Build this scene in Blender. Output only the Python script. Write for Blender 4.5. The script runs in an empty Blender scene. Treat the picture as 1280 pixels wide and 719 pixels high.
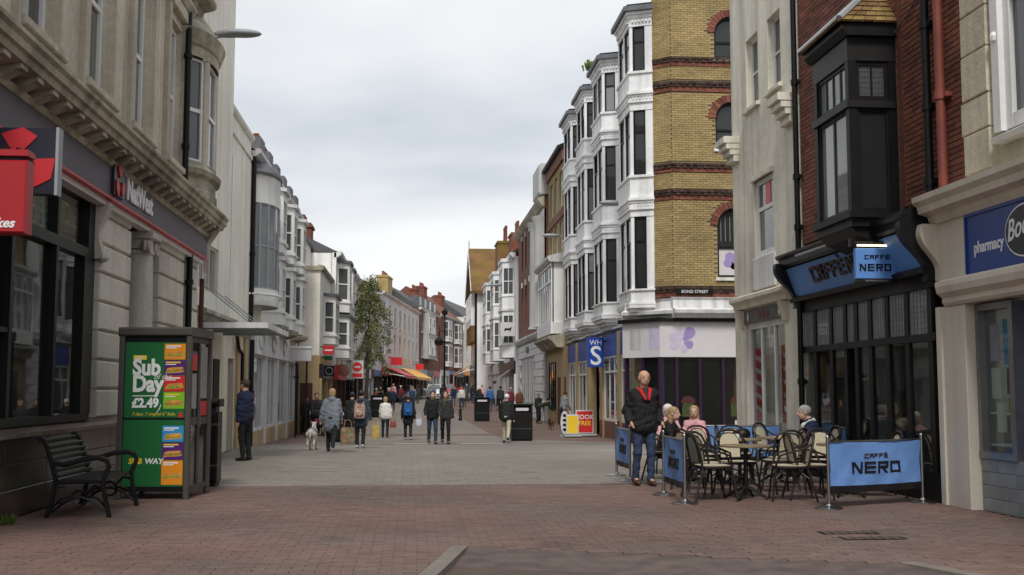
import bpy, bmesh, math, random
import numpy as np
from mathutils import Vector, Matrix

random.seed(11)
R = math.radians
scene = bpy.context.scene
COL = scene.collection

# ------------------------------------------------------------------ camera
cam_d = bpy.data.cameras.new('camera')
cam = bpy.data.objects.new('camera', cam_d)
COL.objects.link(cam)
cam.location = (0, 0, 1.45)
cam.rotation_euler = (R(90 + 5.244), 0, R(-5.08))
cam_d.sensor_width = 36.0
cam_d.lens = 36.0 * 1400 / 1280
cam_d.clip_start = 0.1
cam_d.clip_end = 3000
scene.camera = cam

# ------------------------------------------------------------------ sky and sun
SUN_EL, SUN_AZ = 50, 186          # azimuth measured clockwise from +Y (up the street)
world = bpy.data.worlds.new('World')
scene.world = world
world.use_nodes = True
wn, wl = world.node_tree.nodes, world.node_tree.links
wn.clear()
def wnode(t, **k):
    n = wn.new(t)
    for a, b in k.items():
        setattr(n, a, b)
    return n
w_out = wnode('ShaderNodeOutputWorld')
w_bg = wnode('ShaderNodeBackground')
w_bg.inputs['Strength'].default_value = 0.097
w_sky = wnode('ShaderNodeTexSky', sky_type='NISHITA', sun_disc=False)
w_sky.sun_elevation = R(SUN_EL)
w_sky.sun_rotation = R(SUN_AZ)
w_sky.air_density = 1.0
w_sky.dust_density = 2.0
w_tc = wnode('ShaderNodeTexCoord')
w_sep = wnode('ShaderNodeSeparateXYZ')
wl.new(w_tc.outputs['Generated'], w_sep.inputs[0])
w_z = wnode('ShaderNodeMath', operation='MAXIMUM')
w_z.inputs[1].default_value = 0.0
wl.new(w_sep.outputs['Z'], w_z.inputs[0])
w_za = wnode('ShaderNodeMath', operation='ADD')
w_za.inputs[1].default_value = 0.22
wl.new(w_z.outputs[0], w_za.inputs[0])
w_dx = wnode('ShaderNodeMath', operation='DIVIDE')
w_dy = wnode('ShaderNodeMath', operation='DIVIDE')
wl.new(w_sep.outputs['X'], w_dx.inputs[0]); wl.new(w_za.outputs[0], w_dx.inputs[1])
wl.new(w_sep.outputs['Y'], w_dy.inputs[0]); wl.new(w_za.outputs[0], w_dy.inputs[1])
w_cmb = wnode('ShaderNodeCombineXYZ')
wl.new(w_dx.outputs[0], w_cmb.inputs[0]); wl.new(w_dy.outputs[0], w_cmb.inputs[1])
w_cmb.inputs[2].default_value = 12.55
w_n1 = wnode('ShaderNodeTexNoise')
w_n1.inputs['Scale'].default_value = 0.8
w_n1.inputs['Detail'].default_value = 7
w_n1.inputs['Roughness'].default_value = 0.48
w_n1.inputs['Distortion'].default_value = 0.35
wl.new(w_cmb.outputs[0], w_n1.inputs['Vector'])
w_rc = wnode('ShaderNodeValToRGB')           # cloud deck: slate underside to bright breaks
e = w_rc.color_ramp.elements
e[0].position, e[0].color = 0.40, (3.7, 4.0, 4.4, 1)
e[1].position, e[1].color = 0.63, (6.0, 6.05, 6.1, 1)
m = e.new(0.51); m.color = (5.0, 5.15, 5.3, 1)
wl.new(w_n1.outputs['Fac'], w_rc.inputs[0])
w_mix = wnode('ShaderNodeMixRGB')
w_mix.inputs[0].default_value = 0.95         # nearly closed overcast over the clear sky
wl.new(w_sky.outputs[0], w_mix.inputs[1]); wl.new(w_rc.outputs[0], w_mix.inputs[2])
wl.new(w_mix.outputs[0], w_bg.inputs['Color'])
wl.new(w_bg.outputs[0], w_out.inputs[0])

sun_d = bpy.data.lights.new('sun', 'SUN')
sun_d.energy = 1.5
sun_d.angle = R(14)
sun_d.color = (1.0, 0.96, 0.9)
sun = bpy.data.objects.new('sun', sun_d)
COL.objects.link(sun)
_sd = Vector((math.sin(R(SUN_AZ)) * math.cos(R(SUN_EL)), math.cos(R(SUN_AZ)) * math.cos(R(SUN_EL)), math.sin(R(SUN_EL))))
sun.rotation_euler = _sd.to_track_quat('Z', 'Y').to_euler()
sun.location = (0, 0, 60)

scene.view_settings.view_transform = 'Standard'
scene.view_settings.look = 'None'
scene.view_settings.exposure = 0.78
scene.view_settings.gamma = 1.0
scene.render.engine = 'CYCLES'
scene.cycles.use_denoising = True
scene.cycles.max_bounces = 7
scene.cycles.transparent_max_bounces = 12
scene.cycles.caustics_reflective = False
scene.cycles.caustics_refractive = False

# ------------------------------------------------------------------ materials
def lin(c):
    return tuple(((v / 255) / 12.92 if v <= 10 else ((v / 255 + 0.055) / 1.055) ** 2.4) for v in c)

MATS = {}
def M(name, col, rough=0.75, var=0.12, scale=1.5, bump=0.0, bscale=40.0, metal=0.0, streak=0.0, spec=0.4, tone=0.0, hue=None, huefac=0.0, hscale=1.0, spots=0.0):
    """Weathered procedural surface: blotches, vertical rain streaks, per piece tone, a second hue in patches."""
    if name in MATS:
        return MATS[name]
    m = bpy.data.materials.new(name)
    m.use_nodes = True
    nt = m.node_tree; N, L = nt.nodes, nt.links
    p = N['Principled BSDF']
    p.inputs['Roughness'].default_value = rough
    p.inputs['Metallic'].default_value = metal
    p.inputs['Specular IOR Level'].default_value = spec
    geo = N.new('ShaderNodeNewGeometry')
    cur = N.new('ShaderNodeRGB'); cur.outputs[0].default_value = (*col, 1)
    cur = cur.outputs[0]
    def noise(sc, det, vec=None, stretch=None):
        t = N.new('ShaderNodeTexNoise')
        t.inputs['Scale'].default_value = sc; t.inputs['Detail'].default_value = det
        if stretch:
            mp = N.new('ShaderNodeMapping'); mp.inputs['Scale'].default_value = stretch
            L.new(geo.outputs['Position'], mp.inputs[0]); L.new(mp.outputs[0], t.inputs['Vector'])
        else:
            L.new(geo.outputs['Position'], t.inputs['Vector'])
        return t.outputs['Fac']
    def mul(cur, fac, lo, hi, a=0.3, b=0.7):
        r = N.new('ShaderNodeMapRange'); r.inputs[1].default_value = a; r.inputs[2].default_value = b
        r.inputs[3].default_value = lo; r.inputs[4].default_value = hi
        L.new(fac, r.inputs[0])
        x = N.new('ShaderNodeVectorMath'); x.operation = 'SCALE'
        L.new(cur, x.inputs[0]); L.new(r.outputs[0], x.inputs['Scale'])
        return x.outputs[0]
    if hue is not None:
        f = noise(hscale, 5)
        r = N.new('ShaderNodeMapRange'); r.inputs[1].default_value = 0.42; r.inputs[2].default_value = 0.62
        r.inputs[4].default_value = huefac
        L.new(f, r.inputs[0])
        x = N.new('ShaderNodeMixRGB'); L.new(r.outputs[0], x.inputs[0]); L.new(cur, x.inputs[1]); x.inputs[2].default_value = (*hue, 1)
        cur = x.outputs[0]
    if tone:
        a = N.new('ShaderNodeAttribute'); a.attribute_name = 'tone'
        cur = mul(cur, a.outputs['Fac'], 1 - tone, 1 + tone, 0, 1)
    if var:
        cur = mul(cur, noise(scale, 6), 1 - var, 1 + var)
        cur = mul(cur, noise(scale * 14, 3), 1 - var * 0.5, 1 + var * 0.5)
    if streak:
        cur = mul(cur, noise(1.0, 5, stretch=(3.2, 3.2, 0.16)), 1 - streak, 1.04, 0.33, 0.56)
    if spots:                                    # trodden gum and drips: small round marks, some dark, some pale
        for sc_, gain, cut in ((1.7, 1-spots, .085), (2.6, 1+spots*.6, .06), (.55, 1-spots*.5, .16)):
            vo = N.new('ShaderNodeTexVoronoi'); vo.inputs['Scale'].default_value = sc_; vo.inputs['Randomness'].default_value = 1.0
            L.new(geo.outputs['Position'], vo.inputs['Vector'])
            cur = mul(cur, vo.outputs['Distance'], gain, 1.0, cut*.6, cut)
    L.new(cur, p.inputs['Base Color'])
    if bump:
        b = N.new('ShaderNodeBump'); b.inputs['Strength'].default_value = bump; b.inputs['Distance'].default_value = 0.02
        L.new(noise(bscale, 4), b.inputs['Height']); L.new(b.outputs[0], p.inputs['Normal'])
    MATS[name] = m
    return m

def glass_mat(name, tint, rough=0.03, clear=0.0, wav=0.007):
    """Window glass: a tinted backing seen through a reflecting sheet; clear > 0 lets the room behind show."""
    if name in MATS:
        return MATS[name]
    m = bpy.data.materials.new(name); m.use_nodes = True
    nt = m.node_tree; N, L = nt.nodes, nt.links
    p = N['Principled BSDF']
    p.inputs['Base Color'].default_value = (*tint, 1)
    p.inputs['Roughness'].default_value = rough
    p.inputs['IOR'].default_value = 1.52
    geo = N.new('ShaderNodeNewGeometry')
    t = N.new('ShaderNodeTexNoise'); t.inputs['Scale'].default_value = 0.9; t.inputs['Detail'].default_value = 2
    L.new(geo.outputs['Position'], t.inputs['Vector'])
    b = N.new('ShaderNodeBump'); b.inputs['Strength'].default_value = wav; b.inputs['Distance'].default_value = 0.3
    L.new(t.outputs['Fac'], b.inputs['Height'])
    oi = N.new('ShaderNodeObjectInfo')           # every pane sits a little askew in its sash
    wn_ = N.new('ShaderNodeTexWhiteNoise'); wn_.noise_dimensions = '1D'; L.new(oi.outputs['Random'], wn_.inputs['W'])
    sv = N.new('ShaderNodeVectorMath'); sv.operation = 'MULTIPLY_ADD'; sv.inputs[1].default_value = (.10, .10, .10); sv.inputs[2].default_value = (-.05, -.05, -.05); L.new(wn_.outputs['Color'], sv.inputs[0])
    av = N.new('ShaderNodeVectorMath'); av.operation = 'ADD'; L.new(b.outputs[0], av.inputs[0]); L.new(sv.outputs[0], av.inputs[1])
    nv = N.new('ShaderNodeVectorMath'); nv.operation = 'NORMALIZE'; L.new(av.outputs[0], nv.inputs[0]); b = nv
    L.new(b.outputs[0], p.inputs['Normal'])
    if clear:
        tr = N.new('ShaderNodeBsdfTransparent'); tr.inputs[0].default_value = (0.86, 0.9, 0.88, 1)
        gl = N.new('ShaderNodeBsdfGlossy'); gl.inputs['Roughness'].default_value = rough
        L.new(b.outputs[0], gl.inputs['Normal'])
        fr = N.new('ShaderNodeFresnel'); fr.inputs[0].default_value = 1.6
        inv = N.new('ShaderNodeMath'); inv.operation = 'SUBTRACT'; inv.inputs[0].default_value = 1.0   # the far face of the sheet only passes light on
        L.new(geo.outputs['Backfacing'], inv.inputs[1])
        fm_ = N.new('ShaderNodeMath'); fm_.operation = 'MULTIPLY'
        L.new(fr.outputs[0], fm_.inputs[0]); L.new(inv.outputs[0], fm_.inputs[1])
        mx = N.new('ShaderNodeMixShader')
        L.new(fm_.outputs[0], mx.inputs[0]); L.new(tr.outputs[0], mx.inputs[1]); L.new(gl.outputs[0], mx.inputs[2])
        mx2 = N.new('ShaderNodeMixShader'); mx2.inputs[0].default_value = clear
        L.new(p.outputs[0], mx2.inputs[1]); L.new(mx.outputs[0], mx2.inputs[2])
        L.new(mx2.outputs[0], N['Material Output'].inputs[0])
    MATS[name] = m
    return m

def emit_mat(name, col, s):
    m = bpy.data.materials.new(name); m.use_nodes = True
    p = m.node_tree.nodes['Principled BSDF']
    p.inputs['Base Color'].default_value = (*col, 1)
    p.inputs['Emission Color'].default_value = (*col, 1); p.inputs['Emission Strength'].default_value = s
    MATS[name] = m
    return m

# ------------------------------------------------------------------ mesh helpers
class Fr:
    """Facade frame: u along the wall, v up, w out of the wall."""
    def __init__(s, O, U, W):
        s.O = Vector(O); s.U = Vector(U).normalized(); s.W = Vector(W).normalized()
        s.flip = s.U.cross(Vector((0, 0, 1))).dot(s.W) < 0
    def __call__(s, p):
        o, u, w = s.O, s.U, s.W
        return (o.x + p[0] * u.x + p[2] * w.x, o.y + p[0] * u.y + p[2] * w.y, o.z + p[1] + p[0] * u.z)
    def shift(s, u=0, v=0, w=0):
        return Fr(s((u, v, w)), s.U, s.W)

ROOT = {}
def link(o, parent=None, root=(0, 0, 0)):
    COL.objects.link(o)
    if parent is not None:
        o.parent = parent
    ROOT[o.name] = Vector(root)
    return o
def thing(name, label, cat, loc=(0, 0, 0), group=None, kind=None):
    o = bpy.data.objects.new(name, None)
    o.empty_display_size = 0.3
    o.location = loc
    link(o, None, loc)
    tag(o, label, cat, group, kind)
    return o
def tag(o, label=None, cat=None, group=None, kind=None):
    if label: o['label'] = label
    if cat: o['category'] = cat
    if group: o['group'] = group
    if kind: o['kind'] = kind
    return o

class MB:
    def __init__(s, fr=None):
        s.V = []; s.F = []; s.fr = fr; s.tone = []
        s.flip = bool(fr and fr.flip)
    def add(s, pts, faces, tone=0.5):
        n = len(s.V); f = s.fr
        s.V += [f(p) for p in pts] if f else [tuple(p) for p in pts]
        for q in faces:
            q = [n + i for i in q]
            s.F.append(q[::-1] if s.flip else q)
            s.tone.append(tone)
        return s
    def box(s, u0, u1, v0, v1, w0, w1, tone=0.5, c=0.0):
        if u0 > u1: u0, u1 = u1, u0
        if v0 > v1: v0, v1 = v1, v0
        if w0 > w1: w0, w1 = w1, w0
        if c:
            c = min(c, (u1-u0)*.45, (v1-v0)*.45, (w1-w0)*.9)
            a = [(u0, v0), (u1, v0), (u1, v1), (u0, v1)]
            i_ = [(u0+c, v0+c), (u1-c, v0+c), (u1-c, v1-c), (u0+c, v1-c)]
            pts = [(x, y, w0) for x, y in a] + [(x, y, w1-c) for x, y in a] + [(x, y, w1) for x, y in i_]
            F = [(3, 2, 1, 0), (8, 9, 10, 11)]
            for k in range(4):
                j = (k+1) % 4
                F += [(k, j, 4+j, 4+k), (4+k, 4+j, 8+j, 8+k)]
            return s.add(pts, F, tone)
        return s.add([(u0, v0, w0), (u1, v0, w0), (u1, v1, w0), (u0, v1, w0), (u0, v0, w1), (u1, v0, w1), (u1, v1, w1), (u0, v1, w1)],
                     [(3, 2, 1, 0), (4, 5, 6, 7), (0, 1, 5, 4), (1, 2, 6, 5), (2, 3, 7, 6), (3, 0, 4, 7)], tone)
    def prism(s, poly, w0, w1, tone=0.5):
        """polygon in u,v pushed along w"""
        n = len(poly)
        pts = [(a, b, w0) for a, b in poly] + [(a, b, w1) for a, b in poly]
        return s.add(pts, [tuple(range(n))[::-1], tuple(range(n, 2*n))] + [(i, (i+1) % n, n+(i+1) % n, n+i) for i in range(n)], tone)
    def prof(s, poly, u0, u1, tone=0.5):
        """moulding: profile polygon in w,v run along u"""
        n = len(poly)
        pts = [(u0, b, a) for a, b in poly] + [(u1, b, a) for a, b in poly]
        return s.add(pts, [tuple(range(n))[::-1], tuple(range(n, 2*n))] + [(i, (i+1) % n, n+(i+1) % n, n+i) for i in range(n)], tone)
    def slab(s, poly, v0, v1, tone=0.5):
        """plan polygon in u,w raised from v0 to v1"""
        n = len(poly)
        pts = [(a, v0, b) for a, b in poly] + [(a, v1, b) for a, b in poly]
        return s.add(pts, [tuple(range(n)), tuple(range(n, 2*n))[::-1]] + [(i, n+i, n+(i+1) % n, (i+1) % n) for i in range(n)], tone)
    def tube(s, path, r, n=8, tone=0.5, caps=True):
        path = [Vector(p) for p in path]
        rs = r if isinstance(r, (list, tuple)) else [r]*len(path)
        ring = []; up = None
        for i, p in enumerate(path):
            d = (path[min(i+1, len(path)-1)] - path[max(i-1, 0)]).normalized()
            if up is None:
                up = Vector((0, 0, 1)) if abs(d.z) < 0.9 else Vector((1, 0, 0))
            a = d.cross(up)
            if a.length < 1e-4: a = d.orthogonal()
            a.normalize(); b = a.cross(d).normalized(); up = b
            ring += [p + a*math.cos(2*math.pi*k/n)*rs[i] + b*math.sin(2*math.pi*k/n)*rs[i] for k in range(n)]
        F = []
        for i in range(len(path)-1):
            for k in range(n):
                j = (k+1) % n
                F.append((i*n+k, i*n+j, (i+1)*n+j, (i+1)*n+k))
        if caps:
            F += [tuple(range(n))[::-1], tuple(range((len(path)-1)*n, len(path)*n))]
        return s.add(ring, F, tone)
    def lathe(s, c, prof, n=16, tone=0.5, a0=0, a1=360, sx=1, sy=1):
        """profile (radius, height) turned about the vertical; points given as u, v, w"""
        full = abs(a1-a0) >= 359
        m = n if full else n+1
        pts = []
        for r, h in prof:
            for k in range(m):
                t = R(a0 + (a1-a0)*k/n)
                pts.append((c[0]+r*math.cos(t)*sx, c[1]+h, c[2]+r*math.sin(t)*sy))
        F = []
        for i in range(len(prof)-1):
            for k in range(n):
                j = (k+1) % m
                F.append((i*m+k, (i+1)*m+k, (i+1)*m+j, i*m+j))
        if full:
            if prof[0][0] > 1e-3: F.append(tuple(range(m)))
            if prof[-1][0] > 1e-3: F.append(tuple(range((len(prof)-1)*m, len(prof)*m))[::-1])
        return s.add(pts, F, tone)
    def mesh(s, name, mat, off=(0, 0, 0), smooth=False):
        me = bpy.data.meshes.new(name)
        ox, oy, oz = off
        me.from_pydata([(x-ox, y-oy, z-oz) for x, y, z in s.V], [], s.F)
        if s.tone and (max(s.tone) != min(s.tone) or s.tone[0] != .5):
            at = me.attributes.new('tone', 'FLOAT', 'FACE')
            at.data.foreach_set('value', s.tone)
        if mat is not None:
            me.materials.append(MATS[mat] if isinstance(mat, str) else mat)
        if smooth:
            me.polygons.foreach_set('use_smooth', [True]*len(me.polygons))
            if smooth != 'all':
                me.set_sharp_from_angle(angle=R(42))
        me.update()
        return me
    def build(s, name, mat, parent=None, smooth=False, kind=None, label=None, cat=None, group=None):
        if parent is not None:
            off = ROOT[parent.name]
        else:
            xs, ys, zs = zip(*s.V)
            off = Vector(((min(xs)+max(xs))/2, (min(ys)+max(ys))/2, min(zs)))
        o = bpy.data.objects.new(name, s.mesh(name, mat, off, smooth))
        if parent is None: o.location = off
        link(o, parent, off)
        return tag(o, label, cat, group, kind)

def lbox(name, mat, parent, fr, *a, **k):
    return MB(fr).box(*a, **k).build(name, mat, parent)

def dup(o, parent=None, loc=None, rotz=None, label=None, mats=None):
    c = o.copy()
    COL.objects.link(c); c.parent = parent
    ROOT[c.name] = ROOT[o.name]
    if loc is not None: c.location = loc
    if rotz is not None: c.rotation_euler = (0, 0, rotz)
    if label: c['label'] = label
    for ch in list(o.children):
        dup(ch, c)
    return c

_txt = {}
def text(body, size, fr, u, v, w, mat, parent, align='LEFT', name='lettering', depth=0.004, sx=1.0, bold=0.0, shear=0.0, mirror=False, space=1.0, rot=0.0):
    """lettering standing on a frame; mirror = the frame's u runs right to left for the reader"""
    key = (body, size, depth, bold, shear, align, space)
    if key not in _txt:
        cu = bpy.data.curves.new('t', 'FONT')
        cu.body = body; cu.size = size; cu.extrude = depth; cu.offset = bold; cu.shear = shear
        cu.align_x = align; cu.space_character = space; cu.resolution_u = 3
        ob = bpy.data.objects.new('t', cu); COL.objects.link(ob)
        dg = bpy.context.evaluated_depsgraph_get()
        me = ob.evaluated_get(dg).to_mesh()
        _txt[key] = ([tuple(q.co) for q in me.vertices], [tuple(f.vertices) for f in me.polygons])
        bpy.data.objects.remove(ob); bpy.data.curves.remove(cu)
    V, F = _txt[key]
    s = -1 if mirror else 1
    c_, s_ = math.cos(rot), math.sin(rot)
    b = MB(fr)
    b.add([(u + s*sx*(x*c_-y*s_), v + x*s_+y*c_, w+z) for x, y, z in V], F)
    return b.build(name, mat, parent)

def wall(fr, u0, u1, v0, v1, holes, t=0.35, w=0.0):
    """wall sheet with square openings and their reveals; holes = (u0,u1,v0,v1)"""
    b = MB(fr)
    us = sorted({u0, u1, *[min(max(h[i], u0), u1) for h in holes for i in (0, 1)]})
    vs = sorted({v0, v1, *[min(max(h[i], v0), v1) for h in holes for i in (2, 3)]})
    for i in range(len(us)-1):
        j = 0
        while j < len(vs)-1:
            uc = (us[i]+us[i+1])/2
            def solid(j): return not any(h[0] < uc < h[1] and h[2] < (vs[j]+vs[j+1])/2 < h[3] for h in holes)
            if not solid(j): j += 1; continue
            k = j
            while k+1 < len(vs)-1 and solid(k+1): k += 1
            b.add([(us[i], vs[j], w), (us[i+1], vs[j], w), (us[i+1], vs[k+1], w), (us[i], vs[k+1], w)], [(0, 1, 2, 3)])
            j = k+1
    for h in holes:
        p = [(h[0], h[2]), (h[1], h[2]), (h[1], h[3]), (h[0], h[3])]
        for k in range(4):
            a, c = p[k], p[(k+1) % 4]
            b.add([(a[0], a[1], w), (c[0], c[1], w), (c[0], c[1], w-t), (a[0], a[1], w-t)], [(0, 3, 2, 1)])
    for a, c in (((u0, v0), (u0, v1)), ((u1, v1), (u1, v0)), ((u0, v1), (u1, v1))):
        b.add([(a[0], a[1], w), (c[0], c[1], w), (c[0], c[1], w-t), (a[0], a[1], w-t)], [(0, 1, 2, 3)])
    return b

def window(fr, par, u0, u1, v0, v1, w, fm='white_paint', gm='glass_dark', nx=1, ny=2, fw=0.06, bar=0.025, d=0.07, name='window', split=None, panes=True, label=None):
    """framed window: outer frame, rails and glazing bars in one mesh, every pane its own sub-part"""
    b = MB(fr)
    b.box(u0, u0+fw, v0, v1, w-d, w); b.box(u1-fw, u1, v0, v1, w-d, w)
    b.box(u0+fw, u1-fw, v0, v0+fw*1.25, w-d, w-.002); b.box(u0+fw, u1-fw, v1-fw, v1, w-d, w-.002)
    vs = [v0+fw*1.25] + ([v0+(v1-v0)*s for s in split] if split else [v0+(v1-v0)*k/ny for k in range(1, ny)]) + [v1-fw]
    us = [u0+fw] + [u0+(u1-u0)*k/nx for k in range(1, nx)] + [u1-fw]
    for q in us[1:-1]: b.box(q-bar, q+bar, v0+fw, v1-fw, w-d*.8, w-d*.2)
    for q in vs[1:-1]: b.box(u0+fw, u1-fw, q-bar*1.3, q+bar*1.3, w-d*.85, w-d*.12)
    o = b.build(name, fm, par, label=label)
    if panes:
        for i in range(len(us)-1):
            for j in range(len(vs)-1):
                MB(fr).box(us[i]-.003, us[i+1]+.003, vs[j]-.003, vs[j+1]+.003, w-d*.6, w-d*.5).build('pane', gm if isinstance(gm, str) else random.choice(gm), o)
    return o

def tube_on(fr, path, r, name, mat, par, n=8):
    return MB(fr).tube(path, r, n).build(name, mat, par, smooth=True)

def drainpipe(fr, u, v0, v1, w, r, mat, par, collars=()):
    o = MB(fr).tube([(u, v0, w), (u, v1, w)], r, 10).build('drainpipe', mat, par, smooth=True)
    for c in collars:
        b = MB(fr); b.tube([(u, c-.05, w), (u, c+.05, w)], r*1.35, 10); b.box(u-r*2.2, u+r*2.2, c-.03, c+.03, 0.0, w)
        b.build('pipe_collar', mat, o, smooth=True)
    return o

# ------------------------------------------------------------------ smooth bodies grown from distance fields
def sdf_mesh(prims, res, k=0.03, wr=0.0):
    """prims: ('c', a, b, ra, rb[, k]) tapered capsule; ('e', c, (rx,ry,rz)[, k, rotz]) ellipsoid; ('-e', ...) cut. Surface nets -> V, F"""
    lo = np.array([1e9]*3); hi = -lo
    for q in prims:
        if q[0] == 'c':
            r = max(q[3], q[4])
            for p in (q[1], q[2]):
                lo = np.minimum(lo, np.array(p)-r); hi = np.maximum(hi, np.array(p)+r)
        elif q[0] == 'e':
            r = max(q[2]); lo = np.minimum(lo, np.array(q[1])-r); hi = np.maximum(hi, np.array(q[1])+r)
    lo -= res*2.5; hi += res*2.5
    n = np.ceil((hi-lo)/res).astype(int)+1
    ax = [np.float32(lo[i]) + np.float32(res)*np.arange(n[i], dtype=np.float32) for i in range(3)]
    D = np.full(n, 0.5, np.float32)
    for q in prims:
        if q[0] == 'c':
            a, b, ra, rb = np.array(q[1], np.float32), np.array(q[2], np.float32), q[3], q[4]
            kk = q[5] if len(q) > 5 else k
            l2 = np.minimum(a, b)-max(ra, rb); h2 = np.maximum(a, b)+max(ra, rb)
        else:
            c, rr = np.array(q[1], np.float32), np.array(q[2], np.float32)
            kk = q[3] if len(q) > 3 else k
            l2 = c-max(rr); h2 = c+max(rr)
        pad = max(0.1, kk*1.5)
        s0 = np.maximum(np.floor((l2-pad-lo)/res).astype(int), 0); s1 = np.minimum(np.ceil((h2+pad-lo)/res).astype(int)+1, n)
        if (s1 <= s0).any(): continue
        sl = tuple(slice(s0[i], s1[i]) for i in range(3))
        X = ax[0][sl[0]][:, None, None]; Y = ax[1][sl[1]][None, :, None]; Z = ax[2][sl[2]][None, None, :]
        if q[0] == 'c':
            ba = b-a; L = max(float(ba @ ba), 1e-9)
            t = np.clip(((X-a[0])*ba[0]+(Y-a[1])*ba[1]+(Z-a[2])*ba[2])/L, 0, 1)
            d = np.sqrt((X-a[0]-t*ba[0])**2+(Y-a[1]-t*ba[1])**2+(Z-a[2]-t*ba[2])**2)-(ra+(rb-ra)*t)
        else:
            x, y, z = X-c[0], Y-c[1], Z-c[2]
            if len(q) > 4 and q[4]:
                cc, ss = math.cos(q[4]), math.sin(q[4]); x, y = x*cc+y*ss, -x*ss+y*cc
            g = np.sqrt((x/rr[0])**2+(y/rr[1])**2+(z/rr[2])**2)
            g2 = np.sqrt((x/rr[0]**2)**2+(y/rr[1]**2)**2+(z/rr[2]**2)**2)
            d = g*(g-1)/np.maximum(g2, 1e-6)
        o = D[sl]
        if q[0] == '-e':
            h = np.maximum(kk-np.abs(-d-o), 0)/max(kk, 1e-6); D[sl] = np.maximum(o, -d)+h*h*kk*.25
        else:
            h = np.maximum(kk-np.abs(d-o), 0)/max(kk, 1e-6); D[sl] = np.minimum(o, d)-h*h*kk*.25
    if wr:                                        # cloth folds
        X, Y, Z = ax[0][:, None, None], ax[1][None, :, None], ax[2][None, None, :]
        D = D+wr*(np.sin(31*Z+9*np.sin(11*X+2*Y)+7*Y)*.6+np.sin(27*X+23*Y+6*np.sin(13*Z))*.6+np.sin(53*Z+17*X-29*Y)*.35).astype(np.float32)
    I = D < 0
    cnt = np.zeros(n-1, np.int8); acc = np.zeros((*(n-1), 3), np.float32)
    def cell(arr, dx, dy, dz): return arr[dx:n[0]-1+dx, dy:n[1]-1+dy, dz:n[2]-1+dz]
    corners = [(i, j, l) for i in (0, 1) for j in (0, 1) for l in (0, 1)]
    for A in corners:
        for i in range(3):
            if A[i] == 0:
                B = list(A); B[i] = 1
                da, db = cell(D, *A), cell(D, *B)
                cr = (da < 0) != (db < 0)
                t = np.where(cr, da/np.where(da == db, 1, da-db), 0)
                cnt += cr
                for c in range(3):
                    acc[..., c] += np.where(cr, A[c] + (t if c == i else 0), 0)
    act = cnt > 0
    idx = np.full(n-1, -1, np.int64); idx[act] = np.arange(act.sum())
    ii = np.argwhere(act)
    V = lo + res*(ii + acc[act]/cnt[act][:, None])
    Fs = []
    for axis in range(3):
        o1, o2 = (axis+1) % 3, (axis+2) % 3
        a = [slice(1, n[i]-1) for i in range(3)]; bb = list(a)
        a[axis] = slice(0, n[axis]-1); bb[axis] = slice(1, n[axis])
        sa, sb = I[tuple(a)], I[tuple(bb)]
        cr = np.argwhere(sa != sb)
        if len(cr) == 0: continue
        inside = sa[tuple(cr.T)]
        base = cr.copy(); base[:, o1] += 1; base[:, o2] += 1
        def g(d1, d2):
            q = base.copy(); q[:, o1] += d1; q[:, o2] += d2
            return idx[q[:, 0], q[:, 1], q[:, 2]]
        qd = np.stack([g(-1, -1), g(0, -1), g(0, 0), g(-1, 0)], 1)
        qd[~inside] = qd[~inside][:, ::-1]
        Fs.append(qd)
    F = np.concatenate(Fs) if Fs else np.zeros((0, 4), int)
    F = F[(F >= 0).all(1)]
    return V, F

def blob(name, mat, parent, prims, res, k=0.03, wr=0.0, **kw):
    V, F = sdf_mesh(prims, res, k, wr)
    me = bpy.data.meshes.new(name)
    me.from_pydata(V.tolist(), [], F.tolist())
    me.polygons.foreach_set('use_smooth', [True]*len(me.polygons))
    me.materials.append(MATS[mat] if isinstance(mat, str) else mat)
    me.update()
    o = bpy.data.objects.new(name, me)
    link(o, parent, ROOT[parent.name] if parent is not None else (0, 0, 0))
    return tag(o, **kw)

# ground level along the street: a slight dip past the crossing, then a long rise
_gy = [(-50, 0), (22, 0), (30, -.12), (38, -.29), (46, -.36), (60, -.2), (80, .05), (105, .45), (130, .85), (200, 1.7), (700, 4)]
def gz(y):
    for (a, za), (b, zb) in zip(_gy, _gy[1:]):
        if y <= b:
            t = max(0, (y-a)/(b-a)); t = t*t*(3-2*t) if b < 50 else t
            return za + (zb-za)*t
    return _gy[-1][1]
# ------------------------------------------------------------------ the palette
M('white_paint', (.78, .78, .76), .5, .06, 1.2, streak=.12)
M('white_stucco', (.78, .78, .78), .8, .10, .5, .1, 30, streak=.2)
M('white_grimy', (.68, .68, .68), .7, .12, .6, streak=.35)
M('cream_render', (.80, .77, .68), .85, .10, .45, .12, 25, streak=.12)
M('cream_render_old', (.78, .74, .63), .85, .14, .5, .15, 25, streak=.26, hue=(.55, .53, .46), huefac=.3, hscale=.9)
M('cream_paint', (.64, .58, .48), .6, .06, .8, streak=.14)
M('grey_white', (.52, .52, .50), .8, .1, .6, streak=.25)
M('bank_stone', (.54, .485, .39), .85, .2, .7, .25, 30, streak=.3)
M('pilaster_stone', (.55, .52, .45), .85, .14, .8, .25, 40, streak=.2, tone=.08)
M('cornice_stone', (.45, .41, .32), .9, .24, .9, .25, 30, streak=.35, hue=(.10, .11, .06), huefac=.5, hscale=.8)
M('sand_stone', (.56, .50, .38), .9, .2, 1.0, .35, 25, streak=.2)
M('granite_dark', (.05, .033, .030), .22, .35, 2.0, spec=.5, tone=.2)
M('granite_sill', (.11, .075, .068), .18, .3, 6.0, spec=.6)
M('bank_fascia', (.058, .047, .068), .45, .08, .7)
M('bank_red', (.50, .022, .030), .4, .05)
M('bank_letter', (.78, .78, .78), .4, .02)
M('bank_navy', (.018, .016, .028), .35, .1)
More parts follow.
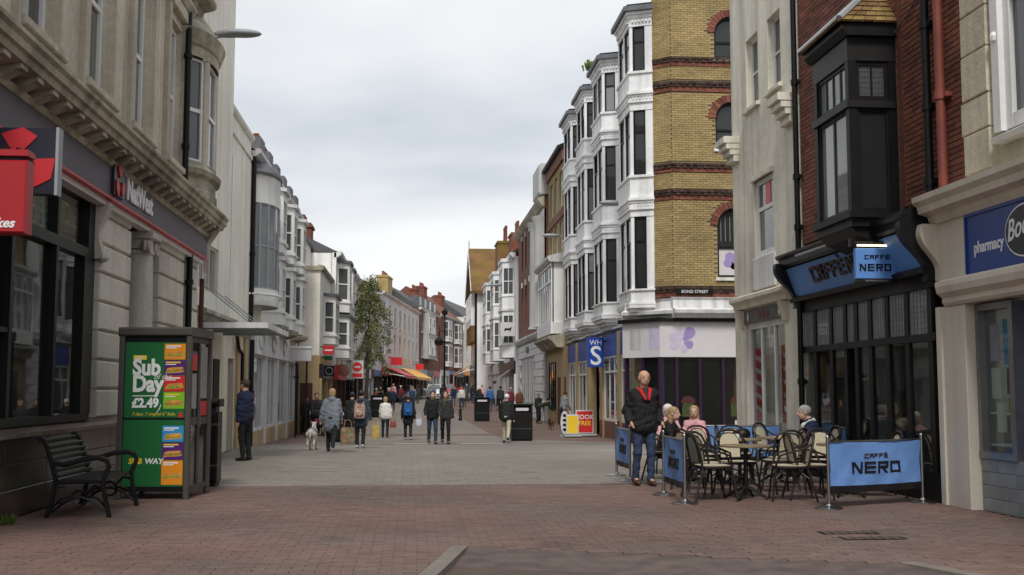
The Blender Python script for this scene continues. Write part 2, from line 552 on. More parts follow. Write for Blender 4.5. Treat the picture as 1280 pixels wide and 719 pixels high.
M('bet_red', (.36, .010, .014), .35, .06)
M('black_paint', (.007, .007, .008), .45, .2, 4, spec=.25)
M('black_iron', (.007, .007, .0075), .42, .3, 6, .15, 60, spec=.3)
M('bench_slat', (.011, .011, .012), .5, .3, 8, .2, 40)
M('dark_timber', (.008, .0075, .0075), .5, .3, 3, .1, 40, spec=.22)
M('dark_timber_grey', (.014, .0135, .0135), .5, .25, 2, .1, 40, spec=.3)
M('red_brick', (.205, .078, .050), .9, .22, 1.0, .3, 60, tone=.34, hue=(.13, .05, .04), huefac=.5, hscale=1.2)
M('red_brick_soft', (.27, .125, .09), .9, .2, .5, tone=.3)
M('yellow_brick', (.335, .25, .115), .9, .2, .6, .3, 60, tone=.18)
M('dark_brick', (.060, .036, .028), .9, .3, 2, .3, 60, tone=.4)
M('mortar', (.28, .225, .14), .95, .15, 2)
M('mortar_red', (.22, .135, .10), .95, .15, 2)
M('arch_brick', (.19, .068, .046), .9, .25, 3, tone=.3)
M('paver_red', (.162, .100, .082), .8, .22, .35, .25, 60, tone=.13, hue=(.125, .105, .092), huefac=.55, hscale=.42, spec=.35, spots=.4)
M('paver_bed', (.095, .066, .054), .95, .2, 2)
M('paver_grey', (.24, .215, .187), .85, .14, .5, .2, 50, tone=.14, hue=(.18, .155, .13), huefac=.6, hscale=.25, spots=.35)
M('paver_far', (.175, .11, .088), .9, .18, .3, tone=.15, hue=(.16, .13, .11), huefac=.5, hscale=.2)
M('asphalt', (.128, .096, .085), .9, .3, 4.5, .8, 110, spots=.4)
M('kerb_stone', (.19, .165, .14), .85, .2, 3, .3, 50)
M('tile_moss', (.20, .115, .05), .95, .3, 3, .4, 40, tone=.3, hue=(.25, .19, .05), huefac=.6, hscale=4)
M('roof_slate', (.115, .115, .12), .8, .2, .8, tone=.2)
M('roof_red', (.24, .105, .065), .9, .25, .8, tone=.25)
M('roof_moss', (.21, .11, .045), .95, .3, .5, tone=.2, hue=(.22, .145, .035), huefac=.8, hscale=.6)
M('chimney_red', (.20, .07, .045), .9, .2, 1.5)
M('chimney_pot', (.26, .10, .065), .9, .2, 2)
M('chimney_yellow', (.40, .30, .12), .9, .25, 1.2)
M('lead_grey', (.12, .125, .135), .6, .2, 2)
M('steel', (.36, .36, .36), .28, .08, 5, metal=1)
M('steel_dull', (.30, .30, .30), .42, .12, 5, metal=1)
M('lamp_grey', (.30, .32, .34), .45, .1, 3)
M('kiosk_grey', (.075, .068, .060), .5, .15, 3)
M('poster_green', (.018, .135, .042), .35, .06, 1)
M('poster_white', (.80, .82, .80), .4, .02)
M('poster_yellow', (.85, .60, .04), .4, .02)
M('poster_orange', (.80, .28, .02), .4, .04)
M('poster_red', (.62, .03, .03), .4, .04)
M('poster_purple', (.10, .02, .18), .4, .04)
M('poster_lime', (.22, .50, .03), .4, .04)
M('poster_blue', (.04, .30, .62), .4, .04)
M('bun', (.62, .30, .07), .5, .25, 12)
M('salad', (.22, .30, .04), .5, .5, 25)
M('nero_blue', (.115, .27, .62), .5, .05, 1)
M('banner_blue', (.135, .27, .58), .6, .07, 1.5, .6, 7)
M('nero_black', (.010, .008, .010), .5, .05)
M('nero_brown', (.05, .025, .022), .5, .1)
M('boots_blue', (.018, .05, .235), .35, .04, 1)
M('boots_cream', (.62, .56, .47), .55, .05, 1, streak=.1)
M('tile_grey', (.22, .235, .245), .3, .06, 4, tone=.12)
M('smith_blue', (.015, .06, .33), .4, .06, 1)
M('fawn_stone', (.42, .31, .17), .85, .14, .8, .2, 30)
M('sticker_lime', (.05, .07, .02), .5, .3, 9)
M('sticker_red', (.075, .02, .018), .5, .3, 9)
M('purple_paint', (.030, .012, .038), .4, .1, 1)
M('petal_purple', (.33, .25, .52), .5, .1, 2)
M('petal_pale', (.55, .50, .66), .5, .1, 2)
M('fascia_white', (.62, .60, .62), .45, .05, .8)
M('pipe_red', (.20, .05, .035), .55, .2, 3)
M('rust_iron', (.09, .035, .022), .8, .3, 5)
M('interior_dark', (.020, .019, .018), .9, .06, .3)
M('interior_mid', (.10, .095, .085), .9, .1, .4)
M('interior_pale', (.38, .38, .36), .9, .2, .8)
M('blind', (.35, .36, .33), .8, .1, 2)
M('curtain', (.50, .49, .45), .9, .15, 4)
M('grille', (.22, .18, .12), .9, .3, 3)
glass_mat('glass_dark', (.022, .024, .025))
glass_mat('glass_mid', (.085, .09, .09))
glass_mat('glass_pale', (.23, .245, .25))
glass_mat('glass_clear', (.03, .035, .035), .02, .9)
glass_mat('glass_smoke', (.010, .010, .010), .03, .55)
glass_mat('glass_canopy', (.30, .36, .38), .12, .45)
glass_mat('glass_curtain', (.42, .42, .39))
M('leaf_green', (.27, .31, .13), .6, .35, 3, hue=(.2, .22, .09), huefac=.6, hscale=4)
M('leaf_olive', (.27, .27, .14), .6, .35, 3)
M('bark', (.07, .055, .045), .95, .3, 5)
M('moss_grass', (.09, .14, .025), .9, .4, 6)
# ------------------------------------------------------------------ the ground
def ground_strip(name, x0, x1, y0, y1, dz, mat, step=4.0):
    b = MB(); ys = [y0]
    while ys[-1] < y1-1e-6: ys.append(min(y1, ys[-1]+(step if ys[-1] < 200 else 60)))
    xa = x0 if callable(x0) else (lambda y: x0); xb = x1 if callable(x1) else (lambda y: x1)
    pts = []
    for y in ys: pts += [(xa(y), y, gz(y)+dz), (xb(y), y, gz(y)+dz)]
    b.add(pts, [(2*i, 2*i+1, 2*i+3, 2*i+2) for i in range(len(ys)-1)])
    return b.build(name, mat, kind='structure')
ground_strip('ground', -900, 900, -60, 1400, -.12, 'paver_bed')
ROADX = lambda y: .53 + (y-10.63)*.20        # kerb of the side road runs in from the near edge
RX2 = lambda y: 4.1+(9.3-y)*.36
def in_road(x, y): return y < 10.64-(x-.53)*.389+.02*math.sin(x*2) and ROADX(y) < x < RX2(y)
# asphalt of the near road, ramping up to the paving
b = MB()
b.add([(-.9, 3, -.10), (6.4, 3, -.10), (4.55, 8.3, -.05), (4.18, 9.34, -.005), (.47, 10.74, -.005), (.28, 9.9, -.05), (.15, 9.3, -.085)], [(0, 1, 2, 3), (0, 3, 6), (6, 3, 5), (5, 3, 4)])
b.build('road', 'asphalt', kind='structure')
kb = thing('kerb', 'pale stone kerb at the near edge of the brick paving', 'kerb', (.3, 9.5, 0), kind='structure')
def kerb_run(p0, p1, n, wd):
    p0, p1 = Vector(p0), Vector(p1); d = (p1-p0)/n; nrm = Vector((-d.y, d.x, 0)).normalized()*wd
    for i in range(n):
        a = p0+d*(i+.01); c = p0+d*(i+.99); dz = random.uniform(-.004, .004)
        q = [a, c, c+nrm, a+nrm]
        b = MB(); t = .012+dz
        b.add([(v.x, v.y, -.14) for v in q]+[(v.x, v.y, v.z+t) for v in q], [(4, 5, 6, 7), (0, 1, 5, 4), (1, 2, 6, 5), (2, 3, 7, 6), (3, 0, 4, 7)])
        b.build('kerb_stone', 'kerb_stone', kb)
kerb_run((-.75, 4.2, 0), (.53, 10.6, -.004), 8, .15)
kerb_run((4.1, 9.3, -.008), (4.5, 8.2, -.004), 1, .15)
kerb_run((4.5, 8.2, -.004), (6.0, 4.2, 0), 4, .15)

# clay pavers: one brick modelled, the nearest rows single pieces, the rest one sheet of bricks
pav = ground_strip('brick_pavement', -4.6, 6.9, 2.0, 17.5, -.055, 'paver_bed', 1.0)
tag(pav, 'red clay brick paving across the foreground', 'paving')
LB, WB, GAP = .205, .102, .005
def paver_mesh(tone):
    b = MB(); l, w = LB/2-GAP/2, WB/2-GAP/2; c = .005
    a = [(-l, -w), (l, -w), (l, w), (-l, w)]; i_ = [(-l+c, -w+c), (l-c, -w+c), (l-c, w-c), (-l+c, w-c)]
    b.add([(x, y, -.03) for x, y in a]+[(x, y, -.004) for x, y in a]+[(x, y, 0) for x, y in i_],
          [(8, 9, 10, 11)]+[(k, (k+1) % 4, 4+(k+1) % 4, 4+k) for k in range(4)]+[(4+k, 4+(k+1) % 4, 8+(k+1) % 4, 8+k) for k in range(4)], tone)
    return b
pm = [paver_mesh(t).mesh('brick', 'paver_red') for t in (.05, .25, .4, .55, .7, .85, 1.0)]
rest = MB(); near = []
rows = int((17.42-8.0)/WB)
for j in range(rows):
    y = 8.05+j*WB
    off = (j % 2)*LB/2
    n = int(11.5/LB)+1
    for i in range(n):
        x = -4.56+off+i*LB
        l, w = LB/2-GAP/2, WB/2-GAP/2; xa, xb = x-l, x+l
        if y < 10.66:                                # cut against the kerbs
            if x < ROADX(y)+.12: xb = min(xb, ROADX(y)-.16)
            elif in_road(x, y): continue
            elif y < 9.3: xa = max(xa, RX2(y)+.16)
        if x > 6.86 or xb-xa < .03: continue
        t = min(1, max(0, random.gauss(.5, .22))); dz = random.uniform(-.0025, .0025)
        if y < 9.55 and -2.95 < x and xb-xa > 2*l-.001 and x < ROADX(y) and len(near) < 300 and y > 8.3: near.append((x, y, dz, t)); continue
        rest.add([(xa, y-w, -.03), (xb, y-w, -.03), (xb, y+w, -.03), (xa, y+w, -.03), (xa, y-w, dz), (xb, y-w, dz), (xb, y+w, dz), (xa, y+w, dz)],
                 [(4, 5, 6, 7), (0, 1, 5, 4), (1, 2, 6, 5), (2, 3, 7, 6), (3, 0, 4, 7)], t)
for x, y, dz, t in near:
    o = bpy.data.objects.new('brick', pm[min(6, int(t*7))])
    link(o, pav); o.location = Vector((x, y, dz))-Vector(pav.location)
rest.build('brick_field', 'paver_red', pav, kind='stuff')

# grey setts of the crossing and the carriageway of the street beyond
plaza = ground_strip('plaza', -4.9, 40, 17.42, 36.0, -.02, 'paver_bed', 1.0)
b = MB(); y = 17.5; j = 0
while y < 30:
    h = .16 if y < 24 else .3
    x = -4.8+(j % 2)*.15; w_ = .3 if y < 24 else .6
    while x < (7 if y < 24 else 18):
        z = gz(y+h/2)+random.uniform(-.0015, .0015); t = min(1, max(0, random.gauss(.5, .2)))
        b.add([(x+.003, y+.003, gz(y)+z-gz(y+h/2)), (x+w_-.003, y+.003, gz(y)+z-gz(y+h/2)), (x+w_-.003, y+h-.003, gz(y+h)+z-gz(y+h/2)), (x+.003, y+h-.003, gz(y+h)+z-gz(y+h/2))], [(0, 1, 2, 3)], t)
        x += w_
    y += h; j += 1
b.build('paving_setts', 'paver_grey', plaza, kind='stuff')
ground_strip('crossing', -4.9, 60, y-.002, 36.3, 0, 'paver_grey', 1.0)
b = MB()
for i in range(24):
    x0 = -3.05+i*.25
    b.box(x0, x0+.244, 17.44, 17.54, 0, 0) if False else b.add([(x0, 17.43, -.03), (x0+.244, 17.43, -.03), (x0+.244, 17.53, -.03), (x0, 17.53, -.03), (x0, 17.43, .004), (x0+.244, 17.43, .004), (x0+.244, 17.53, .004), (x0, 17.53, .004)], [(4, 5, 6, 7), (0, 1, 5, 4), (1, 2, 6, 5), (2, 3, 7, 6), (3, 0, 4, 7)], random.random())
b.build('edging_course', 'kerb_stone', kind='stuff')
tag(bpy.data.objects['edging_course'], 'pale flush stone course between brick and grey paving', 'edging')
def bend(y): return 0 if y < 88 else (y-88)*.085+max(0, y-120)*.07
ground_strip('street', lambda y: -5.5+bend(y), lambda y: 9+bend(y), 36.0, 420, -.004, 'paver_far')
def lcurve(y): return -2.6-2.2*max(0, (41-y)/5)**2 if y < 41 else -2.6+bend(y)
def rcurve(y): return 3.3+5*max(0, (43-y)/7)**2 if y < 43 else 3.3-.02*min(y-43, 30)+bend(y)
ground_strip('carriageway', lcurve, rcurve, 36.0, 420, .006, 'paver_grey', 1.0)
for xx in (-.55, 1.6):
    p = MB(); p.add([(xx, 36.3, gz(36.3)+.012), (xx+1.3, 36.3, gz(36.3)+.012), (xx+1.3, 36.6, gz(36.6)+.012), (xx, 36.6, gz(36.6)+.012)], [(0, 1, 2, 3)])
    p.build('road_marking', 'white_grimy', kind='structure')
# dark patches of reset paving and inspection covers near the barrier
for (x0, x1, y0, y1, nm) in ((4.15, 4.75, 11.15, 11.4, 'iron'), (4.2, 4.85, 10.72, 10.95, 'iron')):
    cv = thing('drain_cover', 'worn dark drain cover in the brick, %s of the pair' % ('farther' if y0 > 11 else 'nearer'), 'drain cover', (x0, y0, 0))
    MB().add([(x0, y0, .003), (x1, y0, .003), (x1, y1, .003), (x0, y1, .003)], [(0, 1, 2, 3)]).build('cover_frame', 'black_iron', cv)
    for k in range(6):
        a = x0+.03+k*(x1-x0-.06)/6
        MB().box(a, a+(x1-x0)/6-.03, y0+.03, y1-.03, .0035, .008).build('cover_bar', 'paver_bed', cv)
W0 = Fr((0, 0, 0), (1, 0, 0), (0, -1, 0))       # world frame for free standing things: u = x, v = z, w = -y

# ------------------------------------------------------------------ the bank on the left
FL = Fr((-4.5, 0, 0), (0, 1, 0), (1, 0, 0))
bank = thing('bank_building', 'sandstone bank with purple fascia and heavy bracketed cornice at the left', 'building', (-4.5, 16, 0))
# plinth of polished granite slabs
MB(FL).box(8.5, 18.3, -.1, .9, -.5, -.035).build('plinth', 'granite_dark', bank)
u = 8.6; k = 0
while u < 18.2:
    l = min(1.45, 18.25-u)
    for v0, v1 in ((0.02, .33), (.335, .62), (.625, .895)):
        MB(FL).box(u, u+l-.008, v0, v1, -.03, .02+.006*random.random(), tone=random.random(), c=.006).build('granite_panel', 'granite_dark', bank)
    u += l; k += 1
sill = MB(FL).prof([(-.3, .9), (.10, .9), (.13, .92), (.13, .965), (.06, 1.01), (-.3, 1.03)], 8.5, 18.3).build('window_sill', 'granite_sill', bank)
# the big display window
WV = [8.6, 10.1, 11.65, 13.12, 14.72, 16.3]
wf = MB(FL)
wf.box(8.5, 16.42, 1.03, 1.13, -.22, -.06); wf.box(8.5, 16.42, 3.30, 3.44, -.22, -.04); wf.box(8.5, 16.42, 4.1, 4.2, -.22, -.06)
for q in WV[:-1]: wf.box(q, q+.1, 1.13, 3.30, -.2, -.05); wf.box(q, q+.1, 3.44, 4.1, -.2, -.05)
wf.box(15.95, 16.42, 1.13, 3.3, -.2, -.045); wf.box(16.1, 16.42, 3.44, 4.1, -.2, -.045)
wf.box(11.75, 13.12, 2.1, 2.16, -.19, -.06)
win = wf.build('shop_window', 'black_paint', bank)
for i, q in enumerate(WV[:-1]):
    e_ = WV[i+1]+.003 if i < 4 else 15.953
    MB(FL).box(q+.097, e_, 1.127, 3.303, -.135, -.125).build('pane', 'glass_clear', win)
    MB(FL).box(q+.097, e_+(.15 if i == 4 else 0), 3.437, 4.103, -.135, -.125).build('pane', 'glass_clear', win)
    bl = MB(FL)
    for s in range(6): bl.add([(q+.12, 3.46+s*.105, -.19), (e_-.02, 3.46+s*.105, -.19), (e_-.02, 3.555+s*.105, -.175), (q+.12, 3.555+s*.105, -.175)], [(0, 1, 2, 3)])
    bl.build('blind', 'blind', win)
room = MB(FL)
room.box(8.5, 16.5, .9, 4.3, -3.2, -3.1); room.box(16.42, 16.5, .9, 4.3, -3.1, -.25); room.box(8.5, 16.5, 4.2, 4.3, -3.1, -.25); room.box(8.5, 16.5, .85, .95, -3.1, -.3); room.box(8.4, 8.5, .9, 4.3, -3.1, -.1)
room.build('interior', 'interior_mid', bank)
for q, h in ((9.3, 1.5), (11.0, 1.7), (12.6, 1.2), (14.3, 1.9), (15.5, 1.5)):
    MB(FL).box(q, q+.7, 1.0, 1.0+h, -1.3, -1.25).build('display_board', 'interior_pale', bank)
# upper wall and tall sashes
UW = [(10.55, 11.75), (13.1, 14.3), (15.65, 16.85), (18.2, 19.4), (20.75, 21.95)]
holes = [(a, c, 5.75, 8.45) for a, c in UW]+[(a, c, 9.9, 12) for a, c in UW]
wall(FL, 8.5, 24.0, 4.2, 13.0, holes, .3, -.06).build('wall', 'bank_stone', bank)
MB(FL).box(8.5, 24.0, 0, 13, -8, -3.3).build('rear_wing', 'bank_stone', bank)
MB(FL).box(8.5, 24.0, 12.9, 13, -3.3, -.4).build('roof', 'lead_grey', bank)
for a, c in UW:
    window(FL, bank, a, c, 5.75, 8.45, -.17, 'white_paint', 'glass_mid', 1, 2, .1, .03, .1)
    window(FL, bank, a, c, 9.9, 12.0, -.17, 'white_paint', 'glass_mid', 1, 2, .1, .03, .1)
    s = MB(FL)
    for q in (a-.26, c+.06): s.box(q, q+.2, 5.2, 8.62, -.06, .03, c=.015)
    s.box(a-.3, c+.3, 8.62, 8.86, -.06, .06, c=.02); s.prof([(-.06, 8.86), (.08, 8.86), (.16, 8.96), (.16, 9.02), (-.06, 9.06)], a-.36, c+.36)
    s.box(a-.2, c+.2, 5.62, 5.745, -.06, .08, c=.02)
    s.build('window_surround', 'bank_stone', bank)
MB(FL).prof([(-.06, 9.15), (.05, 9.15), (.1, 9.3), (.32, 9.36), (.36, 9.42), (.36, 9.5), (-.06, 9.6)], 8.5, 23.3).build('string_course', 'cornice_stone', bank)
# main cornice over the fascia with its row of brackets
MB(FL).prof([(-.06, 4.74), (.10, 4.74), (.10, 4.80), (.44, 4.86), (.46, 4.93), (.50, 4.95), (.51, 5.03), (.55, 5.07), (.55, 5.12), (.15, 5.22), (-.06, 5.24)], 8.5, 24.3).build('cornice', 'cornice_stone', bank)
MB(FL).prof([(.10, 4.66), (.18, 4.66), (.22, 4.73), (.10, 4.74)], 8.5, 24.1).build('cornice_bed', 'cornice_stone', bank)
u = 8.7
bk = MB().box(0, .2, 0, .01, 0, .01)
while u < 24.1:
    MB(FL).prof([(.10, 4.68), (.2, 4.70), (.36, 4.79), (.42, 4.80), (.42, 4.854), (.10, 4.796)], u, u+.2).build('cornice_bracket', 'cornice_stone', bank)
    u += .52
# fascia board
fas = MB(FL).box(8.5, 23.9, 4.215, 4.70, -.05, .17).build('fascia', 'bank_fascia', bank)
MB(FL).box(8.5, 23.9, 4.18, 4.215, -.05, .185).build('red_trim', 'bank_red', fas)
MB(FL).box(8.5, 23.9, 4.10, 4.178, -.06, .10).build('soffit_strip', 'bank_letter', fas)
FT_ = FL.shift(w=.175)
text('NatWest', .44, FT_, 17.16, 4.335, .012, 'bank_letter', fas, depth=.012, sx=1.0, bold=.016)
def chevrons(fr, cu, cv, r, w, mat, par, d=.01):
    """three folded arrowheads round a centre"""
    for k in range(3):
        a0 = math.pi/2 + k*2*math.pi/3
        def pt(rad, a): return (cu+rad*math.cos(a), cv+rad*math.sin(a))
        poly = [pt(r*.30, a0+.75), pt(r*.98, a0+.62), pt(r*1.0, a0-.02), pt(r*.86, a0-.55), pt(r*.34, a0-.22), pt(r*.42, a0+.3)]
        MB(fr).prism(poly[::-1], w, w+d).build('emblem_arrow', mat, par)
lb = MB(FT_).box(16.35, 16.95, 4.27, 4.70, .0, .035).build('emblem_box', 'bank_navy', fas)
chevrons(FT_, 16.65, 4.48, .26, .036, 'bank_red', lb, .02)
# rusticated piers: each course its own block
def rust_pier(u0, u1, v0, v1, course, w0=-.4, w1=.02, mat='pilaster_stone', fr=FL):
    v = v0
    MB(fr).box(u0+.03, u1-.03, v0-.1, v1, w0, w1-.05).build('pier_core', mat, bank)
    while v < v1-.05:
        h = min(course, v1-v)
        MB(fr).box(u0, u1, v+.018, v+h-.018, w0+.02, w1+.01*random.random(), tone=random.random(), c=.02).build('stone_block', mat, bank)
        v += h
rust_pier(16.5, 18.2, 1.05, 4.16, .42)
rust_pier(20.25, 22.35, 0, 4.16, .44)
rust_pier(22.75, 23.8, 0, 4.16, .44)
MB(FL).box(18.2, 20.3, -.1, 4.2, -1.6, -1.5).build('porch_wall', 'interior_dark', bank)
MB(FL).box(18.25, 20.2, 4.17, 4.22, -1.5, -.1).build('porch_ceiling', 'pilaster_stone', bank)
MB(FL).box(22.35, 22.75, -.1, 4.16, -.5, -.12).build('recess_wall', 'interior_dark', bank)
MB(FL).box(23.8, 24.3, 0, 4.2, -.5, -.15).build('end_wall', 'bank_stone', bank)
# scroll console beside the window and the ionic column
con = MB(FL)
sp = []
for i in range(22):
    t = i/21
    sp.append((.05+.07*math.cos(t*5.5)*(1-.4*t)+.03*(1-t), 4.14-.80*t))
poly = [(-.1, 4.14)]+sp+[(-.1, 3.32)]
con.prof(poly, 16.38, 16.56)
con.lathe((16.47, 3.30, .06), [(.0, -.02), (.06, 0), (.08, .04), (.06, .09), (0, .11)], 10)
con.build('scroll_console', 'pilaster_stone', bank, smooth=True)
col = MB(FL).lathe((19.35, 0, -.13), [(.34, -.1), (.34, .12), (.30, .16), (.32, .22), (.27, .28), (.262, 1.2), (.255, 2.2), (.235, 3.3), (.225, 3.72), (.25, 3.74), (.25, 3.79), (.21, 3.82)], 24).build('column', 'pilaster_stone', bank, smooth=True)
cp = MB(FL); cp.box(19.03, 19.67, 3.98, 4.10, -.42, .18, c=.02); cp.box(19.08, 19.62, 3.82, 3.98, -.38, .08)
cp.build('capital', 'pilaster_stone', col)
for q in (19.08, 19.62):
    v = MB(FL)
    pth = []
    for i in range(26):
        a = i/25*math.pi*3.2; r = .135*(1-i/29)
        pth.append((q+(-1 if q > 19.3 else 1)*-.0+r*math.cos(a+1.57)*(1 if q > 19.3 else -1), 3.86+r*math.sin(a+1.57), .10))
    v.tube(pth, .032, 6)
    v.lathe((q, 3.86, .04), [(0, -.115), (.1, -.08), (.13, 0), (.1, .08), (0, .115)], 10, sy=.6)
    v.build('volute', 'pilaster_stone', col, smooth=True)
# oriel at the far corner
ob = MB(FL)
def band(rs): 
    n = 13
    prev = None
    for r, v in rs:
        cur = [(23.3+r*1.95*math.cos(math.pi-i*math.pi/(n-1)), v, r*.8*math.sin(i*math.pi/(n-1))-.06) for i in range(n)]
        if prev:
            pts = prev+cur; ob.add(pts, [(i, n+i, n+i+1, i+1)[::-1] for i in range(n-1)])
        prev = cur
band([(.52, 5.12), (.56, 5.2), (.60, 5.3), (.60, 5.42), (.56, 5.46), (.56, 5.66), (.66, 5.72), (.69, 5.82), (.62, 5.88), (.57, 5.92), (.57, 5.98)])
oo = ob.build('oriel_base', 'cornice_stone', bank, smooth=True); ob = MB(FL)
band([(.57, 8.1), (.57, 8.3), (.62, 8.34), (.68, 8.5), (.72, 8.6), (.66, 8.62), (.5, 8.85), (.28, 9.1), (.05, 9.2)])
ob.build('oriel_roof', 'cornice_stone', bank, smooth=True)
n = 4
for i in range(n-1):
    a0, a1 = math.pi-i*math.pi/(n-1), math.pi-(i+1)*math.pi/(n-1)
    p0 = FL((23.3+.57*1.95*math.cos(a0), 0, .57*.8*math.sin(a0)-.06)); p1 = FL((23.3+.57*1.95*math.cos(a1), 0, .57*.8*math.sin(a1)-.06))
    d = Vector(p1)-Vector(p0); L_ = d.length; nr = Vector((d.y, -d.x, 0))
    fr = Fr(p0, d, nr)
    [MB(fr).box(q0, q1, 5.98, 8.1, -.14, 0).build('oriel_pier', 'bank_stone', oo) for q0, q1 in ((0, .12), (L_-.12, L_))]
    window(fr, bank, .12, L_-.12, 5.98, 8.1, -.02, 'white_paint', 'glass_mid', 1, 2, .06, .03, .08)
# pipes
drainpipe(FL, 22.72, 0, 4.15, .06, .06, 'black_paint', bank, (1.0, 2.4, 3.6))
drainpipe(FL, 22.02, 5.2, 13, .06, .06, 'black_paint', bank, (6.2, 8.0))
drainpipe(FL, 24.1, 0, 3.8, .05, .05, 'rust_iron', bank)
cb = MB(FL); cb.prof([(-.06, 4.2), (.1, 4.22), (.16, 4.34), (.14, 4.5), (.22, 4.62), (.40, 4.9), (.42, 5.1), (-.06, 5.12)], 23.92, 24.3); cb.build('end_corbel', 'cornice_stone', bank, smooth=True)
MB(FL).box(18.0, 20.3, -.1, .06, -1.5, .02).build('step', 'kerb_stone', bank)

# projecting signs at the left edge
FS = Fr((0, 0, 0), (1, 0, 0), (0, -1, 0))
sg = thing('hanging_sign', 'dark square bank sign with red arrow emblem jutting from the fascia', 'sign', (-4.3, 11, 3.3))
f_ = FS.shift(w=-11.0)
MB(f_).box(-4.24, -3.42, 3.32, 3.96, -.06, .06).build('sign_box', 'bank_navy', sg)
MB(f_).box(-3.428, -3.40, 3.31, 3.97, -.065, .065).build('sign_edge', 'lamp_grey', sg)
MB(f_).box(-4.4, -4.24, 3.5, 3.8, -.03, .03).build('bracket', 'black_iron', sg)
chevrons(f_, -3.745, 3.635, .33, .061, 'bank_red', sg, .012)
sg = thing('hanging_sign', 'red betting shop sign jutting out in front of the dark bank sign', 'sign', (-4.3, 10, 2.8))
f_ = FS.shift(w=-10.0)
MB(f_).box(-4.4, -3.34, 2.80, 3.44, -.09, .09, c=.015).build('sign_box', 'bet_red', sg)
MB(f_).box(-4.45, -3.335, 3.475, 3.53, -.10, .10).build('top_rail', 'bet_red', sg)
MB(f_).box(-4.4, -3.40, 3.44, 3.475, -.05, .05).build('rail_gap', 'nero_black', sg)
text('Ladbrokes', .115, f_, -3.43, 2.85, .091, 'bank_letter', sg, align='RIGHT', shear=.3, bold=.003)
text('y', .13, f_, -3.73, 3.36, .091, 'bank_letter', sg, align='LEFT', shear=.3, bold=.003)
MB(f_).prism([(-3.95, 3.06), (-3.64, 3.06), (-3.625, 3.10), (-3.95, 3.10)], .09, .096).build('white_bar', 'bank_letter', sg)
# wall lamp reaching out from the bank
lp = thing('wall_lamp', 'grey street lamp reaching out from the bank wall at top left', 'street lamp', (-4.5, 22.8, 8.62))
MB(FL).tube([(22.8, 8.55, -.05), (22.8, 8.62, .3), (22.8, 8.68, .62)], .035, 8).build('arm', 'lamp_grey', lp, smooth=True)
blob('lamp_head', 'lamp_grey', lp, [('e', (.95, 0, .12), (.42, .16, .085)), ('e', (.62, 0, .10), (.22, .09, .07))], .025, .08)
MB(FL).box(22.72, 22.88, 8.4, 8.7, -.06, .0).build('wall_plate', 'lamp_grey', lp)
# ------------------------------------------------------------------ bench, telephone kiosk, bin
bench = thing('park_bench', 'black slatted bench with curly iron ends below the bank window', 'bench', (-3.85, 14.0, 0))
def bx(x0, x1, y0, y1, z0, z1, name, mat, par, c=0.0):
    return MB(W0).box(x0, x1, z0, z1, -y1, -y0, c=c).build(name, mat, par)
for i in range(7):                                   # back slats follow the reclined, rolled back
    t = i/6; z = .47+.40*t; x = -4.03-.14*t - (.05 if i == 6 else 0)
    MB(W0).tube([(x, z, -13.34), (x, z, -14.68)], .028, 6).build('back_slat', 'bench_slat', bench)
for i in range(7):
    x = -3.98+.07*i
    MB(W0).box(x-.027, x+.027, .41+.006*math.sin(i), .44+.006*math.sin(i), -14.68, -13.34, c=.006).build('seat_slat', 'bench_slat', bench)
for y in (13.36, 14.66):
    def pt(x, z): return (x, z, -y)
    e_ = MB(W0)
    e_.tube([pt(-4.27, .90), pt(-4.22, .91), pt(-4.18, .86), pt(-4.10, .62), pt(-4.05, .45), pt(-4.06, .30), pt(-4.10, .12), pt(-4.14, .0)], .028, 6)
    e_.tube([pt(-4.05, .40), pt(-3.80, .41), pt(-3.56, .41)], .026, 6)
    e_.tube([pt(-3.50, .66), pt(-3.46, .58), pt(-3.52, .42), pt(-3.50, .26), pt(-3.44, .0)], .028, 6)
    o = e_.build('bench_end', 'black_iron', bench, smooth=True)
    MB(W0).tube([pt(-4.11, .62), pt(-3.95, .60), pt(-3.75, .66), pt(-3.58, .68), pt(-3.49, .65)], .03, 6).build('arm_rest', 'black_iron', bench, smooth=True)
    sc = MB(W0)
    sc.tube([pt(-3.78+.085*math.cos(a), .22+.085*math.sin(a)) for a in [i*math.pi/6 for i in range(13)]], .016, 5)
    sc.tube([pt(-4.08+.6*i/12, .07+.16*math.sin(i/12*math.pi)) for i in range(13)], .018, 5)
    sc.tube([pt(-4.06, .34), pt(-3.95, .36), pt(-3.88, .28)], .016, 5); sc.tube([pt(-3.52, .34), pt(-3.62, .36), pt(-3.69, .28)], .016, 5)
    sc.tube([pt(-4.08, .12), pt(-3.98, .22), pt(-3.87, .24)], .014, 5); sc.tube([pt(-3.48, .12), pt(-3.58, .22), pt(-3.69, .24)], .014, 5)
    sc.build('scrollwork', 'black_iron', bench, smooth=True)

# telephone kiosk, built upright about its own centre then turned
kio = thing('telephone_kiosk', 'grey glazed telephone kiosk with green sandwich poster beside the bench', 'phone box', (-3.40, 15.98, 0))
ROOT[kio.name] = Vector((0, 0, 0))
KW, KD, KH = .455, .47, 2.30
def kb_(*a, **k): return bx(*a, **k)
for sx in (-1, 1):
    for sy in (-1, 1):
        kb_(sx*KW-.035, sx*KW+.035, sy*KD-.035, sy*KD+.035, 0, KH-.12, 'corner_post', 'kiosk_grey', kio, c=.008)
kb_(-KW-.05, KW+.05, -KD-.05, KD+.05, KH-.12, KH, 'roof', 'kiosk_grey', kio, c=.02)
fk = Fr((0, -KD, 0), (1, 0, 0), (0, -1, 0))
for z0, z1 in ((KH-.2, KH-.122), (.1, .17)): MB(fk).box(-KW+.035, KW-.035, z0, z1, -.03, .01).build('front_rail', 'black_paint', kio)
pp = MB(fk).box(-.41, .41, .17, 2.10, -.012, .006).build('poster', 'poster_green', kio)
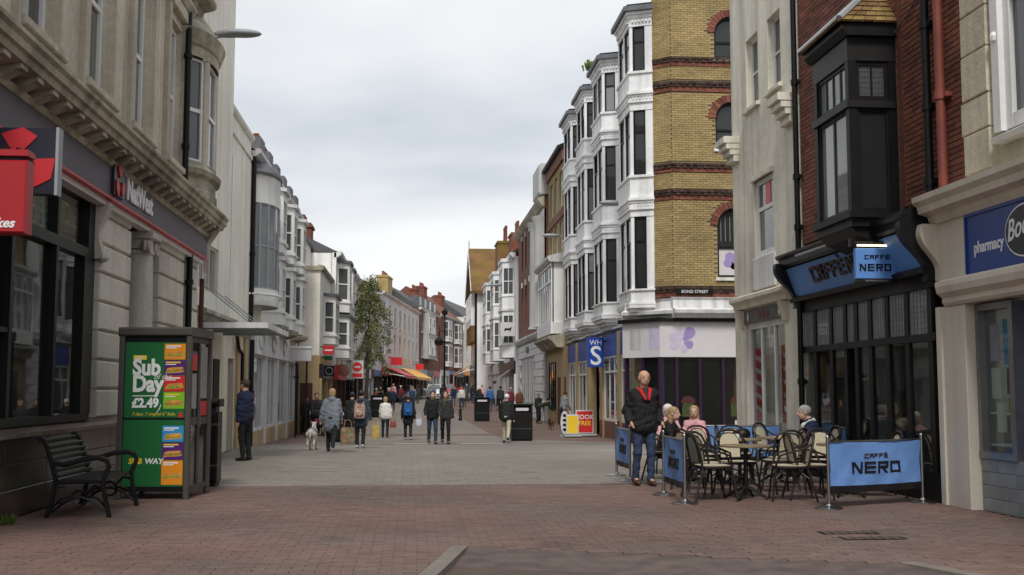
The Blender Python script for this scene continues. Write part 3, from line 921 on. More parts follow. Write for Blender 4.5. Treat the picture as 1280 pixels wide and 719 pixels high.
MB(fk).box(-.42, .42, 1.06, 1.085, .0, .012).build('poster_rail', 'black_paint', pp)
text('Sub', .30, fk, -.305, 1.66, .0075, 'poster_white', pp, depth=.001, sx=.86, bold=.012)
text('Day', .30, fk, -.305, 1.44, .0075, 'poster_white', pp, depth=.001, sx=.86, bold=.012)
text('of the', .10, fk, -.02, 1.60, .0078, 'poster_white', pp, depth=.001, shear=.3)
text('£2.49', .17, fk, -.305, 1.225, .0075, 'poster_white', pp, depth=.001, sx=.95, bold=.008)
MB(fk).box(-.30, .02, 1.37, 1.382, .006, .0075).build('underline', 'poster_white', pp)
MB(fk).box(-.30, -.12, 1.86, 1.92, .006, .008).build('price_flash', 'poster_yellow', pp)
text('NEW', .055, fk, -.275, 1.872, .009, 'poster_white', pp, depth=.001)
text('7 days. 7 original 6" Subs.', .058, fk, -.30, .945+.17, .0075, 'poster_yellow', pp, depth=.001, shear=.2)
text('SUB', .105, fk, -.33, .47, .0075, 'poster_yellow', pp, depth=.001, bold=.003, shear=.15)
text('WAY', .105, fk, -.11, .47, .0075, 'poster_white', pp, depth=.001, bold=.003, shear=.15)
for i, (cm, z0, z1) in enumerate((('poster_orange', 1.86, 2.08), ('poster_purple', 1.65, 1.86), ('poster_red', 1.43, 1.65), ('poster_lime', 1.20, 1.43),
                                  ('poster_blue', .76, .98), ('poster_purple', .52, .76), ('poster_orange', .19, .52))):
    MB(fk).box(.12, .405, z0+.004, z1-.004, .006, .0072).build('menu_tile', cm, pp)
    zc = z0+(z1-z0)*.42
    MB(fk).box(.14, .34, z1-.045, z1-.025, .0072, .0078).build('print_line', 'poster_yellow' if i % 2 else 'poster_white', pp)
    MB(fk).box(.14, .28, z1-.068, z1-.055, .0072, .0078).build('print_line', 'poster_white', pp)
    for li, (dz, mt, rr) in enumerate(((-.035, 'bun', .022), (-.012, 'salad', .020), (.002, 'poster_red' if i % 2 else 'poster_yellow', .012), (.012, 'salad', .014), (.036, 'bun', .030))):
        pts = [(.265+(.128-.004*li)*math.copysign(abs(math.cos(a))**.5, math.cos(a)), zc-.02+dz*.62+(rr*.62+random.uniform(-.004, .004)*(li in (1, 3)))*math.copysign(abs(math.sin(a))**.8, math.sin(a))+.012*math.cos(a)) for a in [j*math.pi/10 for j in range(20)]]
        MB(fk).prism(pts, .0072, .0080+.0004*li).build('sandwich_print', mt, pp)
for (x0, x1, z, w_) in ((.03, .10, 1.20, .01), (.06, .115, 1.24, .01)):
    MB(fk).prism([(x0, z-.05), (x0+.012, z-.05), (x1-.02, z+.02), (x1-.03, z+.02)], .006, .0075).build('flash_mark', 'poster_white', pp)
MB(fk).prism([(.36+.03*math.cos(a), 1.115+.045*math.sin(a)) for a in [j*math.pi/6 for j in range(12)]], .0072, .009).build('tomato_print', 'poster_red', pp)
for s_ in (1, -1):                                   # glazed sides; the street side has two narrow leaves
    fs_ = Fr((s_*KW, 0, 0), (0, s_, 0), (s_, 0, 0))
    dm = MB(fs_); dm.box(-KD+.035, KD-.035, KH-.2, KH-.122, -.03, .01); dm.box(-KD+.035, KD-.035, .1, .17, -.03, .01); dm.box(-.03, .03, .17, KH-.2, -.03, .012); dm.box(-KD+.035, KD-.035, .98, 1.08, -.03, .008)
    d_ = dm.build('door', 'kiosk_grey', kio)
    for a, c in ((-KD+.035, -.03), (.03, KD-.035)):
        for z0, z1 in ((.17, .98), (1.08, KH-.2)):
            MB(fs_).box(a, c, z0, z1, -.012, -.006).build('pane', 'glass_smoke', d_)
    if s_ == 1:
        MB(fs_).box(-.40, -.09, 1.72, 1.95, -.004, .0).build('notice', 'poster_red', d_)
        MB(fs_).box(-.38, -.10, 1.2, 1.68, -.004, -.001).build('notice', 'interior_pale', d_)
        MB(fs_).box(.06, .40, 1.1, 1.30, -.004, .0).build('notice', 'poster_red', d_)
        MB(fs_).box(.06, .40, 1.34, 2.06, -.004, -.002).build('notice', 'interior_pale', d_)
        MB(fs_).box(-.045, -.02, .95, 1.25, .01, .04).build('door_handle', 'steel', d_)
fb = Fr((0, KD, 0), (-1, 0, 0), (0, 1, 0))
MB(fb).box(-KW+.035, KW-.035, .1, KH-.12, -.03, 0).build('back_panel', 'kiosk_grey', kio)
bx(-.2, .2, .25, .42, 1.0, 1.7, 'telephone', 'black_paint', kio, c=.02)
kio.rotation_euler = (0, 0, R(-6))

bn = thing('litter_bin', 'tall square black litter bin tucked behind the telephone kiosk', 'bin', (-3.14, 17.62, 0))
bx(-3.34, -2.93, 17.42, 17.83, .06, 1.12, 'bin_body', 'black_iron', bn, c=.03)
bx(-3.32, -2.95, 17.44, 17.81, .0, .06, 'bin_base', 'black_paint', bn)
bx(-3.36, -2.91, 17.40, 17.85, 1.20, 1.32, 'bin_lid', 'black_iron', bn, c=.04)
bx(-3.30, -2.97, 17.46, 17.79, 1.12, 1.20, 'bin_opening', 'nero_black', bn)
for z in (.30, .92): bx(-3.343, -2.927, 17.417, 17.833, z, z+.03, 'bin_band', 'kiosk_grey', bn)
# weed at the foot of the plinth
wd = MB()
for i in range(70):
    a = random.uniform(0, 6.3); r = random.uniform(0, .13); x, y = -4.42+r*abs(math.cos(a)), 12.78+r*math.sin(a)*1.2
    h = random.uniform(.03, .13); dx, dy = random.uniform(-.05, .05), random.uniform(-.05, .05)
    wd.add([(x, y, 0), (x+dx*.5+.02, y+dy*.5, h*.6), (x+dx, y+dy, h), (x+dx*.5-.02, y+dy*.5+.01, h*.6)], [(0, 1, 2, 3)])
wd.build('weed', 'moss_grass', label='small green weed growing at the foot of the granite plinth', cat='weed')
# ------------------------------------------------------------------ brickwork
def brickwork(fr, par, u0, u1, v0, v1, mat, singles=0, near=None, skip=lambda a, b, c, d: False, bl=.222, bh=.075, w=0.0, d=.03, cham=.0, bed=None):
    """stretcher bond of proud bricks; the `singles` nearest to `near` are parts of their own, the rest one sheet"""
    L = []; j = 0; v = v0
    while v+bh <= v1+.01:
        u = u0-(j % 2)*bl/2
        while u < u1:
            a, c = max(u, u0), min(u+bl, u1)
            if c-a > .04 and not skip(a, c, v, v+bh): L.append((a, c, v, v+bh, min(1, max(0, random.gauss(.5, .25)))))
            u += bl
        v += bh; j += 1
    if singles and near:
        L.sort(key=lambda q: (q[0]-near[0])**2+(q[2]-near[1])**2 + (0 if q[1]-q[0] > bl-.002 else 99))
    protos = {}
    g = .005
    for q in L[:singles]:
        t = round(q[4]*4)/4
        if t not in protos:
            f0 = Fr((0, 0, 0), fr.U, fr.W)
            protos[t] = MB(f0).box(-bl/2+g, bl/2-g, -bh/2+g, bh/2-g, -.02, d, tone=t+.001, c=.004).mesh('brick', mat)
        o = bpy.data.objects.new('brick', protos[t]); link(o, par, ROOT[par.name])
        o.location = Vector(fr(((q[0]+q[1])/2, (q[2]+q[3])/2, w)))-ROOT[par.name]
    b = MB(fr)
    for q in L[singles:]:
        dd = d+random.uniform(-.003, .003); t = q[4]
        a0, a1, b0, b1 = q[0]+g, q[1]-g, q[2]+g, q[3]-g
        b.add([(a0, b0, w), (a1, b0, w), (a1, b1, w), (a0, b1, w), (a0, b0, w+dd), (a1, b0, w+dd), (a1, b1, w+dd), (a0, b1, w+dd)],
              [(4, 5, 6, 7), (0, 1, 5, 4), (1, 2, 6, 5), (2, 3, 7, 6), (3, 0, 4, 7)], t)
    return b.build('brick_courses', mat, par, kind='stuff')

FR = Fr((6.8, 0, 0), (0, 1, 0), (-1, 0, 0))
# ------------------------------------------------------------------ the chemist at the right edge
che = thing('chemist_shop', 'cream fronted chemist with blue pharmacy fascia at the right edge', 'building', (6.8, 11, 0))
pier = MB(FR); pier.box(13.28, 13.98, -.1, 2.52, -.45, 0, c=.01); pier.build('pier', 'boots_cream', che)
MB(FR).box(13.86, 13.985, -.1, 2.52, 0, .03).build('pier_strip', 'boots_cream', che)
MB(FR).box(13.12, 13.98, 2.86, 3.6, -.4, .02).build('fascia_end', 'boots_cream', che)
MB(FR).prof([(-.4, 2.52), (.02, 2.52), (.05, 2.56), (.05, 2.62), (.12, 2.68), (.14, 2.76), (.14, 2.82), (.04, 2.86), (-.4, 2.86)], 7.5, 13.75).build('fascia_cornice', 'boots_cream', che)
bs = MB(FR).box(7.5, 13.115, 2.862, 3.60, -.3, .03).build('fascia', 'boots_blue', che)
MB(FR).box(7.5, 13.12, 3.56, 3.602, .03, .05).build('fascia_rail', 'boots_blue', bs); MB(FR).box(13.09, 13.12, 2.865, 3.56, .03, .05).build('fascia_rail', 'boots_blue', bs)
text('pharmacy', .20, FR, 12.92, 3.10, .032, 'bank_letter', bs, mirror=True, sx=.88, bold=.004)
el = [(11.76+.42*math.cos(a), 3.23+.30*math.sin(a)) for a in [i*math.pi/18 for i in range(36)]]
MB(FR).prism(el, .03, .045).build('logo_rim', 'bank_letter', bs)
MB(FR).prism([(11.76+.40*math.cos(a), 3.23+.28*math.sin(a)) for a in [i*math.pi/18 for i in range(36)]], .045, .05).build('logo_disc', 'bank_navy', bs)
text('Boots', .34, FR, 12.12, 3.13, .051, 'bank_letter', bs, mirror=True, sx=.8, bold=.004, shear=.35, rot=.12)
MB(FR).prof([(-.4, 3.60), (.05, 3.60), (.09, 3.66), (.10, 3.70), (.22, 3.74), (.24, 3.82), (.30, 3.88), (.31, 3.95), (.05, 4.03), (-.4, 4.05)], 7.5, 13.98).build('cornice', 'cream_paint', che)
ec = []
for i in range(15):
    t = i/14; ec.append((.03+.20*(1-t)**.6*math.cos(t*1.2)+.06*math.sin(t*6), 3.6-.7*t))
MB(FR).prof([(-.1, 3.6)]+ec+[(-.1, 2.9)], 13.86, 14.02).build('end_console', 'cream_paint', che, smooth=True)
# tiled riser, window and door
tr = MB(FR).box(11.9, 13.28, -.1, .63, -.4, -.16).build('stall_riser', 'mortar', che)
for i in range(7):
    for j in range(4):
        a = 11.92+i*.194; 
        if a+.19 > 13.3: continue
        MB(FR).box(a, a+.188, .0+j*.158, .152+j*.158, -.16, -.145, tone=random.random(), c=.003).build('tile', 'tile_grey', tr)
w_ = MB(FR)
w_.box(12.42, 13.28, .63, .71, -.3, -.12); w_.box(13.2, 13.28, .71, 2.5, -.3, -.13); w_.box(12.42, 12.52, .71, 2.5, -.3, -.13); w_.box(12.52, 13.2, 2.42, 2.5, -.3, -.13)
sw = w_.build('shop_window', 'steel_dull', che)
MB(FR).box(12.51, 13.21, .70, 2.43, -.22, -.215).build('pane', 'glass_clear', sw)
MB(FR).box(9.5, 12.42, .0, 2.5, -.42, -.38).build('door_panel', 'boots_blue', che)
text('WE CARE', .10, FR.shift(w=-.37), 12.25, 2.0, 0, 'bank_letter', che, mirror=True) if False else None
for j in range(9): MB(FR).box(12.18, 12.26, 1.0+j*.12, 1.06+j*.12, -.38, -.376).build('door_print', 'bank_letter', che)
MB(FR).box(9.0, 13.3, .3, 2.6, -1.5, -1.45).build('interior_wall', 'interior_pale', che)
MB(FR).box(13.25, 13.3, .3, 2.6, -1.45, -.31).build('interior_side', 'interior_pale', che)
for (a, c, z0, z1, mt) in ((12.95, 13.15, 1.8, 2.25, 'petal_pale'), (12.62, 12.85, 1.75, 2.3, 'poster_blue'), (12.65, 12.8, 1.4, 1.72, 'poster_purple'), (12.6, 12.78, 1.18, 1.36, 'poster_lime'),
                           (12.85, 13.05, .95, 1.3, 'poster_white'), (12.62, 12.75, .85, 1.1, 'poster_yellow'), (12.95, 13.15, 1.35, 1.72, 'poster_white')):
    MB(FR).box(a, c, z0, z1, -.262, -.25).build('display_card', mt, che)
for z in (.78, 1.16): MB(FR).box(12.55, 13.2, z, z+.025, -.6, -.24).build('shelf', 'poster_white', che)
# upper storey
CW = [(11.0, 12.16), (8.2, 9.4)]
wall(FR, 7.5, 13.06, 4.03, 10.5, [(a, c, 4.45, 7.6) for a, c in CW], .3, -.05).build('wall', 'sand_stone', che)
for a, c in CW:
    window(FR, che, a, c, 4.45, 7.6, -.02, 'white_paint', 'glass_mid', 2, 2, .13, .03, .12, split=(.5,))
    m_ = MB(FR); m_.prof([(-.05, 4.3), (.10, 4.3), (.12, 4.36), (-.05, 4.44)], a-.1, c+.12); m_.build('sill', 'white_paint', che)
    jb = MB(FR); jb.box(c, c+.16, 4.44, 7.7, -.06, .05); jb.build('window_jamb', 'white_paint', che)
    for z in (5.5, 6.9): MB(FR).lathe((c+.08, z, .05), [(0, 0), (.04, .02), (.05, .08), (.03, .12), (0, .13)], 8).build('jamb_boss', 'white_paint', che)
z = 4.05
while z < 10.3:
    h = random.choice((.42, .5, .56))
    MB(FR).box(12.40, 13.02+.05*(int(z*7) % 2), z+.006, z+h-.006, -.05, .06+.012*random.random(), tone=random.random(), c=.015).build('quoin_stone', 'sand_stone', che)
    z += h
MB(FR).box(7.5, 14.0, 0, 10.5, -9, -1.6).build('rear_wing', 'red_brick_soft', che)

# ------------------------------------------------------------------ the coffee shop
caf = thing('coffee_shop', 'red brick coffee shop with black timber front and tiled oriel', 'building', (6.8, 16.6, 0))
MB(FR).box(13.07, 18.95, 3.6, 10.5, -.4, -.03).build('wall', 'mortar_red', caf)
def sk(a, c, v0, v1):
    return (15.06 < c and a < 16.4 and 3.6 < v1 and v0 < 6.6) or v1 < 3.98
brickwork(FR, caf, 13.1, 18.93, 3.98, 10.4, 'red_brick', 300, (14.3, 4.9), sk, w=-.03)
u_ = MB(FR); u_.box(14.78, 14.9, 3.98, 10.4, 0, .012); u_.build('brick_strip', 'red_brick', caf)
MB(FR).box(14.0, 19.2, 0, 10.5, -9, -2.4).build('rear_wing', 'red_brick_soft', caf)
drainpipe(FR, 13.87, 3.95, 10.4, .10, .055, 'black_paint', caf, (5.15, 6.25, 8.2, 4.15))
drainpipe(FR, 13.5, 3.95, 10.4, .10, .06, 'pipe_red', caf, (5.2, 7.6))
drainpipe(FR, 18.98, 0, 10.4, .07, .05, 'black_paint', caf, (1.6, 4.3, 5.2, 6.9))
tube_on(FR, [(14.95, 6.5, .03), (14.5, 6.62, .03), (13.95, 6.9, .03)], .012, 'cable', 'lead_grey', caf, 5)
# oriel bay
W_ = .68
OA, OB = 15.06, 16.42
ba = MB(FR)
ba.box(OA, OB, 3.74, 3.86, -.05, W_); ba.box(OA-.06, OB+.06, 3.86, 3.95, -.05, W_+.05)
ba.prof([(-.05, 3.45), (.15, 3.45), (W_-.12, 3.62), (W_-.02, 3.74), (-.05, 3.74)], OA+.06, OB-.06)
bay = ba.build('oriel', 'dark_timber', caf)
MB(FR).box(OA, OB, 6.12, 6.46, -.05, W_).build('oriel_frieze', 'dark_timber_grey', bay)
MB(FR).prof([(-.05, 6.46), (W_+.03, 6.46), (W_+.10, 6.56), (W_+.10, 6.62), (-.05, 6.64)], OA-.1, OB+.1).build('oriel_cornice', 'dark_timber', bay)
MB(FR).box(OA-.02, OB+.02, 5.44, 5.54, .0, W_+.03).build('oriel_transom', 'dark_timber_grey', bay)
for a, c, p in ((OA, OA+.12, W_), (OB-.12, OB, W_)): MB(FR).box(a, c, 3.95, 6.12, W_-.12, W_-.003).build('oriel_post', 'dark_timber', bay)
for a in (OA+.01, OB-.11): MB(FR).box(a, a+.1, 3.95, 6.12, -.05, .08).build('oriel_post', 'dark_timber', bay)
f_in = FR.shift(w=W_-.03)
window(f_in, caf, OA+.12, OB-.12, 5.54, 6.12, 0, 'dark_timber_grey', 'glass_pale', 4, 1, .05, .02, .06)
window(f_in, caf, OA+.12, OB-.12, 3.95, 5.44, 0, 'dark_timber_grey', 'glass_pale', 2, 1, .05, .03, .06)
f_sd = Fr((6.8, OA+.03, 0), (-1, 0, 0), (0, -1, 0))       # side facing down the street towards the viewer
window(f_sd, caf, .08, W_-.12, 5.54, 6.12, 0, 'dark_timber', 'glass_mid', 2, 1, .06, .015, .06)
ld = MB(f_sd)
for k in range(1, 9): ld.box(.09+k*.05, .094+k*.05, 5.6, 6.06, -.02, -.016)
for k in range(1, 6): ld.box(.13, .50, 5.6+k*.077, 5.604+k*.077, -.02, -.016)
ld.build('lead_lattice', 'lead_grey', caf, kind='stuff')
window(f_sd, caf, .08, W_-.12, 3.95, 5.44, 0, 'dark_timber', 'glass_dark', 1, 1, .05, .02, .06)
for z in (4.12, 4.22, 4.30): MB(f_sd).box(.14, W_-.18, z, z+.012, -.05, -.035).build('blind_rail', 'lamp_grey', caf)
f_sf = Fr((6.8, OB-.02, 0), (1, 0, 0), (0, 1, 0))
window(f_sf, caf, -W_+.12, -.08, 3.95, 6.12, 0, 'dark_timber', 'glass_dark', 1, 2, .05, .02, .06)
# tiled hip roof of the oriel: rows of single tiles on three slopes
rf = MB(FR)
E0, E1, EW, RV, RW = OA-.14, OB+.16, W_+.16, 6.64, .0
TOPV = 7.42
rf.add([(E0, RV, -.03), (E0, RV, EW), (E1, RV, EW), (E1, RV, -.03), (E0+.62, TOPV, -.03), (E1-.62, TOPV, -.03)], [(0, 1, 4), (1, 2, 5, 4), (2, 3, 5)])
roof = rf.build('oriel_roof', 'lead_grey', bay)
def tile_slope(p0, p1, q0, q1, rows, tw):
    p0, p1, q0, q1 = map(Vector, (p0, p1, q0, q1))
    nrm = (p1-p0).cross(q0-p0)
    if nrm.y < 0: nrm = -nrm
    nrm.normalize()
    for r in range(rows):
        a = p0.lerp(q0, r/rows); c = p1.lerp(q1, r/rows); a2 = p0.lerp(q0, (r+1.25)/rows); c2 = p1.lerp(q1, (r+1.25)/rows)
        n = max(1, int((c-a).length/tw))
        for i in range(n):
            s0, s1 = (i+.03)/n, (i+.97)/n
            lo = [a.lerp(c, s0), a.lerp(c, s1), a2.lerp(c2, s1), a2.lerp(c2, s0)]
            up = [lo[0]+nrm*.035, lo[1]+nrm*.035, lo[2]+nrm*.012, lo[3]+nrm*.012]
            bb = MB(FR); bb.add([tuple(v) for v in lo+up], [(4, 5, 6, 7), (0, 1, 5, 4), (1, 2, 6, 5), (2, 3, 7, 6), (3, 0, 4, 7)], random.random())
            bb.build('roof_tile', 'tile_moss', caf)
tile_slope((E0, RV, EW), (E1, RV, EW), (E0+.62, TOPV, -.02), (E1-.62, TOPV, -.02), 8, .15)
tile_slope((E0, RV, -.02), (E0, RV, EW), (E0+.62, TOPV, -.02), (E0+.62, TOPV, .01), 8, .15)
tile_slope((E1, RV, EW), (E1, RV, -.02), (E1-.62, TOPV, .01), (E1-.62, TOPV, -.02), 8, .15)
tube_on(FR, [(E0, RV+.04, EW), (E0+.62, TOPV+.03, 0)], .05, 'hip_ridge', 'lamp_grey', bay, 6)
tube_on(FR, [(E1, RV+.04, EW), (E1-.62, TOPV+.03, 0)], .05, 'hip_ridge', 'lamp_grey', bay, 6)
window(FR, caf, 15.3, 16.2, 7.6, 9.2, .05, 'white_paint', 'glass_mid', 1, 2, .1)
# shop front: fascia leaning out, consoles at both ends
co = MB(FR).prof([(-.1, 3.58), (.32, 3.58), (.36, 3.62), (.36, 3.72), (.42, 3.76), (.42, 3.80), (-.1, 3.97)], 14.02, 19.2).build('shop_cornice', 'black_paint', caf)
fsc = MB(FR); fsc.prof([(-.1, 3.08), (.10, 3.08), (.28, 3.56), (-.1, 3.56)], 14.14, 19.05); fas2 = fsc.build('fascia', 'nero_blue', caf)
MB(FR).prof([(-.1, 2.98), (.16, 2.98), (.18, 3.04), (.12, 3.075), (-.1, 3.075)], 14.02, 19.2).build('fascia_moulding', 'black_paint', caf)
for a in (14.0, 19.05):
    ec = []
    for i in range(17):
        t = i/16; ec.append((.46-.34*t+.07*math.sin(t*math.pi*2), 3.66-.78*t))
    MB(FR).prof([(-.1, 3.66)]+ec+[(-.1, 2.88)], a, a+.14).build('console_bracket', 'black_paint', caf, smooth=True)
MB(FR).tube([(17.9, 3.66, .50), (15.6, 3.66, .50)], .022, 6).build('trough_light', 'lamp_grey', caf, smooth=True)
ft = Fr(FR((0, 3.08, .10)), (0, 1, 0), (-1, 0, 0))
class Lean(Fr):
    def __init__(s, O, k): super().__init__(O, (0, 1, 0), (-1, 0, 0)); s.k = k
    def __call__(s, p): x, y, z = super().__call__(p); return (x-p[1]*s.k, y, z)
lean = Lean(FR((0, 3.08, .10)), .375)
def block_word(word, fr, u, v, w, h, mat, par, mirror=False, lw=None, gap=.30, st=.2, d=.006, name='letter'):
    """square cut capitals assembled from bars, one mesh per letter"""
    G = {'C': 'TLB', 'A': 'TLRM', 'F': 'TLm', 'E': 'TLBM', 'N': 'LRD', 'R': 'TLRMd', 'O': 'TLBR', 'É': 'TLBMa', 'È': 'TLBMa'}
    s = -1 if mirror else 1; lw = lw or h*.95
    for ch in word:
        b = MB(fr); t = h*st
        def bar(x0, x1, y0, y1): b.box(u+s*x0, u+s*x1, v+y0, v+y1, w, w+d)
        for k in G[ch]:
            if k == 'T': bar(0, lw, h-t, h)
            if k == 'B': bar(0, lw, 0, t)
            if k == 'L': bar(0, t*1.1, 0, h)
            if k == 'R': bar(lw-t*1.1, lw, 0 if ch != 'R' else h*.42, h)
            if k in 'Mm': bar(0, lw if k == 'M' else lw*.8, h*.42, h*.42+t)
            if k == 'D': b.prism([(u+s*a, v+c) for a, c in ((0, h), (t*1.5, h), (lw, 0), (lw-t*1.5, 0))][::(1 if s > 0 else -1)], w, w+d*.98)
            if k == 'd': b.prism([(u+s*a, v+c) for a, c in ((lw*.35, h*.45), (lw*.6, h*.45), (lw, 0), (lw-t*1.5, 0))][::(1 if s > 0 else -1)], w, w+d*.98)
            if k == 'a': b.prism([(u+s*a, v+c) for a, c in ((lw*.3, h*1.32), (lw*.5, h*1.32), (lw*.65, h*1.1), (lw*.5, h*1.1))][::(1 if s > 0 else -1)], w, w+d)
        b.build(name, mat, par)
        u += s*(lw+h*gap)
block_word('CAFFÈ', lean, 17.95, .15, .004, .24, 'nero_brown', fas2, mirror=True, lw=.22, d=.03)
block_word('NERO', lean, 16.45, .15, .004, .24, 'nero_brown', fas2, mirror=True, lw=.26, d=.03)
# timber screen: posts, transom, leaded top lights, door
SU = [19.2, 18.45, 17.72, 17.12, 16.68, 16.15, 15.55, 14.9, 14.2]
sc = MB(FR)
sc.box(14.02, 19.2, 2.10, 2.20, -.12, .03); sc.box(14.02, 19.2, 2.80, 2.98, -.12, .03); sc.box(14.02, 19.2, -.05, .38, -.12, .02)
for q in SU: sc.box(q-.065, q+.065, .38, 2.10, -.05, .012); sc.box(q-.065, q+.065, 2.2, 2.8, -.05, .012)
scr = sc.build('shop_screen', 'dark_timber', caf)
for a, c in zip(SU[1:], SU):
    MB(FR).box(a+.063, c-.063, 2.198, 2.802, -.022, -.014).build('leaded_pane', 'glass_pale', scr)
    l_ = MB(FR)
    for k in range(1, 5):
        x = a+.09+(c-a-.18)*k/5; l_.box(x-.005, x+.005, 2.2, 2.8, -.014, -.009)
    for k in range(1, 8): l_.box(a+.09, c-.09, 2.2+.075*k-.004, 2.2+.075*k+.004, -.014, -.010)
    l_.build('lead_lattice', 'lead_grey', scr, kind='stuff')
    if abs(a-16.68) < .01: continue
    MB(FR).box(a+.063, c-.063, .378, 2.102, -.022, -.014).build('pane', 'glass_clear', scr)
dr = MB(FR); dr.box(16.77, 16.86, 0, 2.1, -.9, -.84); dr.box(16.95, 17.03, 0, 2.1, -.9, -.84); dr.box(16.77, 17.03, .0, .3, -.9, -.85); dr.build('door', 'dark_timber', caf)
rm = MB(FR); rm.box(14.0, 19.2, -.05, 3.0, -2.4, -2.35); rm.box(14.0, 19.2, 2.95, 3.0, -2.35, -.12); rm.box(14.0, 14.05, 0, 2.95, -2.35, -.12); rm.box(19.15, 19.2, 0, 2.95, -2.35, -.12); rm.box(14.0, 19.2, -.06, .0, -2.35, -.12)
rm.build('interior', 'interior_mid', caf)
MB(FR).box(17.3, 17.6, 1.0, 2.0, -.5, -.48).build('menu_board', 'interior_pale', caf)
MB(FR).box(18.6, 19.0, 1.2, 1.9, -.4, -.38).build('menu_board', 'interior_pale', caf)
MB(FR).box(14.4, 14.75, .9, 1.8, -.7, -.68).build('menu_board', 'interior_mid', caf)
MB(FR).box(15.1, 15.45, 1.75, 2.05, -.4, -.38).build('menu_board', 'interior_pale', caf)
# hanging sign with its strip light
hs = thing('hanging_sign', 'light blue coffee shop sign hanging under a lit strip lamp', 'sign', (6.5, 15, 2.95))
f_ = FS.shift(w=-15.0)
MB(f_).box(6.12, 6.70, 2.99, 3.42, -.04, .04, c=.008).build('sign_box', 'nero_blue', hs)
MB(f_).box(6.115, 6.705, 2.94, 2.99, -.045, .045).build('sign_foot', 'nero_black', hs)
text('THE ITALIAN COFFEE CO', .030, f_, 6.41, 2.955, .046, 'lamp_grey', hs, align='CENTER', depth=.001)
block_word('CAFFÈ', f_, 6.245, 3.265, .041, .058, 'nero_black', hs, lw=.058)
block_word('NERO', f_, 6.17, 3.10, .041, .10, 'nero_black', hs, lw=.095, gap=.24)
MB(f_).tube([(6.06, 3.50, 0), (7.0, 3.50, 0)], .022, 8).build('bracket_arm', 'black_iron', hs, smooth=True)
MB(f_).box(6.05, 6.12, 3.44, 3.56, -.04, .04).build('lamp_housing', 'black_iron', hs)
for x in (6.2, 6.62): MB(f_).tube([(x, 3.42, 0), (x, 3.5, 0)], .01, 6).build('hanger', 'black_iron', hs)
emit_mat('tube_light', (1.0, .82, .5), 1.6)
MB(f_).tube([(6.14, 3.455, .05), (6.60, 3.455, .05)], .013, 8).build('strip_lamp', 'tube_light', hs, smooth=True)

# ------------------------------------------------------------------ narrow cream building
crm = thing('cream_building', 'narrow weathered cream rendered building left of the coffee shop', 'building', (6.8, 21.3, 0))
FC = FR
hl = [(19.9, 20.66, 7.2, 8.6), (21.26, 22.06, 7.2, 8.6), (20.5, 21.7, 4.08, 5.6), (20.0, 22.4, .45, 2.78)]
wall(FC, 19.02, 23.15, -.1, 11.0, hl, .22, 0).build('wall', 'cream_render_old', crm)
MB(FC).box(19.02, 23.14, 0, 11.0, -10, -1.2).build('rear_wing', 'cream_render_old', crm)
MB(FC).box(23.05, 23.15, 0, 10.99, -1.2, -.22).build('side_wall', 'cream_render_old', crm)
for h in hl[:2]:
    window(FC, crm, h[0], h[1], h[2], h[3], -.12, 'white_paint', 'glass_mid', 2, 2, .06, .015)
    MB(FC).prof([(-.2, h[2]-.12), (.08, h[2]-.12), (.08, h[2]-.05), (-.2, h[2]+.0)], h[0]-.08, h[1]+.08).build('sill', 'cream_render_old', crm)
h = hl[2]; window(FC, crm, h[0], h[1], h[2], h[3], -.06, 'white_paint', 'glass_mid', 1, 2, .09, .03, split=(.62,))
MB(FC).box(20.9, 21.2, 5.05, 5.5, -.09, -.085).build('window_card', 'poster_red', crm)
MB(FC).box(h[0]-.06, h[1]+.06, 5.6, 5.7, -.05, .07).build('lintel', 'cream_render_old', crm)
MB(FC).box(h[0]-.1, h[1]+.1, 3.42, 4.06, 0, .05, c=.02).build('apron_panel', 'white_grimy', crm)
for a in (19.1, 22.6):
    b = MB(FC)
    for i, (v0, v1, p) in enumerate(((6.62, 6.76, .34), (6.50, 6.62, .28), (6.38, 6.50, .20), (6.24, 6.38, .12))): b.box(a+i*.015, a+.62-i*.015, v0, v1, 0, p, c=.01)
    b.build('stepped_corbel', 'cream_render_old', crm)
MB(FC).prof([(0, 3.08), (.10, 3.10), (.12, 3.2), (.2, 3.25), (.2, 3.32), (0, 3.40)], 19.6, 22.9).build('shop_cornice', 'cream_paint', crm)
for a in (19.75, 22.45): MB(FC).prof([(0, 2.7), (.06, 2.72), (.1, 2.9), (.16, 3.07), (0, 3.07)], a, a+.22).build('console', 'cream_paint', crm)
cs = MB(FC).box(20.0, 22.4, 2.78, 3.06, 0, .03).build('shop_sign', 'kiosk_grey', crm)
text('Salon', .2, FC, 21.55, 2.84, .032, 'poster_red', cs, mirror=True, bold=.002) if False else text('SALE', .17, FC, 21.5, 2.85, .032, 'chimney_red', cs, mirror=True) if False else None
for q in (20.9, 21.15, 21.4): MB(FC).prism([(q+.09*math.cos(i*math.pi/4), 2.92+.09*math.sin(i*math.pi/4)) for i in range(8)], .03, .036).build('sign_mark', 'chimney_red', cs)
for q in (20.2, 22.15): MB(FC).prism([(q-.05, 2.92), (q, 2.82), (q+.05, 2.92), (q, 3.02)], .03, .036).build('sign_mark', 'bank_letter', cs)
window(FC, crm, 20.0, 22.4, .45, 2.78, -.05, 'white_paint', 'glass_clear', 3, 1, .10, .04, .1, name='shop_window')
MB(FC).box(19.4, 23.2, 0, 3, -1.15, -1.1).build('interior', 'interior_mid', crm)
for a, c in ((20.12, 20.6), (21.75, 22.3)):
    p_ = MB(FC).box(a, c, .85, 2.3, -.135, -.128).build('sale_poster', 'poster_red', crm)
    for k in range(5):
        z = 1.0+k*.25; MB(FC).prism([(a+.08, z), (c-.12, z+.08), (c-.1, z+.16), (a+.08, z+.1)], -.128, -.125).build('poster_stroke', 'poster_white', p_)
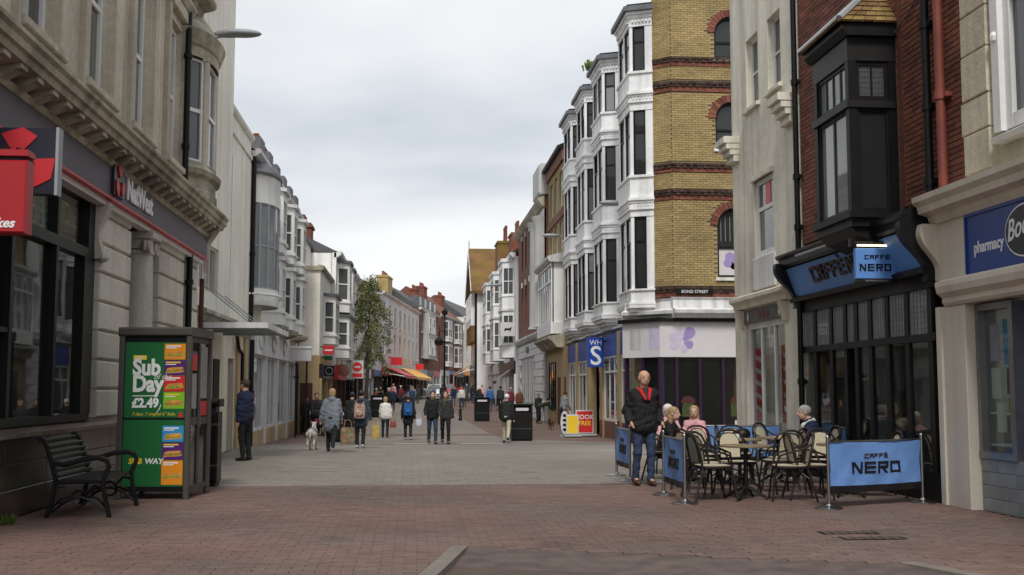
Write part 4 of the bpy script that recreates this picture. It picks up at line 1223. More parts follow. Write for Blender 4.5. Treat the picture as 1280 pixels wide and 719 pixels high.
# ------------------------------------------------------------------ yellow brick corner block with white bays
twr = thing('bay_window_block', 'four storey yellow brick corner block with tall white bay windows', 'building', (7.75, 40, 0))
GZ = gz(36)
FT = Fr((0, 35.0, 0), (1, 0, 0), (0, -1, 0))             # end wall towards the side street
AW = [(9.75, 10.85, 5.05, 6.75), (9.75, 10.85, 9.25, 10.25), (9.75, 10.85, 12.25, 13.1), (12.6, 13.7, 5.05, 6.75), (12.6, 13.7, 9.25, 10.25), (12.6, 13.7, 12.25, 13.1)]
wall(FT, 8.3, 16, 3.9, 15.2, [(a, c, v0, v1+.55) for a, c, v0, v1 in AW], .3, -.03).build('end_wall', 'mortar', twr)
BANDS = [(12.0, 12.25), (11.15, 11.45), (8.5, 8.75), (7.6, 7.88), (4.45, 4.75)]
def arch_skip(a, c, v0, v1):
    uc, vc = (a+c)/2, (v0+v1)/2
    for x0, x1, w0, w1 in AW:
        if x0 < c-.02 and a+.02 < x1 and w0 < vc < w1: return True
        if vc >= w1 and math.hypot(uc-(x0+x1)/2, vc-w1) < (x1-x0)/2+.24: return True
    return any(q[0]-.04 < vc < q[1]+.04 for q in BANDS)
brickwork(FT, twr, 8.3, 11.6, 4.4, 15.1, 'yellow_brick', 250, (9.2, 6.2), arch_skip, w=-.03)
MB(FT).box(11.6, 16, 4.4, 15.1, -.03, -.01).build('far_brickwork', 'yellow_brick', twr)
FCH = Fr((7.76, 35.45, 0), (.54, -.45, 0), (-.45, -.54, 0)); LC = math.hypot(.54, .45)
MB(FCH).box(0, LC, 3.9, 15.2, -.3, -.03).build('corner_wall', 'mortar', twr)
brickwork(FCH, twr, 0, LC, 4.4, 15.1, 'yellow_brick', 0, None, lambda a, c, v0, v1: any(q[0]-.04 < (v0+v1)/2 < q[1]+.04 for q in BANDS), w=-.03)
for q0, q1 in BANDS:
    for fr, a, c in ((FT, 8.3, 11.6), (FCH, 0, LC)):
        b = MB(fr)
        mid = (q0+q1)/2; u = a; k = 0
        while u < c-.02:
            e2 = min(u+.112, c)
            b.box(u+.004, e2-.004, mid-.03, mid+.05, -.03, .05+.02*(k % 2), tone=random.random())
            b.box(u+.004, e2-.004, mid+.055, q1, -.03, .085, tone=random.random()); u = e2; k += 1
        b.build('dark_band', 'dark_brick', twr, kind='stuff')
        b = MB(fr); u = a
        while u < c-.02:
            e2 = min(u+.222, c); b.box(u+.004, e2-.004, q0-.035, q0+.03, -.03, .03, tone=random.random()); b.box(u+.004, e2-.004, q0+.036, mid-.034, -.03, .02, tone=random.random()); u = e2
        b.build('red_band', 'arch_brick', twr, kind='stuff')
for i, (x0, x1, v0, v1) in enumerate(AW):
    cx, r = (x0+x1)/2, (x1-x0)/2
    for k in range(15):                                   # ring of arch bricks
        a0, a1 = math.pi*k/15, math.pi*(k+1)/15
        P = lambda rr, a: (cx+rr*math.cos(a), v1+rr*math.sin(a))
        MB(FT).prism([P(r, a0+.012), P(r+.23, a0+.008), P(r+.23, a1-.008), P(r, a1-.012)], -.05, .045, tone=random.random()).build('arch_brick', 'arch_brick', twr)
    f = MB(FT)                                            # arched timber frame
    f.box(x0, x0+.07, v0, v1, -.22, -.12); f.box(x1-.07, x1, v0, v1, -.22, -.12); f.box(x0, x1, v0, v0+.09, -.22, -.11); f.box(x0, x1, (v0+v1)/2+.1, (v0+v1)/2+.17, -.22, -.125)
    n = 12
    pts = [(cx+rr*math.cos(math.pi*k/n), v1+rr*math.sin(math.pi*k/n), -.12) for rr in (r, r-.08) for k in range(n+1)]
    f.add(pts, [(k, k+1, n+2+k, n+1+k) for k in range(n)])
    wo = f.build('arched_window', 'black_paint', twr)
    half = [(x0+.03, v0+.05), (x1-.03, v0+.05)]+[(cx+(r-.02)*math.cos(math.pi*k/n), v1+(r-.02)*math.sin(math.pi*k/n)) for k in range(n+1)]
    MB(FT).prism(half, -.19, -.18).build('pane', 'glass_dark', wo)
    MB(FT).box(x0-.08, x1+.08, v0-.1, v0, -.1, .06).build('sill', 'white_grimy', twr)
    if i == 0:
        MB(FT).box(x0+.07, x1-.07, v0+.09, v0+1.0, -.178, -.17).build('window_card', 'fascia_white', wo)
        for a, rr in ((.5, .16), (2.0, .16), (3.6, .14), (5.2, .14)):
            MB(FT).prism([(cx-.05+.15*math.cos(a)+rr*math.cos(t), v0+.55+.15*math.sin(a)+rr*math.sin(t)) for t in [k*math.pi/6 for k in range(12)]], -.17, -.165-.001*a).build('petal_print', 'petal_purple', wo)
        for k in range(6): MB(FT).box(x0+.15+k*.15, x0+.165+k*.15, v1-.5, v1+.3, -.178, -.172).build('blind_slat', 'lamp_grey', wo)
st = MB(FT).box(8.35, 9.55, 4.50, 4.68, .09, .11).build('street_sign', 'black_paint', twr)
text('BOND STREET', .135, FT, 8.95, 4.54, .111, 'bank_letter', st, align='CENTER', depth=.001)
# white long wall and its bays
FB = Fr((7.75, 0, 0), (0, 1, 0), (-1, 0, 0))
MB(FB).box(35.45, 53.6, 3.6, 14.2, -.4, 0).build('street_wall', 'white_stucco', twr)
MB(FB).box(35.5, 53.6, -1, 14.0, -11, -2.6).build('rear_wing', 'red_brick_soft', twr)
MB(FB).box(35.5, 53.6, 13.9, 14.1, -2.6, -.35).build('roof', 'roof_slate', twr)
LV = [(4.72, 7.08), (8.45, 10.6), (11.9, 13.42)]
def plan(u0, u1, p, ex=0.0):                              # bay outline: two cheeks and a front
    return [(u0-ex*1.2, 0), (u0+.32-ex, p+ex), (u1-.32+ex, p+ex), (u1+ex*1.2, 0)]
def facets(u0, u1, p):
    pl = plan(u0, u1, p)
    for (a, wa), (c, wc) in zip(pl, pl[1:]):
        A, C = Vector(FB((a, 0, wa))), Vector(FB((c, 0, wc)))
        d = C-A; nr = Vector((-d.y, d.x, 0))
        if nr.x > 0 and abs(nr.x) > .01: nr = -nr
        yield Fr(A, d, nr), d.length
for bi, (u0, u1, ztop) in enumerate(((35.35, 38.0, 0), (40.75, 43.55, .0), (45.1, 47.9, .05), (49.2, 52.1, .0))):
    p = .68
    bb = MB(FB)
    for v0, v1, ex in ((3.72, 3.86, -.25), (3.86, 3.98, -.12), (3.98, 4.10, 0.02), (4.10, 4.2, .10), (4.2, 4.27, .11), (4.27, 4.66, .03), (4.66, 4.715, .08),
                       (7.08, 7.3, .02), (7.3, 7.38, .07), (7.38, 7.52, .04), (7.52, 7.6, .07), (7.6, 7.68, .11), (7.68, 7.76, .06), (7.76, 8.36, .03), (8.36, 8.44, .08),
                       (10.6, 10.85, .02), (10.85, 10.92, .07), (10.92, 11.05, .04), (11.05, 11.12, .07), (11.12, 11.2, .11), (11.2, 11.28, .06), (11.28, 11.82, .03), (11.82, 11.9, .08),
                       (13.42, 13.7, .02), (13.7, 13.8, .06), (13.8, 13.9, .12)):
        bb.slab(plan(u0, u1, p, ex), v0, v1)
    bo = bb.build('bay', 'white_stucco', twr, kind='stuff')
    bo.name = 'bay_bands'
    MB(FB).slab(plan(u0, u1, p, .22), 13.9, 14.06).build('bay_roof', 'lead_grey', twr)
    MB(FB).slab(plan(u0, u1, p, .10), 14.06, 14.16).build('bay_roof_cap', 'black_paint', twr)
    for fi, (fr, L_) in enumerate(facets(u0, u1, p)):
        m0, m1 = (.24 if fi == 0 else .10), (.24 if fi == 2 else .10)
        for li, (v0, v1) in enumerate(LV):
            two = L_ > 1.2
            for q0, q1 in [(0, m0), (L_-m1, L_)]+([(L_/2-.07, L_/2+.07)] if two else []):
                MB(fr).box(q0, q1, v0, v1, -.16, .0).build('mullion', 'white_stucco', twr)
            g = random.choice((('glass_dark', 'glass_mid'), ('glass_dark', 'glass_dark', 'glass_mid'), ('glass_mid', 'glass_pale', 'glass_mid'), ('glass_mid', 'glass_curtain', 'glass_dark')))
            for a, c in (((m0, L_/2-.07), (L_/2+.07, L_-m1)) if two else ((m0, L_-m1),)):
                window(fr, twr, a, c, v0, v1, -.03, 'black_paint', g, 1, 1, .045, .02, .08, split=(.66,))
            if random.random() < .4: MB(fr).box(m0+.05, L_-m1-.05, v0+.03, v0+random.uniform(.1, .5), -.14, -.12).build('window_card', 'curtain', twr)
        for vb in (7.41, 10.95, 13.55):                   # dentil rows under each bay cornice
            dn = MB(fr); k = .02
            while k < L_-.05: dn.box(k, k+.06, vb, vb+.075, 0, .085); k += .115
            dn.build('dentil_row', 'white_stucco', twr, kind='stuff')
mg = MB()
for i in range(220):
    x, y = random.gauss(7.0, .12), random.gauss(42.9, .25); z = 14.16; h = random.uniform(.05, .28)
    mg.add([(x, y, z), (x+.04, y, z+h*.6), (x+random.uniform(-.08, .08), y+.03, z+h), (x-.04, y+.03, z+h*.6)], [(0, 1, 2, 3)])
mg.build('roof_grass', 'moss_grass', label='tuft of grass growing on the roof of the second bay', cat='grass tuft', kind='stuff')
# string between shop and bays
MB(FB).prof([(0, 3.55), (.14, 3.57), (.18, 3.66), (.36, 3.70), (.36, 3.78), (0, 3.85)], 36.5, 53.6).build('shop_cornice', 'white_grimy', twr)
MB(FT).prof([(-.03, 3.72), (.34, 3.74), (.38, 3.82), (.50, 3.88), (.52, 3.98), (.28, 4.06), (.24, 4.3), (.30, 4.38), (-.03, 4.42)], 8.2, 16).build('shop_cornice', 'white_grimy', twr)
CP = [(-.03, 3.72), (.34, 3.74), (.38, 3.82), (.50, 3.88), (.52, 3.98), (.28, 4.06), (.24, 4.3), (.30, 4.38), (-.03, 4.42)]
FK = Fr((6.95, 36.15, 0), (1.28, -1.15, 0), (-1.15, -1.28, 0)); MB(FK).prof([(a-.3, c-.003) for a, c in CP], -.05, math.hypot(1.28, 1.15)+.12).build('shop_cornice', 'white_grimy', twr)
# corner shop under a white fascia
FD = Fr((6.87, 36.3, 0), (.93, -1.4, 0), (-1.4, -.93, 0)); LD = math.hypot(.93, 1.4)
FE = Fr((7.8, 34.9, 0), (1, 0, 0), (0, -1, 0))
MB(FD).box(0, LD, 2.5, 3.62, -.3, .0).build('fascia_return', 'fascia_white', twr)
fe = MB(FE).box(0, 7.5, 2.5, 3.62, -.3, .0).build('fascia', 'fascia_white', twr)
MB(FD).box(-.1, LD+.1, 3.62, 3.74, -.3, .12).build('fascia_cap', 'black_paint', twr); MB(FE).box(.02, 7.5, 3.62, 3.72, -.12, .12).build('fascia_cap', 'black_paint', twr)
def petal(fr, cu, cv, r0, ang, L_, wd, mat, par, w):
    pts = []
    for i in range(14):
        t = i/13*2*math.pi; x = L_*(.5-.5*math.cos(t)); y = wd*math.sin(t)*(.35+.65*(.5-.5*math.cos(t)))
        pts.append((cu+(r0+x)*math.cos(ang)-y*math.sin(ang), cv+(r0+x)*math.sin(ang)+y*math.cos(ang)))
    MB(fr).prism(pts, w, w+.006).build('petal_mark', mat, par)
for a, l, w_, mt in ((R(50), .52, .24, 'petal_purple'), (R(150), .42, .2, 'petal_pale'), (R(100), .42, .16, 'petal_pale'), (R(-20), .32, .18, 'petal_purple'), (R(205), .36, .18, 'petal_pale'), (R(-75), .30, .15, 'petal_pale')):
    petal(FE, .72, 2.98, .05, a, l, w_, mt, fe, .001+abs(a)*.0005)
MB(FD).box(.35, .85, 2.75, 3.4, 0, .004).build('faded_patch', 'grey_white', fe)
MB(FD).box(1.2, LD-.02, 2.75, 3.5, 0, .004).build('faded_patch', 'petal_pale', fe)
ring_ = [(3.05+.13*math.cos(t), 3.1+.19*math.sin(t)) for t in [k*math.pi/10 for k in range(20)]]
MB(FE).tube([(a, c, .01) for a, c in ring_+ring_[:1]], .018, 5).build('ring_mark', 'leaf_olive', fe)
pf = MB(FE); z0 = gz(34.9)
for q in (.02, .55, 1.3, 2.05, 3.0): pf.box(q-.05, q+.05, z0-.05, 2.5, -.2, -.06)
pf.box(0, 3.1, z0-.05, z0+.28, -.2, -.07)
pg = pf.build('shop_front', 'purple_paint', twr)
for a, c in ((.07, .50), (.60, 1.25), (1.35, 2.0), (2.1, 2.95)): MB(FE).box(a, c, z0+.28, 2.5, -.15, -.14).build('pane', 'glass_clear', pg)
pf = MB(FD)
for q in (.06, LD/2, LD-.06): pf.box(q-.05, q+.05, z0-.05, 2.5, -.2, -.06)
pf.box(0, LD, z0-.05, z0+.28, -.2, -.07); ph = pf.build('shop_front', 'purple_paint', twr)
for a, c in ((.11, LD/2-.05), (LD/2+.05, LD-.11)): MB(FD).box(a, c, z0+.28, 2.5, -.15, -.14).build('pane', 'glass_clear', ph)
MB(FE).box(3.1, 7.5, z0-.1, 2.5, -.3, -.1).build('shop_side', 'fascia_white', twr)
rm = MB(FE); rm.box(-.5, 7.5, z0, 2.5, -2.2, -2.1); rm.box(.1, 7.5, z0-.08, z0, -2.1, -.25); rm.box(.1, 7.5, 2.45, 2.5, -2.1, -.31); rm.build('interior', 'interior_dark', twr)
for fr, q in ((FD, .45), (FD, 1.2), (FE, .92), (FE, 2.5)):
    n_ = MB(fr).lathe((0, 0, 0), [(0, 0)], 3) if False else None
    pts = [(q+.2*math.cos(t), .92+.2*math.sin(t)) for t in [k*math.pi/8 for k in range(9)]]
    MB(fr).prism(pts+[(q-.2, .62), (q+.2, .62)], -.135, -.13).build('window_sticker', 'sticker_lime', twr)
    MB(fr).prism([(q+.24*math.cos(t), 1.04+.24*math.sin(t)) for t in [k*math.pi/8 for k in range(9)]], -.129, -.126).build('window_sticker', 'sticker_red', twr)
MB(FE).box(2.42, 2.68, .1, .5, -.135, -.13).build('window_notice', 'fascia_white', twr)
# stationer's front under the bays
SF = FB.shift(w=.45)
PI_ = [(36.35, 36.95), (39.1, 39.6), (42.7, 43.3), (46.0, 46.5), (49.3, 49.8), (52.3, 54.0)]
for a, c in PI_:
    MB(SF).box(a, c, gz(a)-.3, 3.55, -.3, .02).build('shop_pier', 'fawn_stone', twr)
    MB(SF).box(a-.01, c+.01, gz(a)-.3, gz(a)+.65, .02, .04).build('pier_base', 'red_brick_soft', twr)
for (a, c), (a2, c2) in zip(PI_, PI_[1:]):
    MB(SF).box(c, a2, 2.72, 3.52, -.25, -.02).build('fascia', 'smith_blue', twr)
    z0 = gz(c)
    if c > 42 and a2 < 46.2:
        MB(SF).box(c, c+.9, z0+.6, 2.7, -.3, -.1).build('window_box', 'glass_mid', twr)
        MB(SF).box(c+.9, a2, z0-.1, 2.7, -1.2, -1.1).build('doorway', 'interior_mid', twr)
        continue
    window(SF, twr, c, a2, z0+.6, 2.72, -.05, 'white_paint', 'glass_mid', 3, 2, .07, .03, .1, split=(.76,), name='shop_window')
    MB(SF).box(c, a2, z0-.3, z0+.6, -.3, -.04).build('stall_riser', 'red_brick_soft', twr)
MB(SF).box(53.0, 53.5, gz(53)-.2, 2.1, .0, .03).build('side_door', 'rust_iron', twr)
hs = thing('hanging_sign', 'deep blue hanging sign with a large white S under the bays', 'sign', (7, 42, 2.3))
f_ = FS.shift(w=-42.0)
MB(f_).box(6.60, 7.22, 2.32, 3.44, -.06, .06, c=.01).build('sign_box', 'smith_blue', hs)
text('WH', .27, f_, 6.91, 3.16, .061, 'bank_letter', hs, align='CENTER', depth=.002)
text('S', 1.0, f_, 6.91, 2.42, .061, 'bank_letter', hs, align='CENTER', depth=.002, bold=.012)
MB(f_).tube([(7.22, 2.5, 0), (7.6, 2.5, 0)], .03, 6).build('bracket', 'black_iron', hs); MB(f_).tube([(7.22, 3.3, 0), (7.6, 3.3, 0)], .03, 6).build('bracket', 'black_iron', hs)
def wall_lamp(x, y, z, dx, label):
    lp = thing('wall_lamp', label, 'street lamp', (x, y, z), 'wall lamps along the right hand row')
    ROOT[lp.name] = Vector((0, 0, 0))
    MB(W0).tube([(0, 0, 0), (dx*.5, .12, 0), (dx*.8, .14, 0)], .03, 6).build('arm', 'lamp_grey', lp, smooth=True)
    blob('lamp_head', 'lamp_grey', lp, [('e', (dx*1.15, 0, .15), (.45, .17, .10))], .04)
    return lp
wall_lamp(7.72, 39, 7.95, -.6, 'grey wall lamp between the first and second white bays')
wall_lamp(7.55, 54.0, 8.85, -.72, 'grey wall lamp on the yellow fronted house beyond the bays')
# ------------------------------------------------------------------ rows of houses
def gable_prism(fr, u0, u1, v, h, w0, w1):
    """pitched roof with its ridge along u"""
    wm = (w0+w1)/2
    return MB(fr).add([(u0, v, w0), (u0, v, w1), (u1, v, w1), (u1, v, w0), (u0, v+h, wm), (u1, v+h, wm)], [(0, 1, 4), (1, 2, 5, 4), (2, 3, 5), (3, 0, 4, 5), (0, 3, 2, 1)])
def chimney(fr, par, u, v, w, l=1.2, d=.7, h=1.6, pots=4, mat='chimney_red', pot='chimney_pot', ph=.45):
    b = MB(fr); b.box(u-l/2, u+l/2, v-1.5, v+h, w-d/2, w+d/2); b.box(u-l/2-.08, u+l/2+.08, v+h-.25, v+h-.1, w-d/2-.08, w+d/2+.08)
    c = b.build('chimney', mat, par)
    for i in range(pots):
        x = u-l/2+l*(i+.5)/pots
        MB(fr).lathe((x, v+h, w), [(.13, 0), (.10, ph*.8), (.13, ph*.85), (.12, ph)], 8).build('chimney_pot', pot, c, smooth=True)
    return c
def sash_row(fr, par, spans, v0, v1, w=-.08, fm='white_paint', gm=None, nx=2, ny=2, sill='white_paint', fw=.07, bar=.02):
    for a, c in spans:
        window(fr, par, a, c, v0, v1, w, fm, gm or random.choice(('glass_dark', 'glass_mid', 'glass_mid')), nx, ny, fw, bar, .08)
        if sill: MB(fr).box(a-.08, c+.08, v0-.1, v0, -.05, .08).build('sill', sill, par)
def canted_bay(fr, par, u0, u1, v0, v1, p, mat='white_paint', gm='glass_mid', base=.5, cap=.3, nx=2, ny=2, capmat='lead_grey', ex=.10):
    """three sided bay with sashes in each face"""
    s = min(.45, (u1-u0)*.25)
    P = lambda e: [(u0-e, 0), (u0+s-e*.5, p+e), (u1-s+e*.5, p+e), (u1+e, 0)]
    MB(fr).slab(P(0), v0-base, v0).build('bay_apron', mat, par)
    MB(fr).slab(P(.06), v0-.06, v0+.02).build('bay_sill', mat, par)
    MB(fr).slab(P(0), v1, v1+cap*.6).build('bay_frieze', mat, par)
    MB(fr).slab(P(ex), v1+cap*.6, v1+cap).build('bay_cap', capmat, par)
    pl = P(0)
    for (a, wa), (c, wc) in zip(pl, pl[1:]):
        A, C = Vector(fr((a, 0, wa))), Vector(fr((c, 0, wc))); d = C-A; nr = Vector((d.y, -d.x, 0))
        if nr.dot(fr.W) < 0: nr = -nr
        f = Fr((A.x, A.y, fr.O.z), d, nr)
        window(f, par, .02, d.length-.02, v0+.02, v1, 0, mat, gm, nx if d.length > .9 else 1, ny, .09, .022, .1)
def shop(fr, par, u0, u1, z0, zt, fas, fm='white_paint', fasmat='white_grimy', n=3, gm='glass_mid', riser='grey_white', w=.05):
    MB(fr).box(u0, u1, zt, fas, -.2, w+.1).build('fascia', fasmat, par)
    MB(fr).box(u0, u1, z0-.5, z0+.5, -.2, w).build('stall_riser', riser, par)
    L_ = (u1-u0)/n
    for i in range(n):
        MB(fr).box(u0+i*L_-.12, u0+i*L_+.12, z0-.5, zt, -.2, w+.06).build('shop_pilaster', fm, par)
        window(fr, par, u0+i*L_+.12, u0+(i+1)*L_-.12, z0+.5, zt, w-.05, fm, gm, 3, 1, .07, .03, .1, name='shop_window')
    MB(fr).box(u1-.12, u1+.12, z0-.5, zt, -.2, w+.061).build('shop_pilaster', fm, par)

# ------------------------------------------------------------------ stepped cream building after the bank
FM = Fr((-4.85, 0, 0), (0, 1, 0), (1, 0, 0)); FMt = Fr((-4.6, 0, 0), (0, 1, 0), (1, 0, 0))
dec = thing('cream_building', 'plain cream stepped building with glass canopy beyond the bank', 'building', (-4.85, 29, 0))
wall(FMt, 24.35, 28.6, 3.2, 14, [(24.5, 26.9, 3.65, 4.75)], .2).build('tall_wall', 'cream_render', dec)
MB(FMt).box(24.35, 28.59, 0, 14, -8, -.9).build('rear_wing', 'cream_render', dec)
MB(FMt).box(28.45, 28.6, 0, 13.99, -.9, -.2).build('return_wall', 'cream_render', dec)
window(FMt, dec, 24.5, 26.9, 3.65, 4.75, -.05, 'cream_paint', 'glass_pale', 3, 1, .06, .03)
MB(FMt).lathe((28.3, 3.2, -.3), [(.3, 0), (.3, 10.8)], 12, a0=-5, a1=95).build('rounded_corner', 'cream_render', dec, smooth=True)
wall(FM, 28.6, 33.55, 3.2, 8.85, [(29.85, 30.25, 4.3, 7.7)], .2).build('low_wall', 'cream_render', dec)
MB(FM).box(28.6, 33.55, 0, 8.7, -8, -.35).build('rear_wing', 'cream_render', dec)
MB(FM).prof([(-.3, 8.85), (.05, 8.85), (.10, 8.92), (.10, 9.0), (-.3, 9.02)], 28.6, 33.6).build('coping', 'cream_render', dec)
MB(FM).box(28.6, 33.56, 8.3, 8.4, 0, .05).build('string_course', 'cream_render', dec)
gr = MB(FM)
MB(FM).box(29.85, 30.25, 4.3, 7.7, -.2, -.15).build('grille_back', 'interior_mid', dec)
for k in range(28): MB(FM).box(29.86, 30.24, 4.33+k*.12, 4.40+k*.12, -.14, -.03).build('grille_bar', 'grille', dec)
MB(FM).box(29.3, 30.6, 9.0, 9.9, -1.8, -.9).build('roof_lantern', 'lead_grey', dec)
for fr, a, c in ((FMt, 24.35, 28.6), (FM, 28.6, 33.9)):
    MB(fr).prof([(-.2, 2.98), (.05, 2.98), (.12, 3.08), (.22, 3.12), (.22, 3.2), (-.05, 3.3)], a, c).build('ledge', 'cornice_stone', dec)
MB(FMt).box(24.35, 28.6, 0, 2.98, -.5, -.12).build('ground_wall', 'cream_paint', dec)
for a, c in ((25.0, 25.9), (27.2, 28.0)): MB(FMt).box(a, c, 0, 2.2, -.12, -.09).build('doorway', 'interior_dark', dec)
wall(FM, 28.6, 33.9, -.2, 2.98, [(30.2, 31.2, -.2, 2.3)], .3).build('ground_wall', 'cream_paint', dec)
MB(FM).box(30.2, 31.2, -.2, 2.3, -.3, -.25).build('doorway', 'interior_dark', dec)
for a in (28.7, 31.4, 32.8): MB(FM).box(a, a+.4, -.2, 2.95, 0, .08).build('pilaster', 'fawn_stone' if a > 30 else 'cream_paint', dec)
drainpipe(FM, 33.75, 3.2, 8.6, .07, .07, 'black_paint', dec, (8.3, 5.5))
drainpipe(FM, 33.9, -.2, 2.95, .10, .07, 'black_paint', dec, (1.4,))
tube_on(FM, [(31.0, 2.9, .1), (31.2, 2.6, .12), (31.9, 2.45, .12), (31.95, -.1, .12)], .05, 'waste_pipe', 'black_paint', dec)
can = thing('glass_canopy', 'shallow glass canopy on rods over the cream building entrance', 'canopy', (-4.1, 26, 3))
cn = MB(FMt); cn.box(24.42, 28.4, 2.84, 2.87, 0.02, 1.45); cn.build('glass_sheet', 'glass_canopy', can)
MB(FMt).box(24.38, 28.44, 2.78, 2.90, 1.45, 1.51).build('front_rail', 'white_grimy', can)
MB(FMt).box(24.36, 24.42, 2.78, 2.90, .0, 1.45).build('side_rail', 'white_grimy', can)
for a in (25.0, 26.4, 27.8): MB(FMt).box(a-.03, a+.03, 2.78, 2.84, .0, 1.45).build('canopy_rib', 'lamp_grey', can); tube_on(FMt, [(a, 3.75, .02), (a, 2.88, 1.1)], .014, 'tie_rod', 'lamp_grey', can, 5)

# ------------------------------------------------------------------ white shop house with glazed bow and stacked bays
whs = thing('white_bay_house', 'cream house with glazed bow and stacked white bays above pale shopfront', 'building', (-4.85, 40, 0))
spans = [(36.9, 38.9), (40.3, 42.3), (43.8, 45.8)]
MB(FM).box(33.6, 47.0, 3.0, 8.6, -.4, 0).build('wall', 'cream_render', whs)
MB(FM).box(33.6, 47.0, -1, 8.5, -9, -.4).build('rear_wing', 'cream_render', whs)
gable_prism(FM, 33.6, 47.0, 8.62, 2.4, -8, .15).build('roof', 'tile_moss', whs)
MB(FM).prof([(-.1, 8.4), (.15, 8.45), (.28, 8.55), (.28, 8.66), (-.1, 8.7)], 33.6, 47.0).build('eaves', 'white_grimy', whs)
for k in range(6): MB(FM).box(34.6+k*2.1, 35.3+k*2.1, 8.7, 9.25, -.35, .18, c=.05).build('parapet_block', 'lead_grey', whs)
bw = MB(FM); bw.lathe((35.2, 4.0, 0), [(1.35, 0), (1.4, .1), (1.35, .2), (1.35, .5)], 16, a0=0, a1=180, sy=.5); bw.lathe((35.2, 7.1, 0), [(1.35, 0), (1.35, .9), (1.45, 1.0), (1.5, 1.1), (1.2, 1.4), (.3, 1.6)], 16, a0=0, a1=180, sy=.5)
bw = MB(FM); bw.lathe((35.2, 4.0, 0), [(1.35, 0), (1.4, .1), (1.35, .2), (1.35, .5)], 16, a0=0, a1=180, sy=.5); bw.build('bow_apron', 'white_paint', whs, smooth=True)
bw = MB(FM); bw.lathe((35.2, 7.1, 0), [(1.35, 0), (1.35, .8), (1.4, .85)], 16, a0=0, a1=180, sy=.5); bw.build('bow_frieze', 'white_paint', whs, smooth=True)
bw = MB(FM); bw.lathe((35.2, 7.95, 0), [(1.45, 0), (1.48, .08), (1.2, .35), (.3, .6)], 16, a0=0, a1=180, sy=.5); bw.build('bow_roof', 'lead_grey', whs, smooth=True)
for k in range(8):
    a0, a1 = math.pi*(1-k/8), math.pi*(1-(k+1)/8)
    A = Vector(FM((35.2+1.35*math.cos(a0), 0, .675*math.sin(a0)))); C = Vector(FM((35.2+1.35*math.cos(a1), 0, .675*math.sin(a1))))
    d = C-A; window(Fr(A, d, Vector((d.y, -d.x, 0))), whs, 0, d.length, 4.5, 7.1, 0, 'lamp_grey', 'glass_pale', 1, 2, .035, .02, .06)
tube_on(FM, [(35.2+1.5*math.cos(t), 4.32, .8*math.sin(t)) for t in [math.pi*k/12 for k in range(13)]], .04, 'bow_rail', 'white_paint', whs, 6)
for a, c in spans:
    canted_bay(FM, whs, a, c, 6.35, 7.85, .55, base=.35, ny=2, nx=2, capmat='white_grimy')
    canted_bay(FM, whs, a, c, 4.05, 5.55, .55, base=.45, ny=2, nx=2, capmat='white_grimy')
    tube_on(FM, [(a-.15, 3.45, .2), ((a+c)/2, 3.5, .62), (c+.15, 3.45, .2)], .12, 'bay_corbel', 'cornice_stone', whs, 6)
shop(FM, whs, 34.2, 46.8, gz(40), 2.55, 3.45, 'white_grimy', 'white_grimy', 4, 'glass_pale', 'fawn_stone')
for k in range(3): tube_on(FM, [(35.6+k*3.2+.5*math.cos(t)*1.2, 3.0+.26*math.sin(t), .17) for t in [math.pi*j/6 for j in range(13)]], .02, 'fascia_garland', 'grey_white', whs, 5)
chimney(FM, whs, 46.2, 9.9, -1.6, .9, .6, 1.6, 2)
# ------------------------------------------------------------------ cream house stepping forward with a brick gable behind
FM2 = Fr((-3.85, 0, 0), (0, 1, 0), (1, 0, 0))
stp = thing('cream_house', 'cream house stepping forward with white oriel and brick gable behind', 'building', (-3.9, 50, 0))
MB(FM2).box(47.05, 53.5, 2.9, 6.5, -2.2, 0).build('front_block', 'cream_render', stp)
MB(FM2).prof([(-.1, 6.5), (.12, 6.5), (.16, 6.58), (.16, 6.64), (-.1, 6.7)], 47.0, 53.5).build('coping', 'cornice_stone', stp)
MB(FM2).box(46.95, 47.05, 6.45, 6.62, -1.1, .1).build('coping_return', 'cornice_stone', stp)
MB(FM2).box(47.3, 53.5, -1, 8.2, -9, -1.0).build('rear_block', 'cream_render', stp)
FBk = Fr((-3.85, 47.3, 0), (1, 0, 0), (0, -1, 0))
brickwork(FBk, stp, -2.3, -1.0, 6.7, 8.3, 'red_brick_soft', 0, None)
MB(FM2).box(47.2, 53.5, 8.2, 8.32, -4.5, -.9).build('gable_coping', 'lead_grey', stp)
MB(FM2).box(47.05, 47.28, -1, 2.9, -1.0, 0).build('side_wall', 'fawn_stone', stp)
MB(FM2).box(47.02, 47.05, -.4, 1.75, -.75, -.25).build('side_door', 'rust_iron', stp)
canted_bay(FM2, stp, 48.9, 52.4, 3.85, 5.35, .5, base=.4, nx=2, ny=2, capmat='lead_grey')
drainpipe(FM, 46.8, -.5, 6.2, .12, .07, 'black_paint', stp, (6.0, 2))
MB(FM2).box(47.1, 53.5, 2.55, 2.9, -.4, .04).build('shop_lintel', 'fawn_stone', stp)
shop(FM2, stp, 47.3, 53.4, gz(50), 1.95, 2.5, 'fawn_stone', 'bank_navy', 2, 'glass_dark', 'dark_timber')
sb = thing('sign_board', 'blank white sign board on dark posts outside the pale shopfront', 'sign', (-4.1, 43.5, 0))
f_ = FS.shift(w=-43.5)
MB(f_).box(-4.58, -3.85, 2.55, 3.05, -.06, .06, c=.02).build('board', 'fascia_white', sb)
MB(f_).box(-4.62, -3.82, 3.05, 3.13, -.1, .1).build('board_cap', 'white_paint', sb)
for x in (-4.42, -4.02): MB(f_).tube([(x, gz(43.5)-.05, 0), (x, 2.55, 0)], .035, 8).build('post', 'black_iron', sb, smooth=True)
